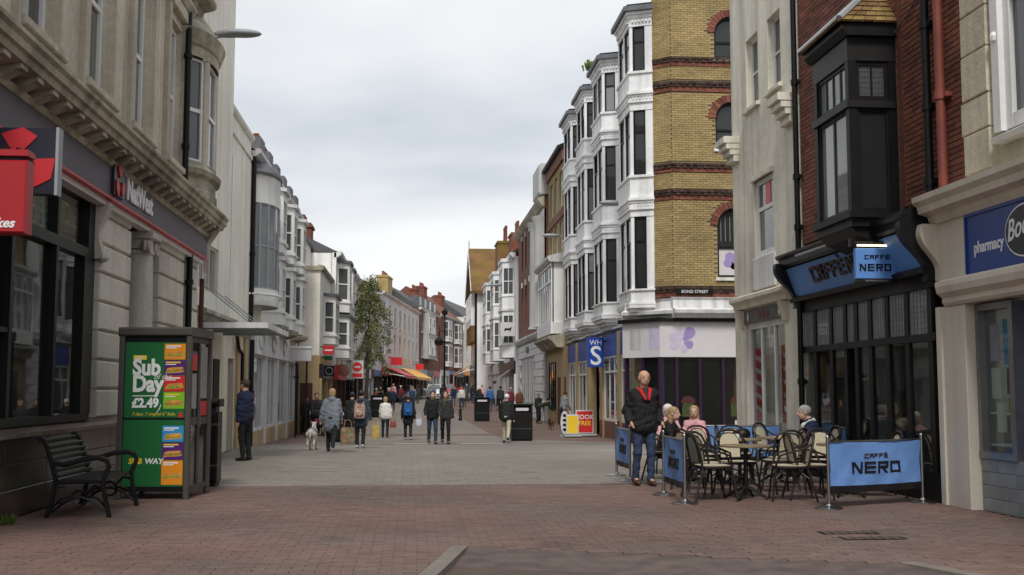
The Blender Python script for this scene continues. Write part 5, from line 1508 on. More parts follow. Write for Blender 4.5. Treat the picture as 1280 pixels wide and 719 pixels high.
# ------------------------------------------------------------------ next houses behind the tree
FM3 = Fr((-3.65, 0, 0), (0, 1, 0), (1, 0, 0))
def row_house(name, label, fr, u0, u1, H, mat, floors, nwin, roof='roof_slate', rh=2.2, bays=(), fm='white_paint', shopmat='smith_blue', dep=9, ground=None, chim=None, eave='white_grimy', z0=None, winw=None):
    t = thing(name, label, 'building', fr(((u0+u1)/2, 0, 0)))
    z0 = gz(fr(((u0+u1)/2, 0, 0))[1]) if z0 is None else z0
    L_ = u1-u0; holes = []
    ww = winw or min(1.1, L_/nwin*.45)
    for v0, v1 in floors:
        for i in range(nwin):
            c = u0+L_*(i+.5)/nwin; holes.append((c-ww/2, c+ww/2, v0, v1))
    wall(fr, u0, u1, z0+2.6, H, holes, .2).build('wall', mat, t)
    MB(fr).box(u0+.01, u1-.01, z0-1, H-.02, -dep, -.22).build('rear_wing', mat, t)
    for h in holes:
        window(fr, t, *h, -.06, fm, 'glass_dark', 1, 2, .06, .03, .08)
        MB(fr).box(h[0]-.1, h[1]+.1, h[2]-.12, h[2], -.05, .1).build('sill', eave, t)
    MB(fr).prof([(-.1, H-.25), (.08, H-.2), (.25, H-.08), (.28, H+.05), (-.1, H+.1)], u0, u1).build('eaves', eave, t)
    if rh: gable_prism(fr, u0, u1, H+.02, rh, -dep, .1).build('roof', roof, t)
    for a, c, v0, v1 in bays: canted_bay(fr, t, a, c, v0, v1, .6, mat=fm)
    if ground is None: [shop(fr, t, u0+.1+(L_-.2)*q/k_, u0+.1+(L_-.2)*(q+1)/k_-.1, z0, z0+2.2+.2*(q % 2), z0+2.9, random.choice(('dark_timber', 'white_paint', 'rust_iron', 'kiosk_grey')), shopmat if q == 0 else random.choice(('smith_blue', 'dark_timber', 'grey_white', 'poster_green', 'purple_paint', 'bank_red')), 2, 'glass_dark', 'dark_timber') for k_ in [max(1, round(L_/6))] for q in range(k_)]
    else: MB(fr).box(u0, u1, z0-.5, z0+2.6, -.22, .05).build('ground_floor', ground, t)
    for q in (chim or ()): chimney(fr, t, *q[:3], **q[3])
    return t
row_house('white_house', 'white house with two storeys of bays left of the birch tree', FM3, 53.6, 60.5, 8.0, 'white_stucco', [], 2, bays=[(54.2, 56.6, 5.7, 7.4), (57.4, 59.8, 5.7, 7.4), (54.2, 56.6, 3.5, 4.8), (57.4, 59.8, 3.5, 4.8)], shopmat='bank_red',
          chim=[(60.2, 9.2, -2.2, dict(l=1.4, d=.9, h=1.1, pots=4)), (57.0, 9.3, -3.5, dict(l=1.0, d=.9, h=1.4, pots=3))])
row_house('grey_house', 'pale grey house half hidden behind the birch tree', FM3, 60.6, 69, 8.4, 'grey_white', [(5.9, 7.5), (3.6, 5.0)], 3, roof='roof_slate', shopmat='grey_white', chim=[(68.5, 9.6, -3, dict(l=1.6, d=.9, h=1.2, pots=5, mat='chimney_red'))])
row_house('cream_terrace', 'cream terrace just beyond the birch tree', FM3, 69.1, 82, 8.6, 'cream_render', [(6.0, 7.7), (3.7, 5.2)], 4, roof='roof_slate', shopmat='dark_timber', chim=[(81, 9.8, -3, dict(l=1.4, d=.8, h=1.2, pots=5))])
# the row swings to the right
def slant(x0, y0, x1, y1):
    d = Vector((x1-x0, y1-y0, 0)); return Fr((x0, y0, 0), d, Vector((d.y, -d.x, 0))), d.length
fr, L_ = slant(-3.6, 82.2, -2.7, 96)
row_house('white_terrace', 'white terrace half screened by the birch crown', fr, 0, L_, 8.9, 'white_stucco', [(6.4, 8.1), (4.0, 5.7)], 4, shopmat='dark_timber', roof='roof_slate')
fr, L_ = slant(-2.65, 96.3, .7, 124)
row_house('white_terrace', 'long white three storey terrace where the street bends', fr, 0, L_, 9.9, 'white_stucco', [(7.3, 9.1), (4.6, 6.6)], 8, roof='roof_slate', shopmat='bank_red', rh=2.6,
          chim=[(2.5, 11.2, -3.5, dict(l=2.2, d=.9, h=1.0, pots=5)), (25.5, 11.2, -3.5, dict(l=3.4, d=1.2, h=2.6, pots=6, mat='chimney_yellow'))])
fr, L_ = slant(.75, 124.3, 3.3, 140)
t = row_house('brick_house', 'red brick house with slate mansard beyond the white terrace', fr, 0, L_, 10.6, 'red_brick_soft', [(8.0, 9.6), (5.2, 7.0)], 4, roof='roof_slate', rh=3.0, shopmat='grey_white',
          chim=[(14.5, 13.2, -3, dict(l=2.0, d=1.0, h=.8, pots=5))])
for k in range(4): MB(fr).box(1.2+k*3.8, 2.9+k*3.8, 10.8, 12.1, -1.2, -.25).build('dormer', 'lead_grey', t); MB(fr).box(1.35+k*3.8, 2.75+k*3.8, 11.0, 11.95, -.25, -.22).build('dormer_pane', 'glass_dark', t)
MB(fr).box(2.5, 8, 5.0, 10.2, 0, .7).build('bay_front', 'grey_white', t)
for k in range(3):
    for v in (5.4, 7.9): window(fr, t, 2.8+k*1.7, 4.2+k*1.7, v, v+1.8, .76, 'white_paint', 'glass_mid', 1, 2, .1)
FQ = Fr(fr((0, 0, 0)), Vector((1, 0, 0)), Vector((0, -1, 0)))
fr, L_ = slant(3.5, 141, 7.2, 160)
t = row_house('red_roof_house', 'brick house under a bright orange tiled roof far up the street', fr, 0, L_, 11.0, 'red_brick_soft', [], 4, roof='roof_red', rh=3.6, shopmat='white_grimy',
          bays=[(2.5, 6.5, 8.2, 10.3), (2.5, 6.5, 5.0, 7.2), (11, 15, 8.2, 10.3), (11, 15, 5.0, 7.2)], chim=[(3, 13.2, -3, dict(l=2.4, d=1, h=1.6, pots=5)), (17, 13.2, -3, dict(l=2.4, d=1, h=1.6, pots=5))])
fr, L_ = slant(7.4, 161, 14, 190)
row_house('yellow_house', 'pale yellow house with slate mansard near the vanishing point', fr, 0, L_, 12.0, 'cream_render', [(9.0, 10.6), (6.0, 7.8)], 6, roof='roof_slate', rh=3.2, shopmat='poster_orange')
fr, L_ = slant(14.2, 191, 34, 225)
row_house('closing_terrace', 'cream terrace closing the view at the far bend', fr, 0, L_, 13.2, 'chimney_yellow', [(9.8, 11.6), (6.6, 8.5)], 8, roof='roof_slate', rh=2.5, shopmat='grey_white', chim=[(4, 15, -4, dict(l=3, d=1.2, h=1.8, pots=4, mat='chimney_yellow'))])
# ------------------------------------------------------------------ right hand row beyond the bays
FQ = Fr((7.35, 0, 0), (0, 1, 0), (-1, 0, 0))
yel = thing('yellow_gable_house', 'yellow brick house with red cornice and a white first floor oriel', 'building', (7.35, 57, 0))
H = 13.3; hl = [(a, a+1.1, v0, v1) for a in (54.5, 56.4, 58.3) for v0, v1 in ((10.6, 12.4), (8.4, 9.9))]
wall(FQ, 53.7, 60.3, 3.6, H, hl, .25).build('wall', 'yellow_brick', yel)
MB(FQ).box(53.7, 60.3, -1, H-.1, -9, -.3).build('rear_wing', 'red_brick_soft', yel)
for h in hl: window(FQ, yel, *h, -.1, 'white_paint', 'glass_mid', 1, 2, .08)
for z0, z1, p in ((12.75, 13.3, .12), (10.0, 10.4, .08)): MB(FQ).box(53.7, 60.3, z0, z1, 0, p).build('red_course', 'red_brick_soft', yel)
MB(FQ).prof([(0, 13.3), (.3, 13.3), (.36, 13.42), (0, 13.55)], 53.6, 60.45).build('eaves', 'dark_timber', yel)
gable_prism(FQ, 53.7, 60.3, 13.5, 2.0, -9, .2).build('roof', 'roof_slate', yel)
window(FQ, yel, 54.1, 59.9, 4.75, 7.7, .62, 'white_paint', 'glass_pale', 6, 1, .12, .05, .12, name='oriel_window', split=(.7,))
for a in (54.1, 59.86): MB(FQ).box(a, a+.04, 4.75, 7.7, 0, .56).build('oriel_cheek', 'white_paint', yel)
MB(FQ).box(54.0, 60.0, 4.2, 4.75, 0, .66).build('oriel_apron', 'white_paint', yel)
MB(FQ).prof([(0, 7.7), (.7, 7.7), (.82, 7.85), (.82, 7.98), (0, 8.2)], 53.85, 60.15).build('oriel_cornice', 'grey_white', yel)
MB(FQ).prof([(0, 3.5), (.4, 3.55), (.6, 3.8), (.8, 3.95), (.8, 4.08), (0, 4.2)], 53.75, 60.3).build('shop_cornice', 'cornice_stone', yel)
MB(FQ).box(54.0, 60.3, -1, 3.5, -.3, .02).build('ground_floor', 'fawn_stone', yel)
MB(FQ).box(55.2, 56.2, gz(55)-.2, 2.1, .02, .05).build('door', 'rust_iron', yel)
window(FQ, yel, 57.0, 59.6, gz(57)+.7, 2.9, .08, 'dark_timber', 'glass_dark', 3, 1, .08)

brk = thing('brick_bank', 'tall red brick building with stone columns and pale rusticated ground floor', 'building', (7.2, 67, 0))
FU = Fr((7.15, 0, 0), (0, 1, 0), (-1, 0, 0))
hl = [(a, a+1.0, v0, v1) for a in (65.3, 67.6, 69.9, 72.2) for v0, v1 in ((9.2, 11.2), (5.7, 8.1))]
wall(FU, 60.4, 75.5, 4.6, 12.0, hl, .3).build('wall', 'red_brick_soft', brk)
MB(FU).box(60.4, 75.5, -1, 11.9, -9, -.35).build('rear_wing', 'red_brick_soft', brk)
for h in hl:
    window(FU, brk, *h, -.15, 'rust_iron', 'glass_dark', 1, 2, .08)
    MB(FU).box((h[0]+h[1])/2-.12, (h[0]+h[1])/2+.12, h[3], h[3]+.35, 0, .08).build('keystone', 'white_grimy', brk)
for a in (60.5, 62.9): MB(FU).lathe((a+.45, 4.9, .1), [(.5, 0), (.42, .2), (.40, 5.6), (.48, 5.8), (.56, 6.1)], 14).build('column', 'grey_white', brk, smooth=True)
MB(FU).box(60.4, 64.2, 4.6, 11.4, -.1, .05).build('column_bay', 'grey_white', brk)
MB(FU).prof([(0, 11.5), (.12, 11.55), (.32, 11.8), (.38, 11.95), (0, 12.1)], 60.3, 75.6).build('cornice', 'cornice_stone', brk)
MB(FU).box(60.4, 63.6, 12.2, 13.9, -.8, .3, c=.1).build('parapet_turret', 'grey_white', brk)
MB(FU).prof([(0, 4.4), (.18, 4.45), (.3, 4.6), (.3, 4.72), (0, 4.85)], 60.3, 75.6).build('string_course', 'white_grimy', brk)
MB(FU).box(60.4, 75.5, -1, 4.4, -.3, -.02).build('ground_core', 'grey_white', brk)
zz = gz(68)-.2
while zz < 4.2:
    a = 60.4 + (0 if int(zz/.42) % 2 else .6)
    while a < 75.3:
        c = min(a+1.2, 75.4)
        if not any(h < c and a < h+1.1 and .6 < zz+.2 < 3.3 for h in (65.2, 67.5, 69.8, 72.1)): MB(FU).box(a, c-.03, zz, zz+.39, -.02, .06, tone=random.random(), c=.02).build('stone_block', 'white_stucco', brk)
        a = c
    zz += .42
for a in (65.2, 67.5, 69.8, 72.1): window(FU, brk, a+.05, a+1.05, .7, 3.3, -.0, 'white_paint', 'glass_dark', 1, 2, .08, name='ground_window')
MB(FU).box(68.2, 69.4, 3.75, 4.1, .06, .12).build('name_board', 'poster_green', brk)

wbh = thing('white_bay_house', 'white stuccoed house with rounded full height bays far along the right', 'building', (6.9, 86, 0))
FV = Fr((7.0, 0, 0), (0, 1, 0), (-1, 0, 0))
MB(FV).box(75.7, 102.5, -1, 10.6, -9, 0).build('wall', 'white_stucco', wbh)
for a, c in ((77, 80.5), (85.5, 90), (94.5, 99.5)):
    canted_bay(FV, wbh, a, c, 8.0, 10.0, .8, base=1.0, cap=.6, nx=2, capmat='white_grimy')
    canted_bay(FV, wbh, a, c, 4.6, 6.7, .8, base=.9, cap=.4, nx=2, capmat='white_grimy')
for a in (82, 84, 91.5, 93): 
    for v in (7.9, 4.7): window(FV, wbh, a, a+.9, v, v+2, .03, 'white_paint', 'glass_dark', 1, 2, .08)
MB(FV).prof([(0, 10.5), (.25, 10.55), (.4, 10.7), (.4, 10.85), (0, 10.9)], 75.7, 102.5).build('eaves', 'white_grimy', wbh)
gable_prism(FV, 75.7, 102.5, 10.85, 3.0, -9, .3).build('roof', 'roof_slate', wbh)
chimney(FV, wbh, 92, 12.4, -1.6, 2.2, 1.2, 2.0, 3, 'chimney_red', ph=1.0)
chimney(FV, wbh, 99, 12.4, -1.2, 2.6, 1.6, 2.2, 3, 'roof_moss', 'chimney_red', ph=1.4)
shop(FV, wbh, 76, 88, gz(80), gz(80)+2.5, gz(80)+3.4, 'white_paint', 'bank_navy', 3, 'glass_dark', 'dark_timber')
shop(FV, wbh, 88.5, 102.2, gz(95), gz(95)+2.5, gz(95)+3.3, 'white_paint', 'white_grimy', 3, 'glass_mid', 'dark_timber')
bl = thing('shop_awning', 'dark blue awning over the shop on the right', 'awning', (6.5, 79, 2))
MB(FV).add([(76.3, 2.9, .2), (79.5, 2.9, .2), (79.5, 2.1, 1.3), (76.3, 2.1, 1.3), (76.3, 1.9, 1.3), (79.5, 1.9, 1.3)], [(0, 1, 2, 3), (3, 2, 5, 4)]).build('canopy', 'bank_navy', bl)
hb = thing('hanging_sign', 'white sign board with a small black animal far along the right row', 'sign', (6.4, 76.5, 5))
f_ = FS.shift(w=-76.5)
MB(f_).box(6.0, 7.0, 5.15, 6.1, -.06, .06).build('sign_box', 'fascia_white', hb)
MB(f_).prism([(6.25, 5.6), (6.3, 5.45), (6.36, 5.55), (6.62, 5.55), (6.66, 5.42), (6.72, 5.6), (6.8, 5.78), (6.7, 5.74), (6.6, 5.68), (6.35, 5.7)], .06, .07).build('animal_print', 'nero_black', hb)
lp = wall_lamp(7.0, 78.5, 8.7, -1.0, 'wall lamp on a dark post by the far white bays')
MB(W0).tube([(-.5, -5.0, 0), (-.5, .1, 0)], .06, 6).build('post', 'rust_iron', lp)

gab = thing('gabled_house', 'tall house with mossy orange gabled roof at the end of the right row', 'building', (7, 108, 0))
FG = Fr((5.9, 0, 0), (0, 1, 0), (-1, 0, 0))
MB(FG).box(102.7, 113, -1, 10.8, -12, 0).build('wall', 'white_stucco', gab)
MB(FG).prism([(102.7, 10.8), (113, 10.8), (107.85, 14.6)], -12, -.05).build('gable', 'white_stucco', gab)
for (a, z0), (c, z1) in (((102.0, 10.3), (107.85, 14.9)), ((113.7, 10.3), (107.85, 14.9))):
    MB(FG).add([(a, z0, .55), (a, z0, -12.2), (c, z1, -12.2), (c, z1, .55), (a, z0+.25, .55), (a, z0+.25, -12.2), (c, z1+.25, -12.2), (c, z1+.25, .55)],
               [(0, 1, 2, 3), (4, 7, 6, 5), (0, 4, 5, 1), (0, 3, 7, 4), (2, 1, 5, 6)]).build('roof_slope', 'roof_moss', gab)
    MB(FG).add([(a, z0-.25, .56), (c, z1-.3, .56), (c, z1+.1, .56), (a, z0+.2, .56), (a, z0-.25, .62), (c, z1-.3, .62), (c, z1+.1, .62), (a, z0+.2, .62)], [(0, 1, 2, 3), (7, 6, 5, 4), (0, 4, 5, 1), (2, 6, 7, 3)]).build('bargeboard', 'white_grimy', gab)
tube_on(FG, [(107.85, 15.1, .5), (107.85, 15.9, .5)], .04, 'finial', 'lead_grey', gab, 5)
MB(FG).box(103, 112.6, 7.4, 10.4, .0, .55).build('jetty', 'white_stucco', gab)
MB(FG).box(103, 112.6, 5.9, 7.4, .0, .5).build('tile_band', 'roof_moss', gab)
for a in (103.8, 106.6, 109.6):
    for v in (8.0, 3.6): window(FG, gab, a, a+1.6, v, v+1.8, .62 if v > 5 else .06, 'white_paint', 'glass_dark', 2, 2, .1)
drainpipe(FG, 102.75, 0, 10.5, .1, .12, 'black_paint', gab)
shop(FG, gab, 103, 112.8, gz(108), gz(108)+2.6, gz(108)+3.4, 'white_paint', 'white_grimy', 2, 'glass_dark', 'dark_timber')
FG2, L2 = slant(30, 160, 9.5, 114)                       # the row turns away behind the gable
FG2 = Fr((9.2, 114, 0), (.45, 1, 0), (-1, .45, 0))
row_house('turning_terrace', 'shaded terrace hidden behind the far gable', FG2, 0, 45, 11, 'cream_render', [(8, 9.6), (5.2, 6.8)], 8, shopmat='poster_orange')
# ------------------------------------------------------------------ cafe terrace
M('rattan', (.020, .014, .010), .5, .3, 12)
M('weave', (.52, .46, .33), .7, .14, 60, .5, 220)
M('table_top', (.20, .15, .09), .4, .2, 6)
def rotz(p, a): return (p[0]*math.cos(a)-p[1]*math.sin(a), p[0]*math.sin(a)+p[1]*math.cos(a), p[2])
def make_chair():
    t = thing('bistro_chair', 'rattan bistro chair', 'chair', (0, 0, 0), 'bistro chairs on the terrace')
    F = lambda pts: [(x, z, -y) for x, y, z in pts]              # x right, y forward
    arch = [(-.215, -.22, .44), (-.225, -.255, .62), (-.215, -.285, .76), (-.16, -.305, .85), (-.07, -.312, .885), (.07, -.312, .885), (.16, -.305, .85), (.215, -.285, .76), (.225, -.255, .62), (.215, -.22, .44)]
    MB(W0).tube(F(arch), .017, 7).build('back_frame', 'rattan', t, smooth=True)
    inner = [(-.15, -.235, .50), (-.155, -.262, .64), (-.145, -.288, .76), (-.09, -.303, .83), (0, -.306, .845), (.09, -.303, .83), (.145, -.288, .76), (.155, -.262, .64), (.15, -.235, .50)]
    b = MB(W0); n = len(inner); b.add(F([(x, y+.008, z) for x, y, z in inner]+[(x, y-.008, z) for x, y, z in inner]), [tuple(range(n)), tuple(range(2*n-1, n-1, -1))]+[(i, n+i, n+(i+1) % n, (i+1) % n) for i in range(n)])
    b.build('backrest', 'weave', t)
    MB(W0).tube(F(inner+inner[:1]), .011, 6).build('back_rim', 'rattan', t, smooth=True)
    pl = [(.23*math.copysign(abs(math.cos(a))**.6, math.cos(a)), .22*math.copysign(abs(math.sin(a))**.6, math.sin(a))) for a in [i*math.pi/10 for i in range(20)]]
    MB(W0).slab([(x*.97, -y*.97) for x, y in pl], .435, .465).build('seat', 'weave', t)
    MB(W0).tube(F([(x, y, .445) for x, y in pl+pl[:1]]), .018, 6).build('seat_rim', 'rattan', t, smooth=True)
    for sx in (-1, 1):
        MB(W0).tube(F([(sx*.195, .19, .44), (sx*.215, .225, .22), (sx*.235, .25, 0)]), .015, 6).build('leg', 'rattan', t, smooth=True)
        MB(W0).tube(F([(sx*.205, -.21, .44), (sx*.215, -.27, .22), (sx*.225, -.33, 0)]), .015, 6).build('leg', 'rattan', t, smooth=True)
        MB(W0).tube(F([(sx*.218, -.282, .76), (sx*.255, -.17, .69), (sx*.262, 0, .645), (sx*.25, .14, .60), (sx*.215, .2, .46)]), .014, 6).build('arm', 'rattan', t, smooth=True)
        MB(W0).tube(F([(sx*.212, .215, .28), (sx*.15, .1, .40), (sx*.15, -.1, .40), (sx*.212, -.255, .28)]), .009, 5).build('brace', 'rattan', t, smooth=True)
    for y, z in ((.222, .25), (-.268, .25)): MB(W0).tube(F([(-.21, y, z), (0, y, z+.13), (.21, y, z)]), .009, 5).build('stretcher', 'rattan', t, smooth=True)
    return t
def make_table(r=.34, h=.72):
    t = thing('bistro_table', 'round cafe table', 'table', (0, 0, 0), 'round tables on the terrace')
    MB(W0).lathe((0, h-.03, 0), [(r*.96, 0), (r, .006), (r, .024), (r*.985, .03)], 28).build('table_top', 'table_top', t)
    MB(W0).tube([(0, .06, 0), (0, h-.03, 0)], .03, 10).build('pedestal', 'black_iron', t, smooth=True)
    for k in range(4):
        a = k*math.pi/2+.6
        MB(W0).tube([(.02*math.cos(a), .16, .02*math.sin(a)), (.16*math.cos(a), .10, .16*math.sin(a)), (.29*math.cos(a), .015, .29*math.sin(a))], [.026, .022, .018], 6).build('foot', 'black_iron', t, smooth=True)
    return t
ch0 = make_chair(); tb0 = make_table()
TABLES = [(4.47, 14.85, 'round cafe table between the two front bistro chairs'), (4.95, 16.75, 'round cafe table in the middle of the terrace behind the front pair'),
          (5.75, 17.35, 'round cafe table in front of the seated woman in the striped scarf'), (5.9, 15.1, 'round cafe table half hidden by the big blue banner'), (4.55, 18.85, 'round cafe table by the seated woman in black')]
for i, (x, y, l) in enumerate(TABLES):
    o = tb0 if i == 0 else dup(tb0); o.location = (x, y, gz(y)); o['label'] = l
CH = [(3.98, 14.72, 84, 'front left bistro chair facing right across the nearest table'), (4.99, 14.62, -78, 'front right bistro chair facing left across the nearest table'),
      (4.08, 15.22, 62, 'bistro chair tucked just behind the front left chair'), (4.55, 15.5, 172, 'bistro chair behind the nearest table with its cream back towards the shop'),
      (4.18, 16.25, 70, 'bistro chair nearest the small left banner'), (4.62, 17.35, 160, 'bistro chair behind the middle table, left one'), (5.1, 17.45, 185, 'bistro chair behind the middle table, right one'),
      (5.5, 16.35, -50, 'bistro chair to the right of the middle table'), (5.25, 15.75, -8, 'bistro chair seen from behind at the centre of the terrace'),
      (5.32, 14.75, 95, 'bistro chair just left of the steel post of the big banner'), (5.18, 17.75, 110, 'bistro chair with a black bag on it'), (6.38, 17.3, -92, 'bistro chair the woman in the striped scarf sits on'),
      (6.35, 15.0, -85, 'bistro chair between the big banner and the shop window'), (5.95, 15.75, 178, 'bistro chair behind the big blue banner'),
      (4.12, 18.15, 120, 'bistro chair the long haired woman in black sits on'), (4.45, 19.62, 175, 'bistro chair under the white haired woman'), (4.98, 19.6, 195, 'bistro chair under the girl in pink'), (6.1, 18.6, 140, 'bistro chair beside the back banner')]
for i, (x, y, hd, l) in enumerate(CH):
    o = ch0 if i == 0 else dup(ch0)
    o.location = (x, y, gz(y)); o.rotation_euler = (0, 0, R(-hd)); o['label'] = l
# blue banner barriers
def post(t, p, h=.88):
    z = gz(p[1])
    o = MB(W0).tube([(p[0], z+.03, -p[1]), (p[0], z+h, -p[1])], .021, 12).build('post', 'steel', t, smooth=True)
    MB(W0).lathe((p[0], z, -p[1]), [(.17, 0), (.17, .012), (.13, .026), (.045, .04), (.03, .06)], 24).build('base', 'steel', o, smooth=True)
    MB(W0).lathe((p[0], z+h, -p[1]), [(.025, -.02), (.026, .0), (.018, .012), (0, .016)], 12).build('cap', 'steel', o, smooth=True)
def barrier(p0, p1, label, front=1, words=True, z0=.19, z1=.81, posts=(True, True)):
    p0, p1 = Vector((*p0, 0)), Vector((*p1, 0)); d = p1-p0; L_ = d.length
    t = thing('cafe_barrier', label, 'barrier', (p0.x, p0.y, gz(p0.y)), 'blue banner barriers round the terrace')
    if posts[0]: post(t, p0)
    if posts[1]: post(t, p1)
    nr = Vector((d.y, -d.x, 0))*front
    fr = Fr((p0.x, p0.y, gz(p0.y)), d, nr)
    nu, nv = 30, 10
    def sag(u, v): return .010*math.sin(u/L_*9+v*5)+.007*math.sin(u/L_*23-v*9)*(1-v)+.004*math.sin(u/L_*41+v*13)
    def sheet(v0, v1, mat, nm, n2):
        pts = []
        for s in (0, -.004):
            for j in range(n2+1):
                for i in range(nu+1):
                    u = .03+(L_-.06)*i/nu; f = j/n2; v = v0+(v1-v0)*f-.012*math.sin(math.pi*i/nu)*(1 if v1 > .5 else 1)
                    pts.append((u, v, sag(u, (v-z0)/(z1-z0))+s))
        m = (nu+1)*(n2+1); F = []
        for j in range(n2):
            for i in range(nu):
                q = [j*(nu+1)+i, j*(nu+1)+i+1, (j+1)*(nu+1)+i+1, (j+1)*(nu+1)+i]; F += [tuple(q), tuple(m+k for k in q[::-1])]
        b = MB(fr); b.add(pts, F); return b.build(nm, mat, t, smooth='all')
    bn = sheet(z0+.085, z1, 'banner_blue', 'banner', nv)
    sheet(z0, z0+.084, 'nero_black', 'banner_hem', 2)
    MB(fr).tube([(0, z1+.005, 0), (L_, z1+.005, 0)], .012, 8).build('top_rail', 'steel', t, smooth=True)
    if words:
        sc = min(1, L_/1.66)
        mir = fr.flip
        def cu(wd): return L_/2+wd/2 if mir else L_/2-wd/2
        class Cloth(Fr):
            def __call__(s_, p): return Fr.__call__(s_, (p[0], p[1], p[2]+sag(p[0], (p[1]-z0)/(z1-z0))))
        fr = Cloth(fr.O, fr.U, fr.W)
        block_word('CAFFÈ', fr, cu(.42*sc), .60, .004, .055, 'nero_brown', bn, mirror=mir, lw=.068*sc, gap=.30*sc)
        block_word('NERO', fr, cu(.84*sc), .41, .004, .145, 'nero_black', bn, mirror=mir, lw=.18*sc, gap=.27*sc)
    return t
barrier((5.12, 13.56), (6.62, 14.2), 'wide blue coffee banner between steel posts in front of the shop', 1)
barrier((3.5, 15.52), (3.5, 14.3), 'small blue banner nearer to us on the left side of the terrace', 1)
barrier((3.5, 19.15), (3.5, 17.95), 'small blue banner farther back beside the man in the red collar', 1)
barrier((5.1, 19.95), (6.65, 19.9), 'plain blue banner closing the back of the terrace', 1, words=False)
blob('shoulder_bag', 'black_paint', None, [('e', (5.2, 17.75, .62), (.20, .13, .17)), ('e', (5.3, 17.72, .75), (.12, .1, .1))], .025, .08, label='black bag slumped on a bistro chair', cat='bag')
c_ = thing('coffee_cup', 'white cup on the middle terrace table', 'cup', (4.9, 16.7, .72))
MB(W0).lathe((4.9, .722, -16.7), [(.028, 0), (.04, .05), (.042, .07)], 14).build('cup', 'poster_white', c_, smooth=True); MB(W0).lathe((4.9, .7205, -16.7), [(.03, 0), (.07, .008)], 16).build('saucer', 'poster_white', c_, smooth=True)

# ------------------------------------------------------------------ boards, bins and bollards up the street
def a_board(x, y, w, h, col, label, lines, hdg=0):
    t = thing('pavement_sign', label, 'sign', (x, y, gz(y))); ROOT[t.name] = Vector((0, 0, 0)); t.rotation_euler = (0, 0, R(hdg))
    f = Fr((0, 0, 0), (1, 0, 0), (0, -1, 0))
    MB(f).box(-w/2, w/2, .12, h, -.03, .03, c=.01).build('frame', 'fascia_white', t)
    pn = MB(f).box(-w/2+.04, w/2-.04, .16, h-.04, .03, .036).build('panel', col, t)
    MB(f).box(-w/2-.1, w/2+.1, 0, .1, -.28, .28, c=.04).build('foot', 'lamp_grey', t)
    for (s, v, sz, m_) in lines: text(s, sz, f, 0, v, .037, m_, pn, align='CENTER', depth=.001, bold=.004)
    return t
a_board(6.72, 43.6, .70, 1.02, 'poster_red', 'red and yellow poster board on a pale foot outside the stationer', [('BOOK', .68, .24, 'poster_white'), ('FREE', .44, .24, 'poster_yellow')])
a_board(6.1, 42.6, .48, .86, 'poster_yellow', 'yellow poster board left of the red one outside the stationer', [('SALE', .6, .12, 'nero_black'), ('NOW ON', .42, .09, 'nero_black')] if False else [])
t = thing('pavement_sign', 'narrow black and white sign at the left of the yellow board', 'sign', (5.88, 43.2, gz(43.2)))
f = FS.shift(w=-43.2); z = gz(43.2)
MB(f).prism([(5.88+.16*math.cos(a), z+.55+.45*math.sin(a)) for a in [i*math.pi/10 for i in range(20)]], -.03, .03).build('panel', 'fascia_white', t)
for k in range(4): MB(f).prism([(5.88+.08*math.cos(a), z+.28+k*.18+.06*math.sin(a)) for a in [i*math.pi/5 for i in range(10)]], .03, .036).build('print_mark', 'nero_black', t)
MB(f).box(5.7, 6.06, z, z+.08, -.15, .15).build('foot', 'lamp_grey', t)
def street_bin(x, y, label, w=.72, h=1.28):
    t = thing('recycling_bin', label, 'bin', (x, y, gz(y)), 'black recycling bins'); ROOT[t.name] = Vector((0, 0, 0))
    f = Fr((0, 0, 0), (1, 0, 0), (0, -1, 0)); d = .34
    MB(f).box(-w/2, w/2, .05, h-.30, -d, d, c=.02).build('bin_body', 'black_iron', t)
    MB(f).box(-w/2+.03, w/2-.03, 0, .05, -d+.03, d-.03).build('plinth', 'black_paint', t)
    MB(f).box(-w/2-.02, w/2+.02, h-.06, h, -d-.03, d+.03, c=.02).build('lid', 'black_iron', t)
    for a in (-w/2, w/2-.08): MB(f).box(a, a+.08, h-.30, h-.06, -d, d).build('lid_post', 'black_iron', t)
    MB(f).box(-w/2+.08, w/2-.08, h-.30, h-.06, -.1, -.02).build('slot_liner', 'nero_black', t)
    MB(f).box(-w/2+.14, w/2-.14, h-.24, h-.14, d-.06, d+.005).build('slot_label', 'fascia_white', t)
    MB(f).box(-w/2+.03, w/2-.03, .42, .44, d, d+.006).build('panel_line', 'kiosk_grey', t)
    return t
street_bin(3.78, 38.9, 'black recycling bin beside the man in cream trousers')
street_bin(3.75, 60.5, 'black recycling bin further up the right of the street', .8)
street_bin(-2.35, 38.6, 'black recycling bin behind the woman in the grey coat', .8, 1.15)
street_bin(-2.0, 66.5, 'black bin near the foot of the birch tree', .8)
def bollard(x, y, label):
    t = thing('bollard', label, 'bollard', (x, y, gz(y))); ROOT[t.name] = Vector((0, 0, 0))
    MB(W0).lathe((0, 0, 0), [(.10, -.05), (.10, .12), (.075, .16), (.07, .62), (.09, .64), (.09, .68), (.07, .70), (.07, .8), (.0, .84)], 14).build('shaft', 'black_iron', t, smooth=True)
    MB(W0).lathe((0, .66, 0), [(.091, 0), (.091, .03)], 14).build('band', 'lamp_grey', t, smooth=True)
bollard(2.62, 61.0, 'black bollard standing in the middle distance right of the couple')
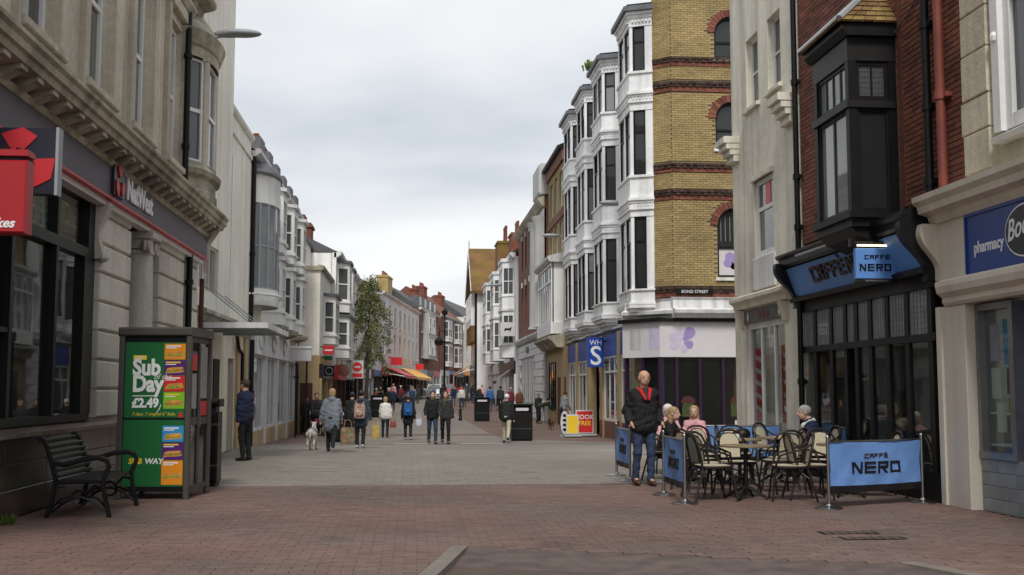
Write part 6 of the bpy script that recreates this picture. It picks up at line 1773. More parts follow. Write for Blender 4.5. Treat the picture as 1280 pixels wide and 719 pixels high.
# traffic and shop signs on the left
ts = thing('road_sign', 'white plate with a red disc on a post left of the birch', 'sign', (-2.75, 57, gz(57)))
f = FS.shift(w=-57.0)
MB(f).tube([(-2.75, gz(57)-.05, 0), (-2.75, 2.9, 0)], .04, 8).build('post', 'steel_dull', ts, smooth=True)
MB(f).box(-3.05, -2.45, 2.05, 2.95, .045, .06).build('plate', 'fascia_white', ts)
MB(f).prism([(-2.75+.24*math.cos(a), 2.62+.24*math.sin(a)) for a in [i*math.pi/10 for i in range(20)]], .06, .068).build('disc', 'poster_red', ts)
MB(f).box(-2.9, -2.6, 2.57, 2.67, .068, .072).build('bar', 'fascia_white', ts)
MB(f).box(-3.0, -2.5, 2.1, 2.3, .06, .065).build('sub_plate', 'poster_red', ts)
def wall_sign(label, px0, px1, z0, z1, y, mat, shape='box', mark=None):
    t = thing('hanging_sign', label, 'sign', (px0, y, z0)); f = FS.shift(w=-y)
    if shape == 'box': o = MB(f).box(px0, px1, z0, z1, -.05, .05, c=.01).build('sign_box', mat, t)
    else:
        cx, cz, r = (px0+px1)/2, (z0+z1)/2, (px1-px0)/2
        o = MB(f).prism([(cx+r*math.cos(a), cz+(z1-z0)/2*math.sin(a)) for a in [i*math.pi/12 for i in range(24)]], -.05, .05).build('sign_disc', mat, t)
    MB(f).tube([(px0-.35, z1-.05, 0), (px0+.1, z1-.05, 0)], .025, 6).build('bracket', 'black_iron', t)
    if mark: mark(f, o)
    return t
wall_sign('bright red box sign on the front of the cream house', -3.72, -3.28, 2.95, 3.32, 47.6, 'bank_red', mark=lambda f, o: [MB(f).box(-3.66, -3.34, 3.10, 3.15, .05, .055).build('print_line', 'bank_letter', o)])
wall_sign('small green sign below the red box sign', -3.72, -3.36, 2.72, 2.9, 47.9, 'poster_green')
wall_sign('dark sign with a pale ring low on the cream house', -3.75, -3.3, 2.05, 2.5, 48.4, 'black_paint', 'box', lambda f, o: [MB(f).tube([(-3.52+.15*math.cos(a), 2.27+.15*math.sin(a), .055) for a in [i*math.pi/8 for i in range(17)]], .02, 5).build('ring_print', 'lamp_grey', o)])
wall_sign('round pinkish sign on the white bay house', -3.55, -3.0, 2.1, 2.7, 54.5, 'red_brick_soft', 'disc')
wall_sign('grey round sign in front of the grey house', -3.4, -2.7, 2.4, 3.1, 63, 'lamp_grey', 'disc')
wall_sign('pale board sign near the cream terrace', -3.4, -2.6, 2.2, 3.1, 72, 'grey_white')
wall_sign('red box sign high on the long white terrace', -1.9, -.9, 3.7, 4.4, 101, 'bank_red')
wall_sign('small red sign over the yellow awning', .35, 1.2, 3.6, 4.2, 118, 'poster_red')
# awnings
def awning(label, fr, u0, u1, v0, v1, w0, w1, m1, m2, n=8):
    t = thing('shop_awning', label, 'awning', fr(((u0+u1)/2, v1, w0)))
    for i in range(n):
        a, c = u0+(u1-u0)*i/n, u0+(u1-u0)*(i+1)/n
        b = MB(fr); b.add([(a, v0, w0), (c, v0, w0), (c, v1, w1), (a, v1, w1), (a, v1-.25, w1), (c, v1-.25, w1), (a, v0-.04, w0), (c, v0-.04, w0), (c, v1-.04, w1-.04), (a, v1-.04, w1-.04)], [(0, 1, 2, 3), (3, 2, 5, 4), (6, 9, 8, 7)])
        b.build('canvas_stripe', m1 if i % 2 else m2, t)
    for a in (u0, u1): MB(fr).tube([(a, v1-.1, w1-.05), (a, v0-.5, w0-.1)], .03, 5).build('awning_arm', 'steel_dull', t)
    return t
fr, L_ = slant(-2.65, 96.3, .7, 124)
awning('red striped shop awning on the long white terrace', fr, 1.5, 9.5, 3.45, 2.75, .25, 1.9, 'poster_red', 'bank_red')
awning('yellow striped shop awning beyond the red one', fr, 10.5, 24, 3.6, 2.7, .25, 1.9, 'poster_orange', 'poster_yellow', 12)
awning('orange shop awning on the far gabled house', FG, 104, 112.5, 3.9, 3.1, .3, 1.7, 'poster_orange', 'poster_yellow', 8)
# far lamp column with a hanging lantern
lc = thing('lamp_column', 'tall black lamp column with hanging lantern far up the street', 'street lamp', (2.86, 100, gz(100)))
z = gz(100)
MB(W0).tube([(2.86, z-.1, -100), (2.86, z+1, -100), (2.86, 8.1, -100)], [.14, .10, .06], 8).build('column', 'black_iron', lc, smooth=True)
MB(W0).tube([(2.86, 6.6, -100), (2.6, 6.75, -100), (2.35, 6.6, -100), (2.35, 6.2, -100)], .04, 6).build('bracket', 'black_iron', lc, smooth=True)
MB(W0).lathe((2.35, 5.4, -100), [(.1, 0), (.38, .1), (.42, .45), (.2, .7), (.04, .85)], 10).build('lantern', 'black_iron', lc, smooth=True)
MB(W0).lathe((2.86, 8.1, -100), [(.06, 0), (.25, .1), (.28, .4), (.1, .6), (0, .7)], 10).build('lamp_top', 'black_iron', lc, smooth=True)

# ------------------------------------------------------------------ cars parked far up the street
M('car_silver', (.42, .45, .47), .25, .03, metal=.6); M('car_white', (.66, .68, .70), .25, .03); M('car_red', (.30, .03, .03), .25, .03); M('tyre', (.015, .015, .015), .9)
glass_mat('windscreen', (.10, .13, .15))
def car(x, y, hd, mat, label):
    t = thing('parked_car', label, 'car', (x, y, gz(y)), 'cars far up the street'); ROOT[t.name] = Vector((0, 0, 0)); t.rotation_euler = (0, 0, R(-hd))
    # stations along the length: y, half width, sill, shoulder, roof half width, roof height
    st = [(2.05, .62, .38, .62, .55, .64), (1.95, .78, .28, .70, .7, .74), (1.2, .84, .24, .88, .74, .95), (.75, .85, .24, .92, .70, 1.0), (.15, .86, .24, .94, .60, 1.44), (-.7, .86, .24, .95, .60, 1.47), (-1.4, .85, .26, .95, .58, 1.38), (-1.85, .82, .3, .92, .66, .98), (-2.0, .74, .36, .85, .62, .88)]
    pts = []; n = 8
    for yy, hw, s0, sh, rw, rh in st: pts += [(-hw*.9, yy, s0), (-hw, yy, (s0+sh)/2), (-hw*.97, yy, sh), (-rw, yy, rh), (rw, yy, rh), (hw*.97, yy, sh), (hw, yy, (s0+sh)/2), (hw*.9, yy, s0)]
    F = [tuple(range(n)), tuple(range((len(st)-1)*n, len(st)*n))[::-1]]
    for i in range(len(st)-1):
        for k in range(n): F.append((i*n+k, (i+1)*n+k, (i+1)*n+(k+1) % n, i*n+(k+1) % n))
    MB().add(pts, F).build('body', mat, t, smooth=True)
    def pnl(q, nm, m_): MB().add(q, [(0, 1, 2, 3)]).build(nm, m_, t)
    pnl([(-.66, .80, 1.0), (.66, .80, 1.0), (.56, .20, 1.42), (-.56, .20, 1.42)], 'windscreen', 'windscreen')
    pnl([(.60, -1.90, .99), (-.60, -1.90, .99), (-.53, -1.45, 1.37), (.53, -1.45, 1.37)], 'rear_window', 'windscreen')
    for sx in (-1, 1):
        pnl([(sx*.83, .6, .97), (sx*.84, -1.35, .99), (sx*.62, -1.25, 1.38), (sx*.63, .12, 1.40)], 'side_window', 'windscreen')
        pnl([(sx*.40, 2.02, .56), (sx*.68, 1.98, .56), (sx*.68, 1.96, .70), (sx*.42, 2.0, .68)], 'headlight', 'poster_white')
        MB().box(sx*.86, sx*1.02, .72, .86, .95, 1.07).build('wing_mirror', mat, t)
        for yy in (1.25, -1.25):
            a = MB(Fr((sx*.70, yy, .31), (0, 1, 0), (1, 0, 0)))
            a.prism([(.31*math.cos(q), .31*math.sin(q)) for q in [i*math.pi/10 for i in range(20)]], -.1, .1); w_ = a.build('wheel', 'tyre', t)
            c = MB(Fr((sx*.70, yy, .31), (0, 1, 0), (1, 0, 0))); c.prism([(.19*math.cos(q), .19*math.sin(q)) for q in [i*math.pi/8 for i in range(16)]], -.11, .11); c.build('rim', 'steel_dull', w_)
    MB().box(-.5, .5, 1.99, 2.06, .42, .54).build('grille', 'nero_black', t); MB().box(-.26, .26, 2.06, 2.075, .40, .50).build('number_plate', 'poster_white', t)
car(-.75, 103, 185, 'car_silver', 'silver blue car facing us at the left, far up the street')
car(2.2, 112, 182, 'car_white', 'white car facing us in the far middle of the street')
car(3.75, 117, 182, 'car_red', 'dark red car beside the far white car')

# ------------------------------------------------------------------ birch tree
tr = thing('birch_tree', 'slender airy birch tree in young leaf on the left pavement', 'tree', (-2.62, 66, gz(66)))
rnd = random.Random(5); z0 = gz(66)
tk = MB(W0); limbs = MB(W0); tips = []
tp = [(-2.62, z0-.1), (-2.64, 1.2), (-2.58, 2.6), (-2.62, 4.0), (-2.54, 5.5), (-2.48, 6.9), (-2.42, 8.0)]
tk.tube([(x, z, -66) for x, z in tp], [.13, .11, .09, .075, .05, .03, .012], 9); tk.build('trunk', 'bark', tr, smooth=True)
for i in range(46):
    z = 2.7+5.0*(i/46)**.9; a = rnd.uniform(0, 6.28); L_ = (1.15 if z < 6.0 else .85)*rnd.uniform(.6, 1.15)*(1-.25*max(0, z-6))
    x0 = -2.58; p0 = Vector((x0, z, -66)); d = Vector((math.cos(a), 0, math.sin(a)))
    p1 = p0+d*L_*.55+Vector((0, .45, 0)); p2 = p0+d*L_+Vector((0, .35-.35*rnd.random(), 0)); p3 = p0+d*L_*1.1+Vector((0, -.35-.6*rnd.random(), 0))
    limbs.tube([p0, p1, p2, p3], [.022, .014, .008, .004], 5); tips.append((p0, p1, p2, p3))
limbs.build('branches', 'bark', tr, kind='stuff')
for nm, mt, cnt in (('foliage', 'leaf_green', 6200), ('foliage', 'leaf_olive', 4200)):
    lf = MB(W0)
    for i in range(cnt):
        p0, p1, p2, p3 = tips[int(len(tips)*rnd.random())]; t_ = (int(rnd.random()*5)+.7+rnd.gauss(0, .09))/5; t_ = min(1, max(.1, t_))
        q = p0.lerp(p1, t_*3) if t_ < .33 else p1.lerp(p2, (t_-.33)*3) if t_ < .66 else p2.lerp(p3, (t_-.66)*3)
        c = q+Vector((rnd.gauss(0, .085), rnd.gauss(-.06, .13), rnd.gauss(0, .085))); s = rnd.uniform(.025, .06)
        u_ = Vector((rnd.gauss(0, 1), rnd.gauss(0, 1), rnd.gauss(0, 1))).normalized(); v_ = u_.orthogonal().normalized()
        lf.add([c-u_*s*1.3, c+v_*s*.8, c+u_*s*1.3, c-v_*s*.8], [(0, 1, 2, 3)])
    lf.build('foliage', mt, tr, kind='stuff')
# ------------------------------------------------------------------ people
M('skin', (.52, .30, .21), .55, .06, 6); M('skin_pale', (.58, .36, .28), .55, .06, 6)
def cloth(n, c, rough=.85): return M('cloth_'+n, c, rough, .2, 5, .8, 13)
cloth('navy', (.014, .022, .055)); cloth('black', (.010, .010, .012)); cloth('charcoal', (.028, .028, .032)); cloth('greyblue', (.16, .18, .21)); cloth('slate', (.030, .042, .060))
cloth('white', (.62, .61, .57)); cloth('denim', (.030, .050, .10)); cloth('cream', (.40, .37, .28)); cloth('pink', (.60, .33, .36)); cloth('brown', (.13, .045, .025)); cloth('blue', (.02, .10, .30))
cloth('red', (.48, .018, .022)); cloth('grey', (.20, .21, .22)); cloth('maroon', (.12, .015, .03)); cloth('dkgreen', (.02, .035, .028)); cloth('olive', (.07, .07, .04)); cloth('shoe', (.02, .014, .012), .5); cloth('brownshoe', (.07, .03, .02), .5); cloth('trainer', (.45, .46, .5), .6)
M('hair_grey', (.35, .34, .33), .6, .2, 30, .5, 150); M('hair_white', (.70, .68, .64), .6, .12, 30, .5, 150); M('hair_brown', (.055, .032, .018), .5, .3, 30, .5, 150); M('hair_blond', (.36, .24, .12), .5, .25, 30, .5, 150); M('hair_black', (.012, .010, .009), .45, .2, 30); M('eye_dark', (.02, .015, .012), .3); M('lip', (.35, .12, .10), .5)
NP = [0]
def person(label, x, y, hd, h=1.72, top='black', legs='black', shoes='shoe', hair='hair_brown', style='short', coat=.0, stride=0.0, arms=((-5, 8, 12), (-5, 8, 12)), lean=4, sit=False, bulk=1.0, head=(0, 0), collar=None, hood=False, fem=False, skin='skin', group=None, z=None, detail=None, scarf=None):
    """x right, y forward, z up; arms = (swing, spread, elbow) for left and right; lean in degrees"""
    s = h/1.75
    t = thing('person', label, 'person', (x, y, gz(y) if z is None else z), group); ROOT[t.name] = Vector((0, 0, 0)); t.rotation_euler = (0, 0, R(-hd))
    res = min(.045, max(.014, y*.00068)); det = y < 26 if detail is None else detail
    if det: res = .0125
    V = lambda a, b, c: np.array((a, b, c), float)*s
    legsj = []
    if sit:
        pz = .50
        for sx in (-1, 1):
            hip = V(sx*.09, 0, pz); kn = V(sx*.11, .42, pz+.02); an = V(sx*.11, .40, .09); legsj.append((hip, kn, an))
        pel = V(0, 0, pz)
    else:
        ang = [R(26*stride), R(-26*stride)]; bend = [R(8+6*abs(stride)), R(8+26*abs(stride))]
        q = []
        for a, b in zip(ang, bend):
            k = np.array((0, math.sin(a)*.42, -math.cos(a)*.42)); an = k+np.array((0, math.sin(a-b)*.41, -math.cos(a-b)*.41)); q.append((k, an))
        pz = max(-q[0][1][2], -q[1][1][2])+.085
        pel = V(0, 0, pz)
        for sx, (k, an) in zip((-1, 1), q):
            hip = V(sx*.088, 0, pz); legsj.append((hip, hip+k*s+V(sx*.012, 0, 0), hip+an*s+V(sx*.015, 0, 0)))
    la = R(lean); up = np.array((0, math.sin(la), math.cos(la))); fw = np.array((0, math.cos(la), -math.sin(la)))
    def T(a, b, c): return pel+s*(np.array((a, 0, 0))+b*fw+c*up)
    neck = T(0, 0, .50); hc = neck+s*np.array((.0, .035+.10*math.sin(R(head[1])), .175*math.cos(R(head[1]))))
    sw = .148 if fem else .168
    armj = []
    for sx, (sg, sp, eb) in zip((-1, 1), arms):
        sh = T(sx*sw, 0, .455)
        def dirv(a, o): a = R(a)+la*.0; o = R(o); return np.array((sx*math.sin(o), math.sin(a)*math.cos(o), -math.cos(a)*math.cos(o)))
        el = sh+s*.29*dirv(sg, sp); wr = el+s*.25*dirv(sg+eb, sp*.3-6 if eb > 30 else sp*.6); hd_ = wr+s*.085*dirv(sg+eb+8, 0)
        armj.append((sh, el, wr, hd_))
    tp = lambda *a: tuple(float(v) for v in a)
    # body
    b = [('e', T(0, -.01, .02), (.155*s, .11*s, .13*s)), ('e', T(0, .0, .22), (.13*s, .095*s, .2*s)), ('e', T(0, .0, .38), (.155*s, .10*s, .13*s)),
         ('c', T(0, 0, .42), neck+s*np.array((0, .01, .05)), .066*s, .062*s), ('e', hc+s*np.array((0, -.005, .03)), (.083*s, .100*s, .086*s)), ('e', hc+s*np.array((0, .022, -.045)), (.066*s, .074*s, .072*s))]
    if det:
        b += [('c', hc+s*np.array((0, .098, .01)), hc+s*np.array((0, .112, -.025)), .009*s, .014*s, .015), ('e', hc+s*np.array((-.083, -.005, 0)), (.014*s, .022*s, .034*s), .012), ('e', hc+s*np.array((.083, -.005, 0)), (.014*s, .022*s, .034*s), .012)]
    for (hip, kn, an) in legsj:
        b += [('c', hip, kn, .078*s, .05*s), ('c', kn, an, .048*s, .034*s), ('c', an, an+s*np.array((0, .13, -.05)), .036*s, .03*s)]
    for sx, (sh, el, wr, hd_) in zip((-1, 1), armj):
        b += [('c', sh, el, .05*s, .038*s), ('c', el, wr, .038*s, .027*s)]
        d = (hd_-wr)/np.linalg.norm(hd_-wr)
        if det:
            b += [('e', wr+d*.045*s, (.026*s, .034*s, .044*s), .015)]
            for k in range(4):
                o = np.array((0, (k-1.5)*.018, 0))*s; ln = (.062, .074, .07, .052)[k]
                b += [('c', wr+d*.075*s+o, wr+d*(.075+ln*.6)*s+o, .0095*s, .009*s, .006), ('c', wr+d*(.075+ln*.6)*s+o, wr+d*(.075+ln)*s+o+s*np.array((-sx*.012, .006, 0)), .009*s, .0075*s, .006)]
            b += [('c', wr+d*.03*s+s*np.array((0, .026, 0)), wr+d*.075*s+s*np.array((-sx*.008, .05, 0)), .0115*s, .009*s, .008)]
        else: b += [('e', wr+d*.07*s, (.03*s, .035*s, .05*s))]
    blob('body', skin, t, b, res, .028)
    if det:
        for sx in (-1, 1): blob('eye', 'eye_dark', t, [('e', hc+s*np.array((sx*.032, .084, .012)), (.012*s, .009*s, .008*s))], .0035, .001)
        blob('mouth', 'lip', t, [('e', hc+s*np.array((0, .088, -.058)), (.024*s, .008*s, .007*s))], .0035, .001)
    # trousers
    m = .016*s; B = bulk
    q = [('e', T(0, -.015, 0), (.165*s*B, .125*s*B, .13*s))]
    for (hip, kn, an) in legsj: q += [('c', hip, kn, .09*s*min(B, 1.1), .064*s), ('c', kn, an+s*np.array((0, 0, .0)), .062*s, .054*s)]
    blob('trousers', 'cloth_'+legs, t, q, res, .03, wr=.004)
    for (hip, kn, an) in legsj:
        blob('shoe', 'cloth_'+shoes, t, [('c', an+s*np.array((0, -.03, -.025)), an+s*np.array((0, .06, -.045)), .046*s, .042*s), ('c', an+s*np.array((0, .06, -.045)), an+s*np.array((0, .165, -.052)), .042*s, .033*s)], res, .03)
    # jacket
    q = []
    for sx in (-1, 1): q += [('c', T(sx*.07, 0, .37), T(sx*.062, .005, .20), .108*s*B, .108*s*B, .06), ('c', T(sx*.062, .005, .20), T(sx*.068, -.005, -.02), .108*s*B, .116*s*B, .06), ('c', T(sx*.02, -.01, .475), T(sx*sw*.9, 0, .435), .066*s, .062*s, .06)]
    q += [('c', T(0, -.005, .44), T(0, .0, .515), .085*s, .064*s)]
    if coat and not sit:
        q += [('c', T(-.062, -.005, .05), pel+V(-.07, 0, -coat), .115*s*B, .118*s*B), ('c', T(.062, -.005, .05), pel+V(.07, 0, -coat), .115*s*B, .118*s*B), ('c', T(0, 0, .05), pel+V(0, 0, -coat), .12*s*B, .115*s*B)]
    for (sh, el, wr, hd_) in armj: q += [('c', sh, el, .064*s*(.5+.5*B), .056*s*(.5+.5*B), .045), ('c', el, wr-(wr-el)*.04, .056*s*(.5+.5*B), .045*s, .045)]
    if hood: q += [('e', T(0, -.085, .50), (.105*s, .075*s, .08*s))]
    blob('jacket', 'cloth_'+top, t, q, res, .05, wr=.007)
    if collar:
        blob('collar', 'cloth_'+collar, t, [('c', T(-.095, .02, .50), T(.0, -.075, .535), .038*s, .038*s), ('c', T(.095, .02, .50), T(.0, -.075, .535), .038*s, .038*s), ('c', T(-.075, .075, .50), T(-.028, .142*B, .36), .034*s, .020*s), ('c', T(.075, .075, .50), T(.028, .142*B, .36), .034*s, .020*s)], res, .02)
        blob('shirt', 'cloth_charcoal', t, [('c', T(0, .07, .50), T(0, .125*B, .36), .04*s, .028*s)], res, .02)
    if scarf: blob('scarf', 'cloth_'+scarf, t, [('c', T(-.07, .0, .50), T(0, .09, .47), .045*s, .045*s), ('c', T(.07, 0, .50), T(0, .09, .47), .045*s, .045*s), ('c', T(-.07, 0, .5), T(0, -.07, .51), .045*s, .045*s), ('c', T(.07, 0, .5), T(0, -.07, .51), .045*s, .045*s), ('c', T(.02, .11, .46), T(.05, .14*B, .28), .04*s, .03*s)], res, .02)
    # hair
    if style != 'bald':
        hq = [('e', hc+s*np.array((0, -.014, .038)), (.093*s, .107*s, .093*s))]
        if style in ('bob', 'long'): hq += [('e', hc+s*np.array((0, -.045, -.03)), (.088*s, .070*s, .10*s))]
        if style == 'long': hq += [('c', hc+s*np.array((-.05, -.05, -.06)), hc+s*np.array((-.06, -.05, -.22)), .05*s, .035*s), ('c', hc+s*np.array((.05, -.05, -.06)), hc+s*np.array((.06, -.05, -.22)), .05*s, .035*s)]
        hq += [('-e', hc+s*np.array((0, .085, -.03)), (.070*s, .082*s, .098*s), .012)]
        blob('hair', hair, t, hq, min(res, .02), .02)
    t['_h'] = h
    del t['_h']
    return t
def at(x, y, hd, p):
    a = R(-hd); q = rotz(p, a); return (x+q[0], y+q[1], gz(y)+q[2])

person('man in navy jacket and black trousers standing by the canopy at left', -3.5, 24.1, -62, 1.74, 'navy', 'black', hair='hair_brown', style='short', arms=((-4, 8, 10), (10, 10, 62)), lean=-2, bulk=1.3)
person('woman in long grey padded coat with pale hair walking away', -2.05, 29.2, 4, 1.68, 'greyblue', 'black', 'shoe', 'hair_blond', 'bob', .22, .75, ((-14, 16, 14), (8, 10, 12)), 8, bulk=1.25, hood=True)
person('person in dark slate coat with floral backpack walking away', -1.40, 31.2, 6, 1.62, 'slate', 'black', 'trainer', 'hair_black', 'short', .18, .25, ((6, 8, 10), (-8, 16, 10)), 5, bulk=1.15, hood=True)
person('woman in short white jacket and black trousers walking away', -1.0, 43.0, 5, 1.58, 'white', 'black', 'shoe', 'hair_blond', 'bob', .04, .2, ((6, 10, 12), (-6, 12, 10)), 2, bulk=1.12)
person('person in black coat with blue backpack walking away', -.13, 40.0, 0, 1.62, 'black', 'black', 'trainer', 'hair_brown', 'short', .22, .3, ((4, 10, 10), (-4, 12, 12)), 3, bulk=1.1)
person('man of the couple in black jacket and jeans walking towards us', .66, 36.2, 178, 1.74, 'black', 'denim', 'shoe', 'hair_black', 'short', .02, .35, ((4, 12, 30), (8, 14, 40)), 2, bulk=1.05)
person('woman of the couple in black leather jacket walking towards us', 1.07, 36.0, 184, 1.74, 'charcoal', 'black', 'shoe', 'hair_brown', 'long', .02, .4, ((-8, 12, 10), (5, 10, 35)), 2, fem=True, scarf='olive')
person('white haired man in black jacket and cream trousers walking away', 3.12, 37.2, 12, 1.68, 'black', 'cream', 'shoe', 'hair_white', 'short', .03, .7, ((10, 10, 18), (-12, 12, 10)), 10, bulk=1.15)
person('woman in black by the cream house at left', -4.28, 46.2, 165, 1.6, 'black', 'black', 'shoe', 'hair_black', 'bob', .1, .3, fem=True)
person('man in black pushing a pushchair by the cream house', -3.82, 45.7, 168, 1.76, 'charcoal', 'black', 'shoe', 'hair_brown', 'short', .02, .3, ((25, 6, 40), (25, 6, 40)), 6)
person('dark figure half hidden behind the woman in grey', -1.95, 37.0, 10, 1.72, 'black', 'black', 'shoe', 'hair_black', 'short', .08, .3)
person('person in black on the left near the birch tree', -1.85, 68, 10, 1.7, 'black', 'black', 'shoe', 'hair_brown', 'short', .08, .3)
person('white haired person in dark clothes walking near the birch tree', -1.45, 70, 12, 1.74, 'charcoal', 'black', 'shoe', 'hair_white', 'bob', .06, .5)
person('man in bright blue jacket walking away on the right pavement', 5.25, 76, 5, 1.76, 'blue', 'denim', 'shoe', 'hair_black', 'short', .02, .2, bulk=1.15)
person('woman in dark clothes beside the farther recycling bin', 4.2, 70, 20, 1.66, 'black', 'black', 'shoe', 'hair_brown', 'long', .1, .2, fem=True)
person('man in black jacket right of the man in blue', 6.05, 77, 10, 1.76, 'charcoal', 'black', 'shoe', 'hair_brown', 'short', .02, .2, bulk=1.15)
person('man in maroon top by the dark blue awning', 6.1, 69.5, -10, 1.76, 'maroon', 'black', 'shoe', 'hair_grey', 'short', .02, .2, bulk=1.1)
person('man in brown jacket just beyond the nearer recycling bin', 6.45, 67.5, 190, 1.7, 'brown', 'black', 'shoe', 'hair_brown', 'short', .02, .1, bulk=1.1)
person('child standing behind the bending man', 6.85, 60.8, 200, 1.5, 'dkgreen', 'black', 'shoe', 'hair_brown', 'short')
person('person in dark coat bending down to a small dog', 6.45, 57, 95, 1.7, 'dkgreen', 'black', 'shoe', 'hair_black', 'short', .0, .1, ((40, 5, 10), (45, 5, 5)), 72)
person('man in grey top looking into the stationer window', 6.95, 51.5, 55, 1.76, 'grey', 'charcoal', 'shoe', 'hair_brown', 'short', .0, .1, ((25, 8, 50), (10, 8, 20)), 8, head=(0, 20))
person('tall balding man in black jacket with red collar by the terrace', 3.55, 17.05, 172, 1.80, 'black', 'denim', 'brownshoe', 'hair_grey', 'bald', .03, .12, ((-18, 16, 66), (-18, 16, 66)), -1, bulk=1.15, collar='red')
person('white haired woman in pink cardigan seated at the back of the terrace', 4.46, 19.55, 172, 1.64, 'pink', 'grey', 'shoe', 'hair_white', 'bob', 0, 0, ((28, 10, 50), (28, 10, 50)), 10, True, 1.1, fem=True, skin='skin_pale')
person('girl in pink top with brown hair seated beside the white haired woman', 4.98, 19.55, 200, 1.60, 'pink', 'denim', 'shoe', 'hair_blond', 'long', 0, 0, ((30, 8, 50), (30, 8, 50)), 8, True, .95, fem=True, skin='skin_pale')
person('woman in black with long fair hair seated behind the red collared man', 4.12, 18.13, 125, 1.62, 'black', 'black', 'shoe', 'hair_blond', 'long', 0, 0, ((30, 6, 60), (30, 6, 60)), 12, True, 1.1, head=(0, 20), fem=True, skin='skin_pale')
person('grey haired woman in dark coat and scarf seated by the coffee shop', 6.36, 17.3, -85, 1.68, 'navy', 'black', 'shoe', 'hair_grey', 'short', 0, 0, ((34, 8, 60), (34, 8, 60)), 14, True, 1.25, head=(0, 25), fem=True, scarf='white', skin='skin_pale')
FAR = [(-.9, 92, 'maroon', 'hair_white', 'white haired shopper in maroon under the red awning'), (.1, 88, 'grey', 'hair_brown', 'shopper in grey top crossing in front of the silver car'), (1.3, 84, 'greyblue', 'hair_grey', 'shopper in pale blue top behind the couple'),
       (2.6, 97, 'black', 'hair_black', 'shopper in black beneath the far lamp column'), (3.3, 90, 'navy', 'hair_brown', 'shopper in navy right of the lamp column'), (4.3, 99, 'red', 'hair_brown', 'far shopper in red near the orange awning'),
       (4.7, 104, 'charcoal', 'hair_black', 'far shopper in charcoal near the orange awning'), (5.2, 96, 'black', 'hair_brown', 'far shopper in black close to the gabled house'), (.9, 118, 'pink', 'hair_brown', 'far shopper in pink by the yellow awning'), (-.1, 108, 'white', 'hair_black', 'far shopper in white behind the silver car'),
       (3.6, 82, 'white', 'hair_brown', 'shopper in pale top right of the couple'), (-2.2, 80, 'olive', 'hair_brown', 'shopper in olive beyond the birch tree'), (-1.6, 86, 'red', 'hair_black', 'shopper in red left of the silver car'), (4.9, 101, 'denim', 'hair_grey', 'far shopper in blue at the foot of the gabled house')]
FAR += [(.5, 96, 'charcoal', 'hair_brown', 'far shopper in charcoal between the silver and white cars'), (-1.6, 97, 'pink', 'hair_blond', 'far shopper in pink under the red awning'), (1.9, 101, 'greyblue', 'hair_grey', 'far shopper in pale coat left of the lamp column'), (3.0, 105, 'maroon', 'hair_black', 'far shopper in maroon right of the lamp column'),
        (-1.3, 76, 'navy', 'hair_brown', 'shopper in navy just past the birch tree'), (-2.3, 73, 'brown', 'hair_grey', 'shopper in brown right behind the birch trunk'), (4.0, 86, 'olive', 'hair_brown', 'shopper in olive on the right pavement far off'), (5.6, 90, 'pink', 'hair_blond', 'far shopper in pink on the right pavement'),
        (.0, 80, 'denim', 'hair_black', 'shopper in denim blue in the middle of the street'), (4.9, 83, 'black', 'hair_white', 'far shopper in black with white hair on the right')]
for i, (x, y, c, hr, l) in enumerate(FAR):
    person(l, x, y, random.choice((0, 180, 10, 190)), random.uniform(1.62, 1.78), c, random.choice(('black', 'denim', 'charcoal')), 'shoe', hr, random.choice(('short', 'bob')), 0, random.uniform(.1, .5), group='shoppers far up the street')

# ------------------------------------------------------------------ what they carry, dogs, pushchair
M('bag_pattern', (.28, .16, .10), .8, .5, 14, hue=(.10, .16, .08), huefac=.9, hscale=9); M('bag_floral', (.42, .34, .27), .8, .3, 12, hue=(.26, .07, .06), huefac=.9, hscale=16); M('bag_yellow', (.42, .30, .08), .7, .25, 9); M('bag_red', (.26, .06, .05), .6, .2, 9); M('bag_white', (.55, .57, .66), .6, .1, 5)
def bag(name, label, c, size, mat, handle=True, strap=None):
    t = thing(name, label, 'bag', c); ROOT[t.name] = Vector((0, 0, 0)); sx, sy, sz = size
    k = MB(W0); n = 10; pts = []
    prof = [(.86, 0), (1.0, .12), (1.04, .5), (.98, .85), (.9, 1)]
    for f, hgt in prof: pts += [(sx/2*f*math.copysign(abs(math.cos(a))**.5, math.cos(a)), -sz+sz*hgt, sy/2*f*math.copysign(abs(math.sin(a))**.5, math.sin(a))) for a in [i*math.pi/8 for i in range(16)]]
    F = [tuple(range(16)), tuple(range(64, 80))[::-1]]
    for j in range(4):
        for i in range(16): F.append((j*16+i, (j+1)*16+i, (j+1)*16+(i+1) % 16, j*16+(i+1) % 16))
    k.add(pts, F); k.build('bag_body', mat, t, smooth=True)
    if handle:
        for yy in (-sy*.3, sy*.3): MB(W0).tube([(-sx*.28, 0, yy), (-sx*.2, .16, yy*.4), (0, .2, 0), (sx*.2, .16, yy*.4), (sx*.28, 0, yy)], .010, 5).build('handle', mat, t)
    else:
        blob('pocket', mat, t, [('e', (0, -sy*.5, -sz*.68), (sx*.36, .05, sz*.22))], .03)
        for q in (-1, 1): MB(W0).tube([(q*sx*.3, -.02, -sy*.4), (q*sx*.34, .06, -sy*.9), (q*sx*.36, -.2, -sy*1.3)], .014, 5).build('strap', mat, t)
    return t
bag('shopping_bag', 'patterned shopping bag carried by the woman in grey', at(-2.05, 29.2, 4, (.42, .0, .62)), (.36, .16, .42), 'bag_pattern')
bag('shopping_bag', 'yellow carrier bag held by the person with the floral backpack', at(-1.40, 31.2, 6, (.42, -.02, .62)), (.22, .12, .36), 'bag_yellow')
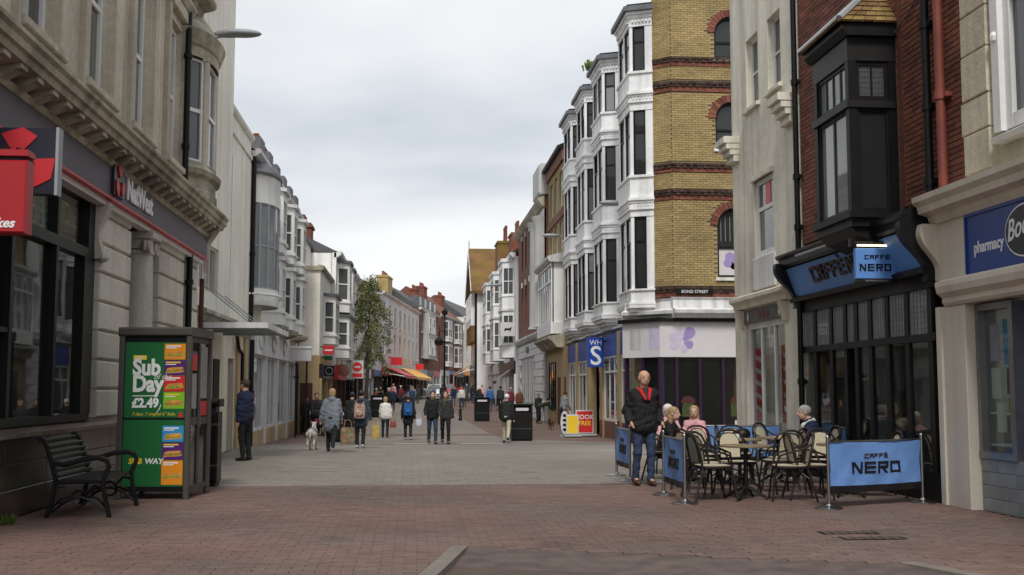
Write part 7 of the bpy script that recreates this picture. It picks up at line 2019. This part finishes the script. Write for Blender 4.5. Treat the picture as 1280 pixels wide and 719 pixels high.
bag('backpack', 'pale floral backpack worn over the dark slate coat', at(-1.40, 31.2, 6, (0, -.21, 1.22)), (.30, .15, .40), 'bag_floral', False)
bag('backpack', 'bright blue backpack worn over the black coat', at(-.13, 40.0, 0, (0, -.20, 1.30)), (.30, .16, .42), 'cloth_blue', False)
bag('handbag', 'reddish handbag of the woman in the white jacket', at(-1.0, 43.0, 5, (.30, .02, .62)), (.22, .12, .24), 'bag_red')
bag('carrier_bag', 'pale plastic bag beside the black coat', at(-.13, 40.0, 0, (.38, .1, .74)), (.2, .1, .24), 'bag_white')
def dog(label, x, y, hd, s, mat, mat2):
    t = thing('dog', label, 'dog', (x, y, gz(y))); ROOT[t.name] = Vector((0, 0, 0)); t.rotation_euler = (0, 0, R(-hd))
    V = lambda a, b, c: (a*s, b*s, c*s)
    q = [('c', V(0, .26, .50), V(0, -.05, .48), .125*s, .105*s), ('c', V(0, -.05, .48), V(0, -.28, .50), .10*s, .105*s), ('c', V(0, .28, .52), V(0, .42, .68), .085*s, .06*s), ('e', V(0, .47, .71), V(.065, .085, .07)), ('c', V(0, .52, .70), V(0, .62, .67), .045*s, .03*s),
         ('c', V(-.05, .43, .77), V(-.075, .40, .80), .03*s, .012*s), ('c', V(.05, .43, .77), V(.075, .40, .80), .03*s, .012*s), ('c', V(0, -.36, .52), V(0, -.47, .42), .028*s, .02*s), ('c', V(0, -.47, .42), V(0, -.5, .28), .02*s, .012*s)]
    for sx in (-1, 1):
        q += [('c', V(sx*.08, .25, .45), V(sx*.085, .22, .26), .055*s, .035*s), ('c', V(sx*.085, .22, .26), V(sx*.085, .25, .03), .03*s, .026*s), ('c', V(sx*.085, .25, .03), V(sx*.085, .29, .022), .028*s, .022*s),
              ('c', V(sx*.085, -.27, .46), V(sx*.09, -.20, .30), .075*s, .045*s), ('c', V(sx*.09, -.20, .30), V(sx*.09, -.33, .18), .04*s, .028*s), ('c', V(sx*.09, -.33, .18), V(sx*.09, -.31, .03), .027*s, .024*s), ('c', V(sx*.09, -.31, .03), V(sx*.09, -.26, .022), .027*s, .022*s)]
    blob('body', mat, t, q, max(.012, .02*s), .03*s)
    if mat2: blob('coat', mat2, t, [('c', V(0, .22, .51), V(0, -.22, .51), .135*s, .128*s)], .02, .02)
M('fur_pale', (.48, .46, .42), .9, .25, 12); M('fur_brown', (.13, .055, .025), .9, .3, 10)
dog('slim pale dog in a grey coat walking beside the woman in grey', -2.62, 30.2, 2, .92, 'fur_pale', 'cloth_grey')
dog('small brown dog at the feet of the bending person', 6.25, 50.5, 200, .7, 'fur_brown', None)
M('lead_strap', (.05, .02, .02), .7)
MB().tube([(-2.36, 29.35, .78), (-2.45, 29.6, .60), (-2.62, 30.45, .46)], .008, 5).build('dog_lead', 'lead_strap', label='thin dog lead from the woman in grey to the pale dog', cat='lead')
pc = thing('pushchair', 'dark pushchair with a pink lining pushed by the man in black', 'pushchair', (-3.72, 44.85, gz(44.85))); ROOT[pc.name] = Vector((0, 0, 0)); pc.rotation_euler = (0, 0, R(190))
for sx in (-1, 1):
    MB(W0).tube([(sx*.22, 1.0, .55), (sx*.22, .62, .15), (sx*.22, .12, -.35)], .018, 6).build('frame_tube', 'steel_dull', pc); MB(W0).tube([(sx*.22, .62, .1), (sx*.22, .12, .42)], .018, 6).build('frame_tube', 'steel_dull', pc)
    for yy in (-.36, .42): MB(Fr((sx*.24, -yy, .11), (0, 1, 0), (1, 0, 0))).prism([(.11*math.cos(a), .11*math.sin(a)) for a in [i*math.pi/8 for i in range(16)]], -.025, .025).build('wheel', 'tyre', pc)
MB(W0).tube([(-.22, 1.0, .55), (.22, 1.0, .55)], .02, 6).build('handle', 'black_paint', pc)
blob('seat', 'cloth_black', pc, [('c', (-.12, .12, .45), (.12, .12, .45), .12, .12), ('c', (-.12, -.12, .72), (.12, -.12, .72), .11, .11), ('e', (0, -.1, .85), (.24, .26, .2))], .03, .1)
blob('lining', 'cloth_maroon', pc, [('e', (0, .12, .56), (.17, .16, .16))], .03, .05)
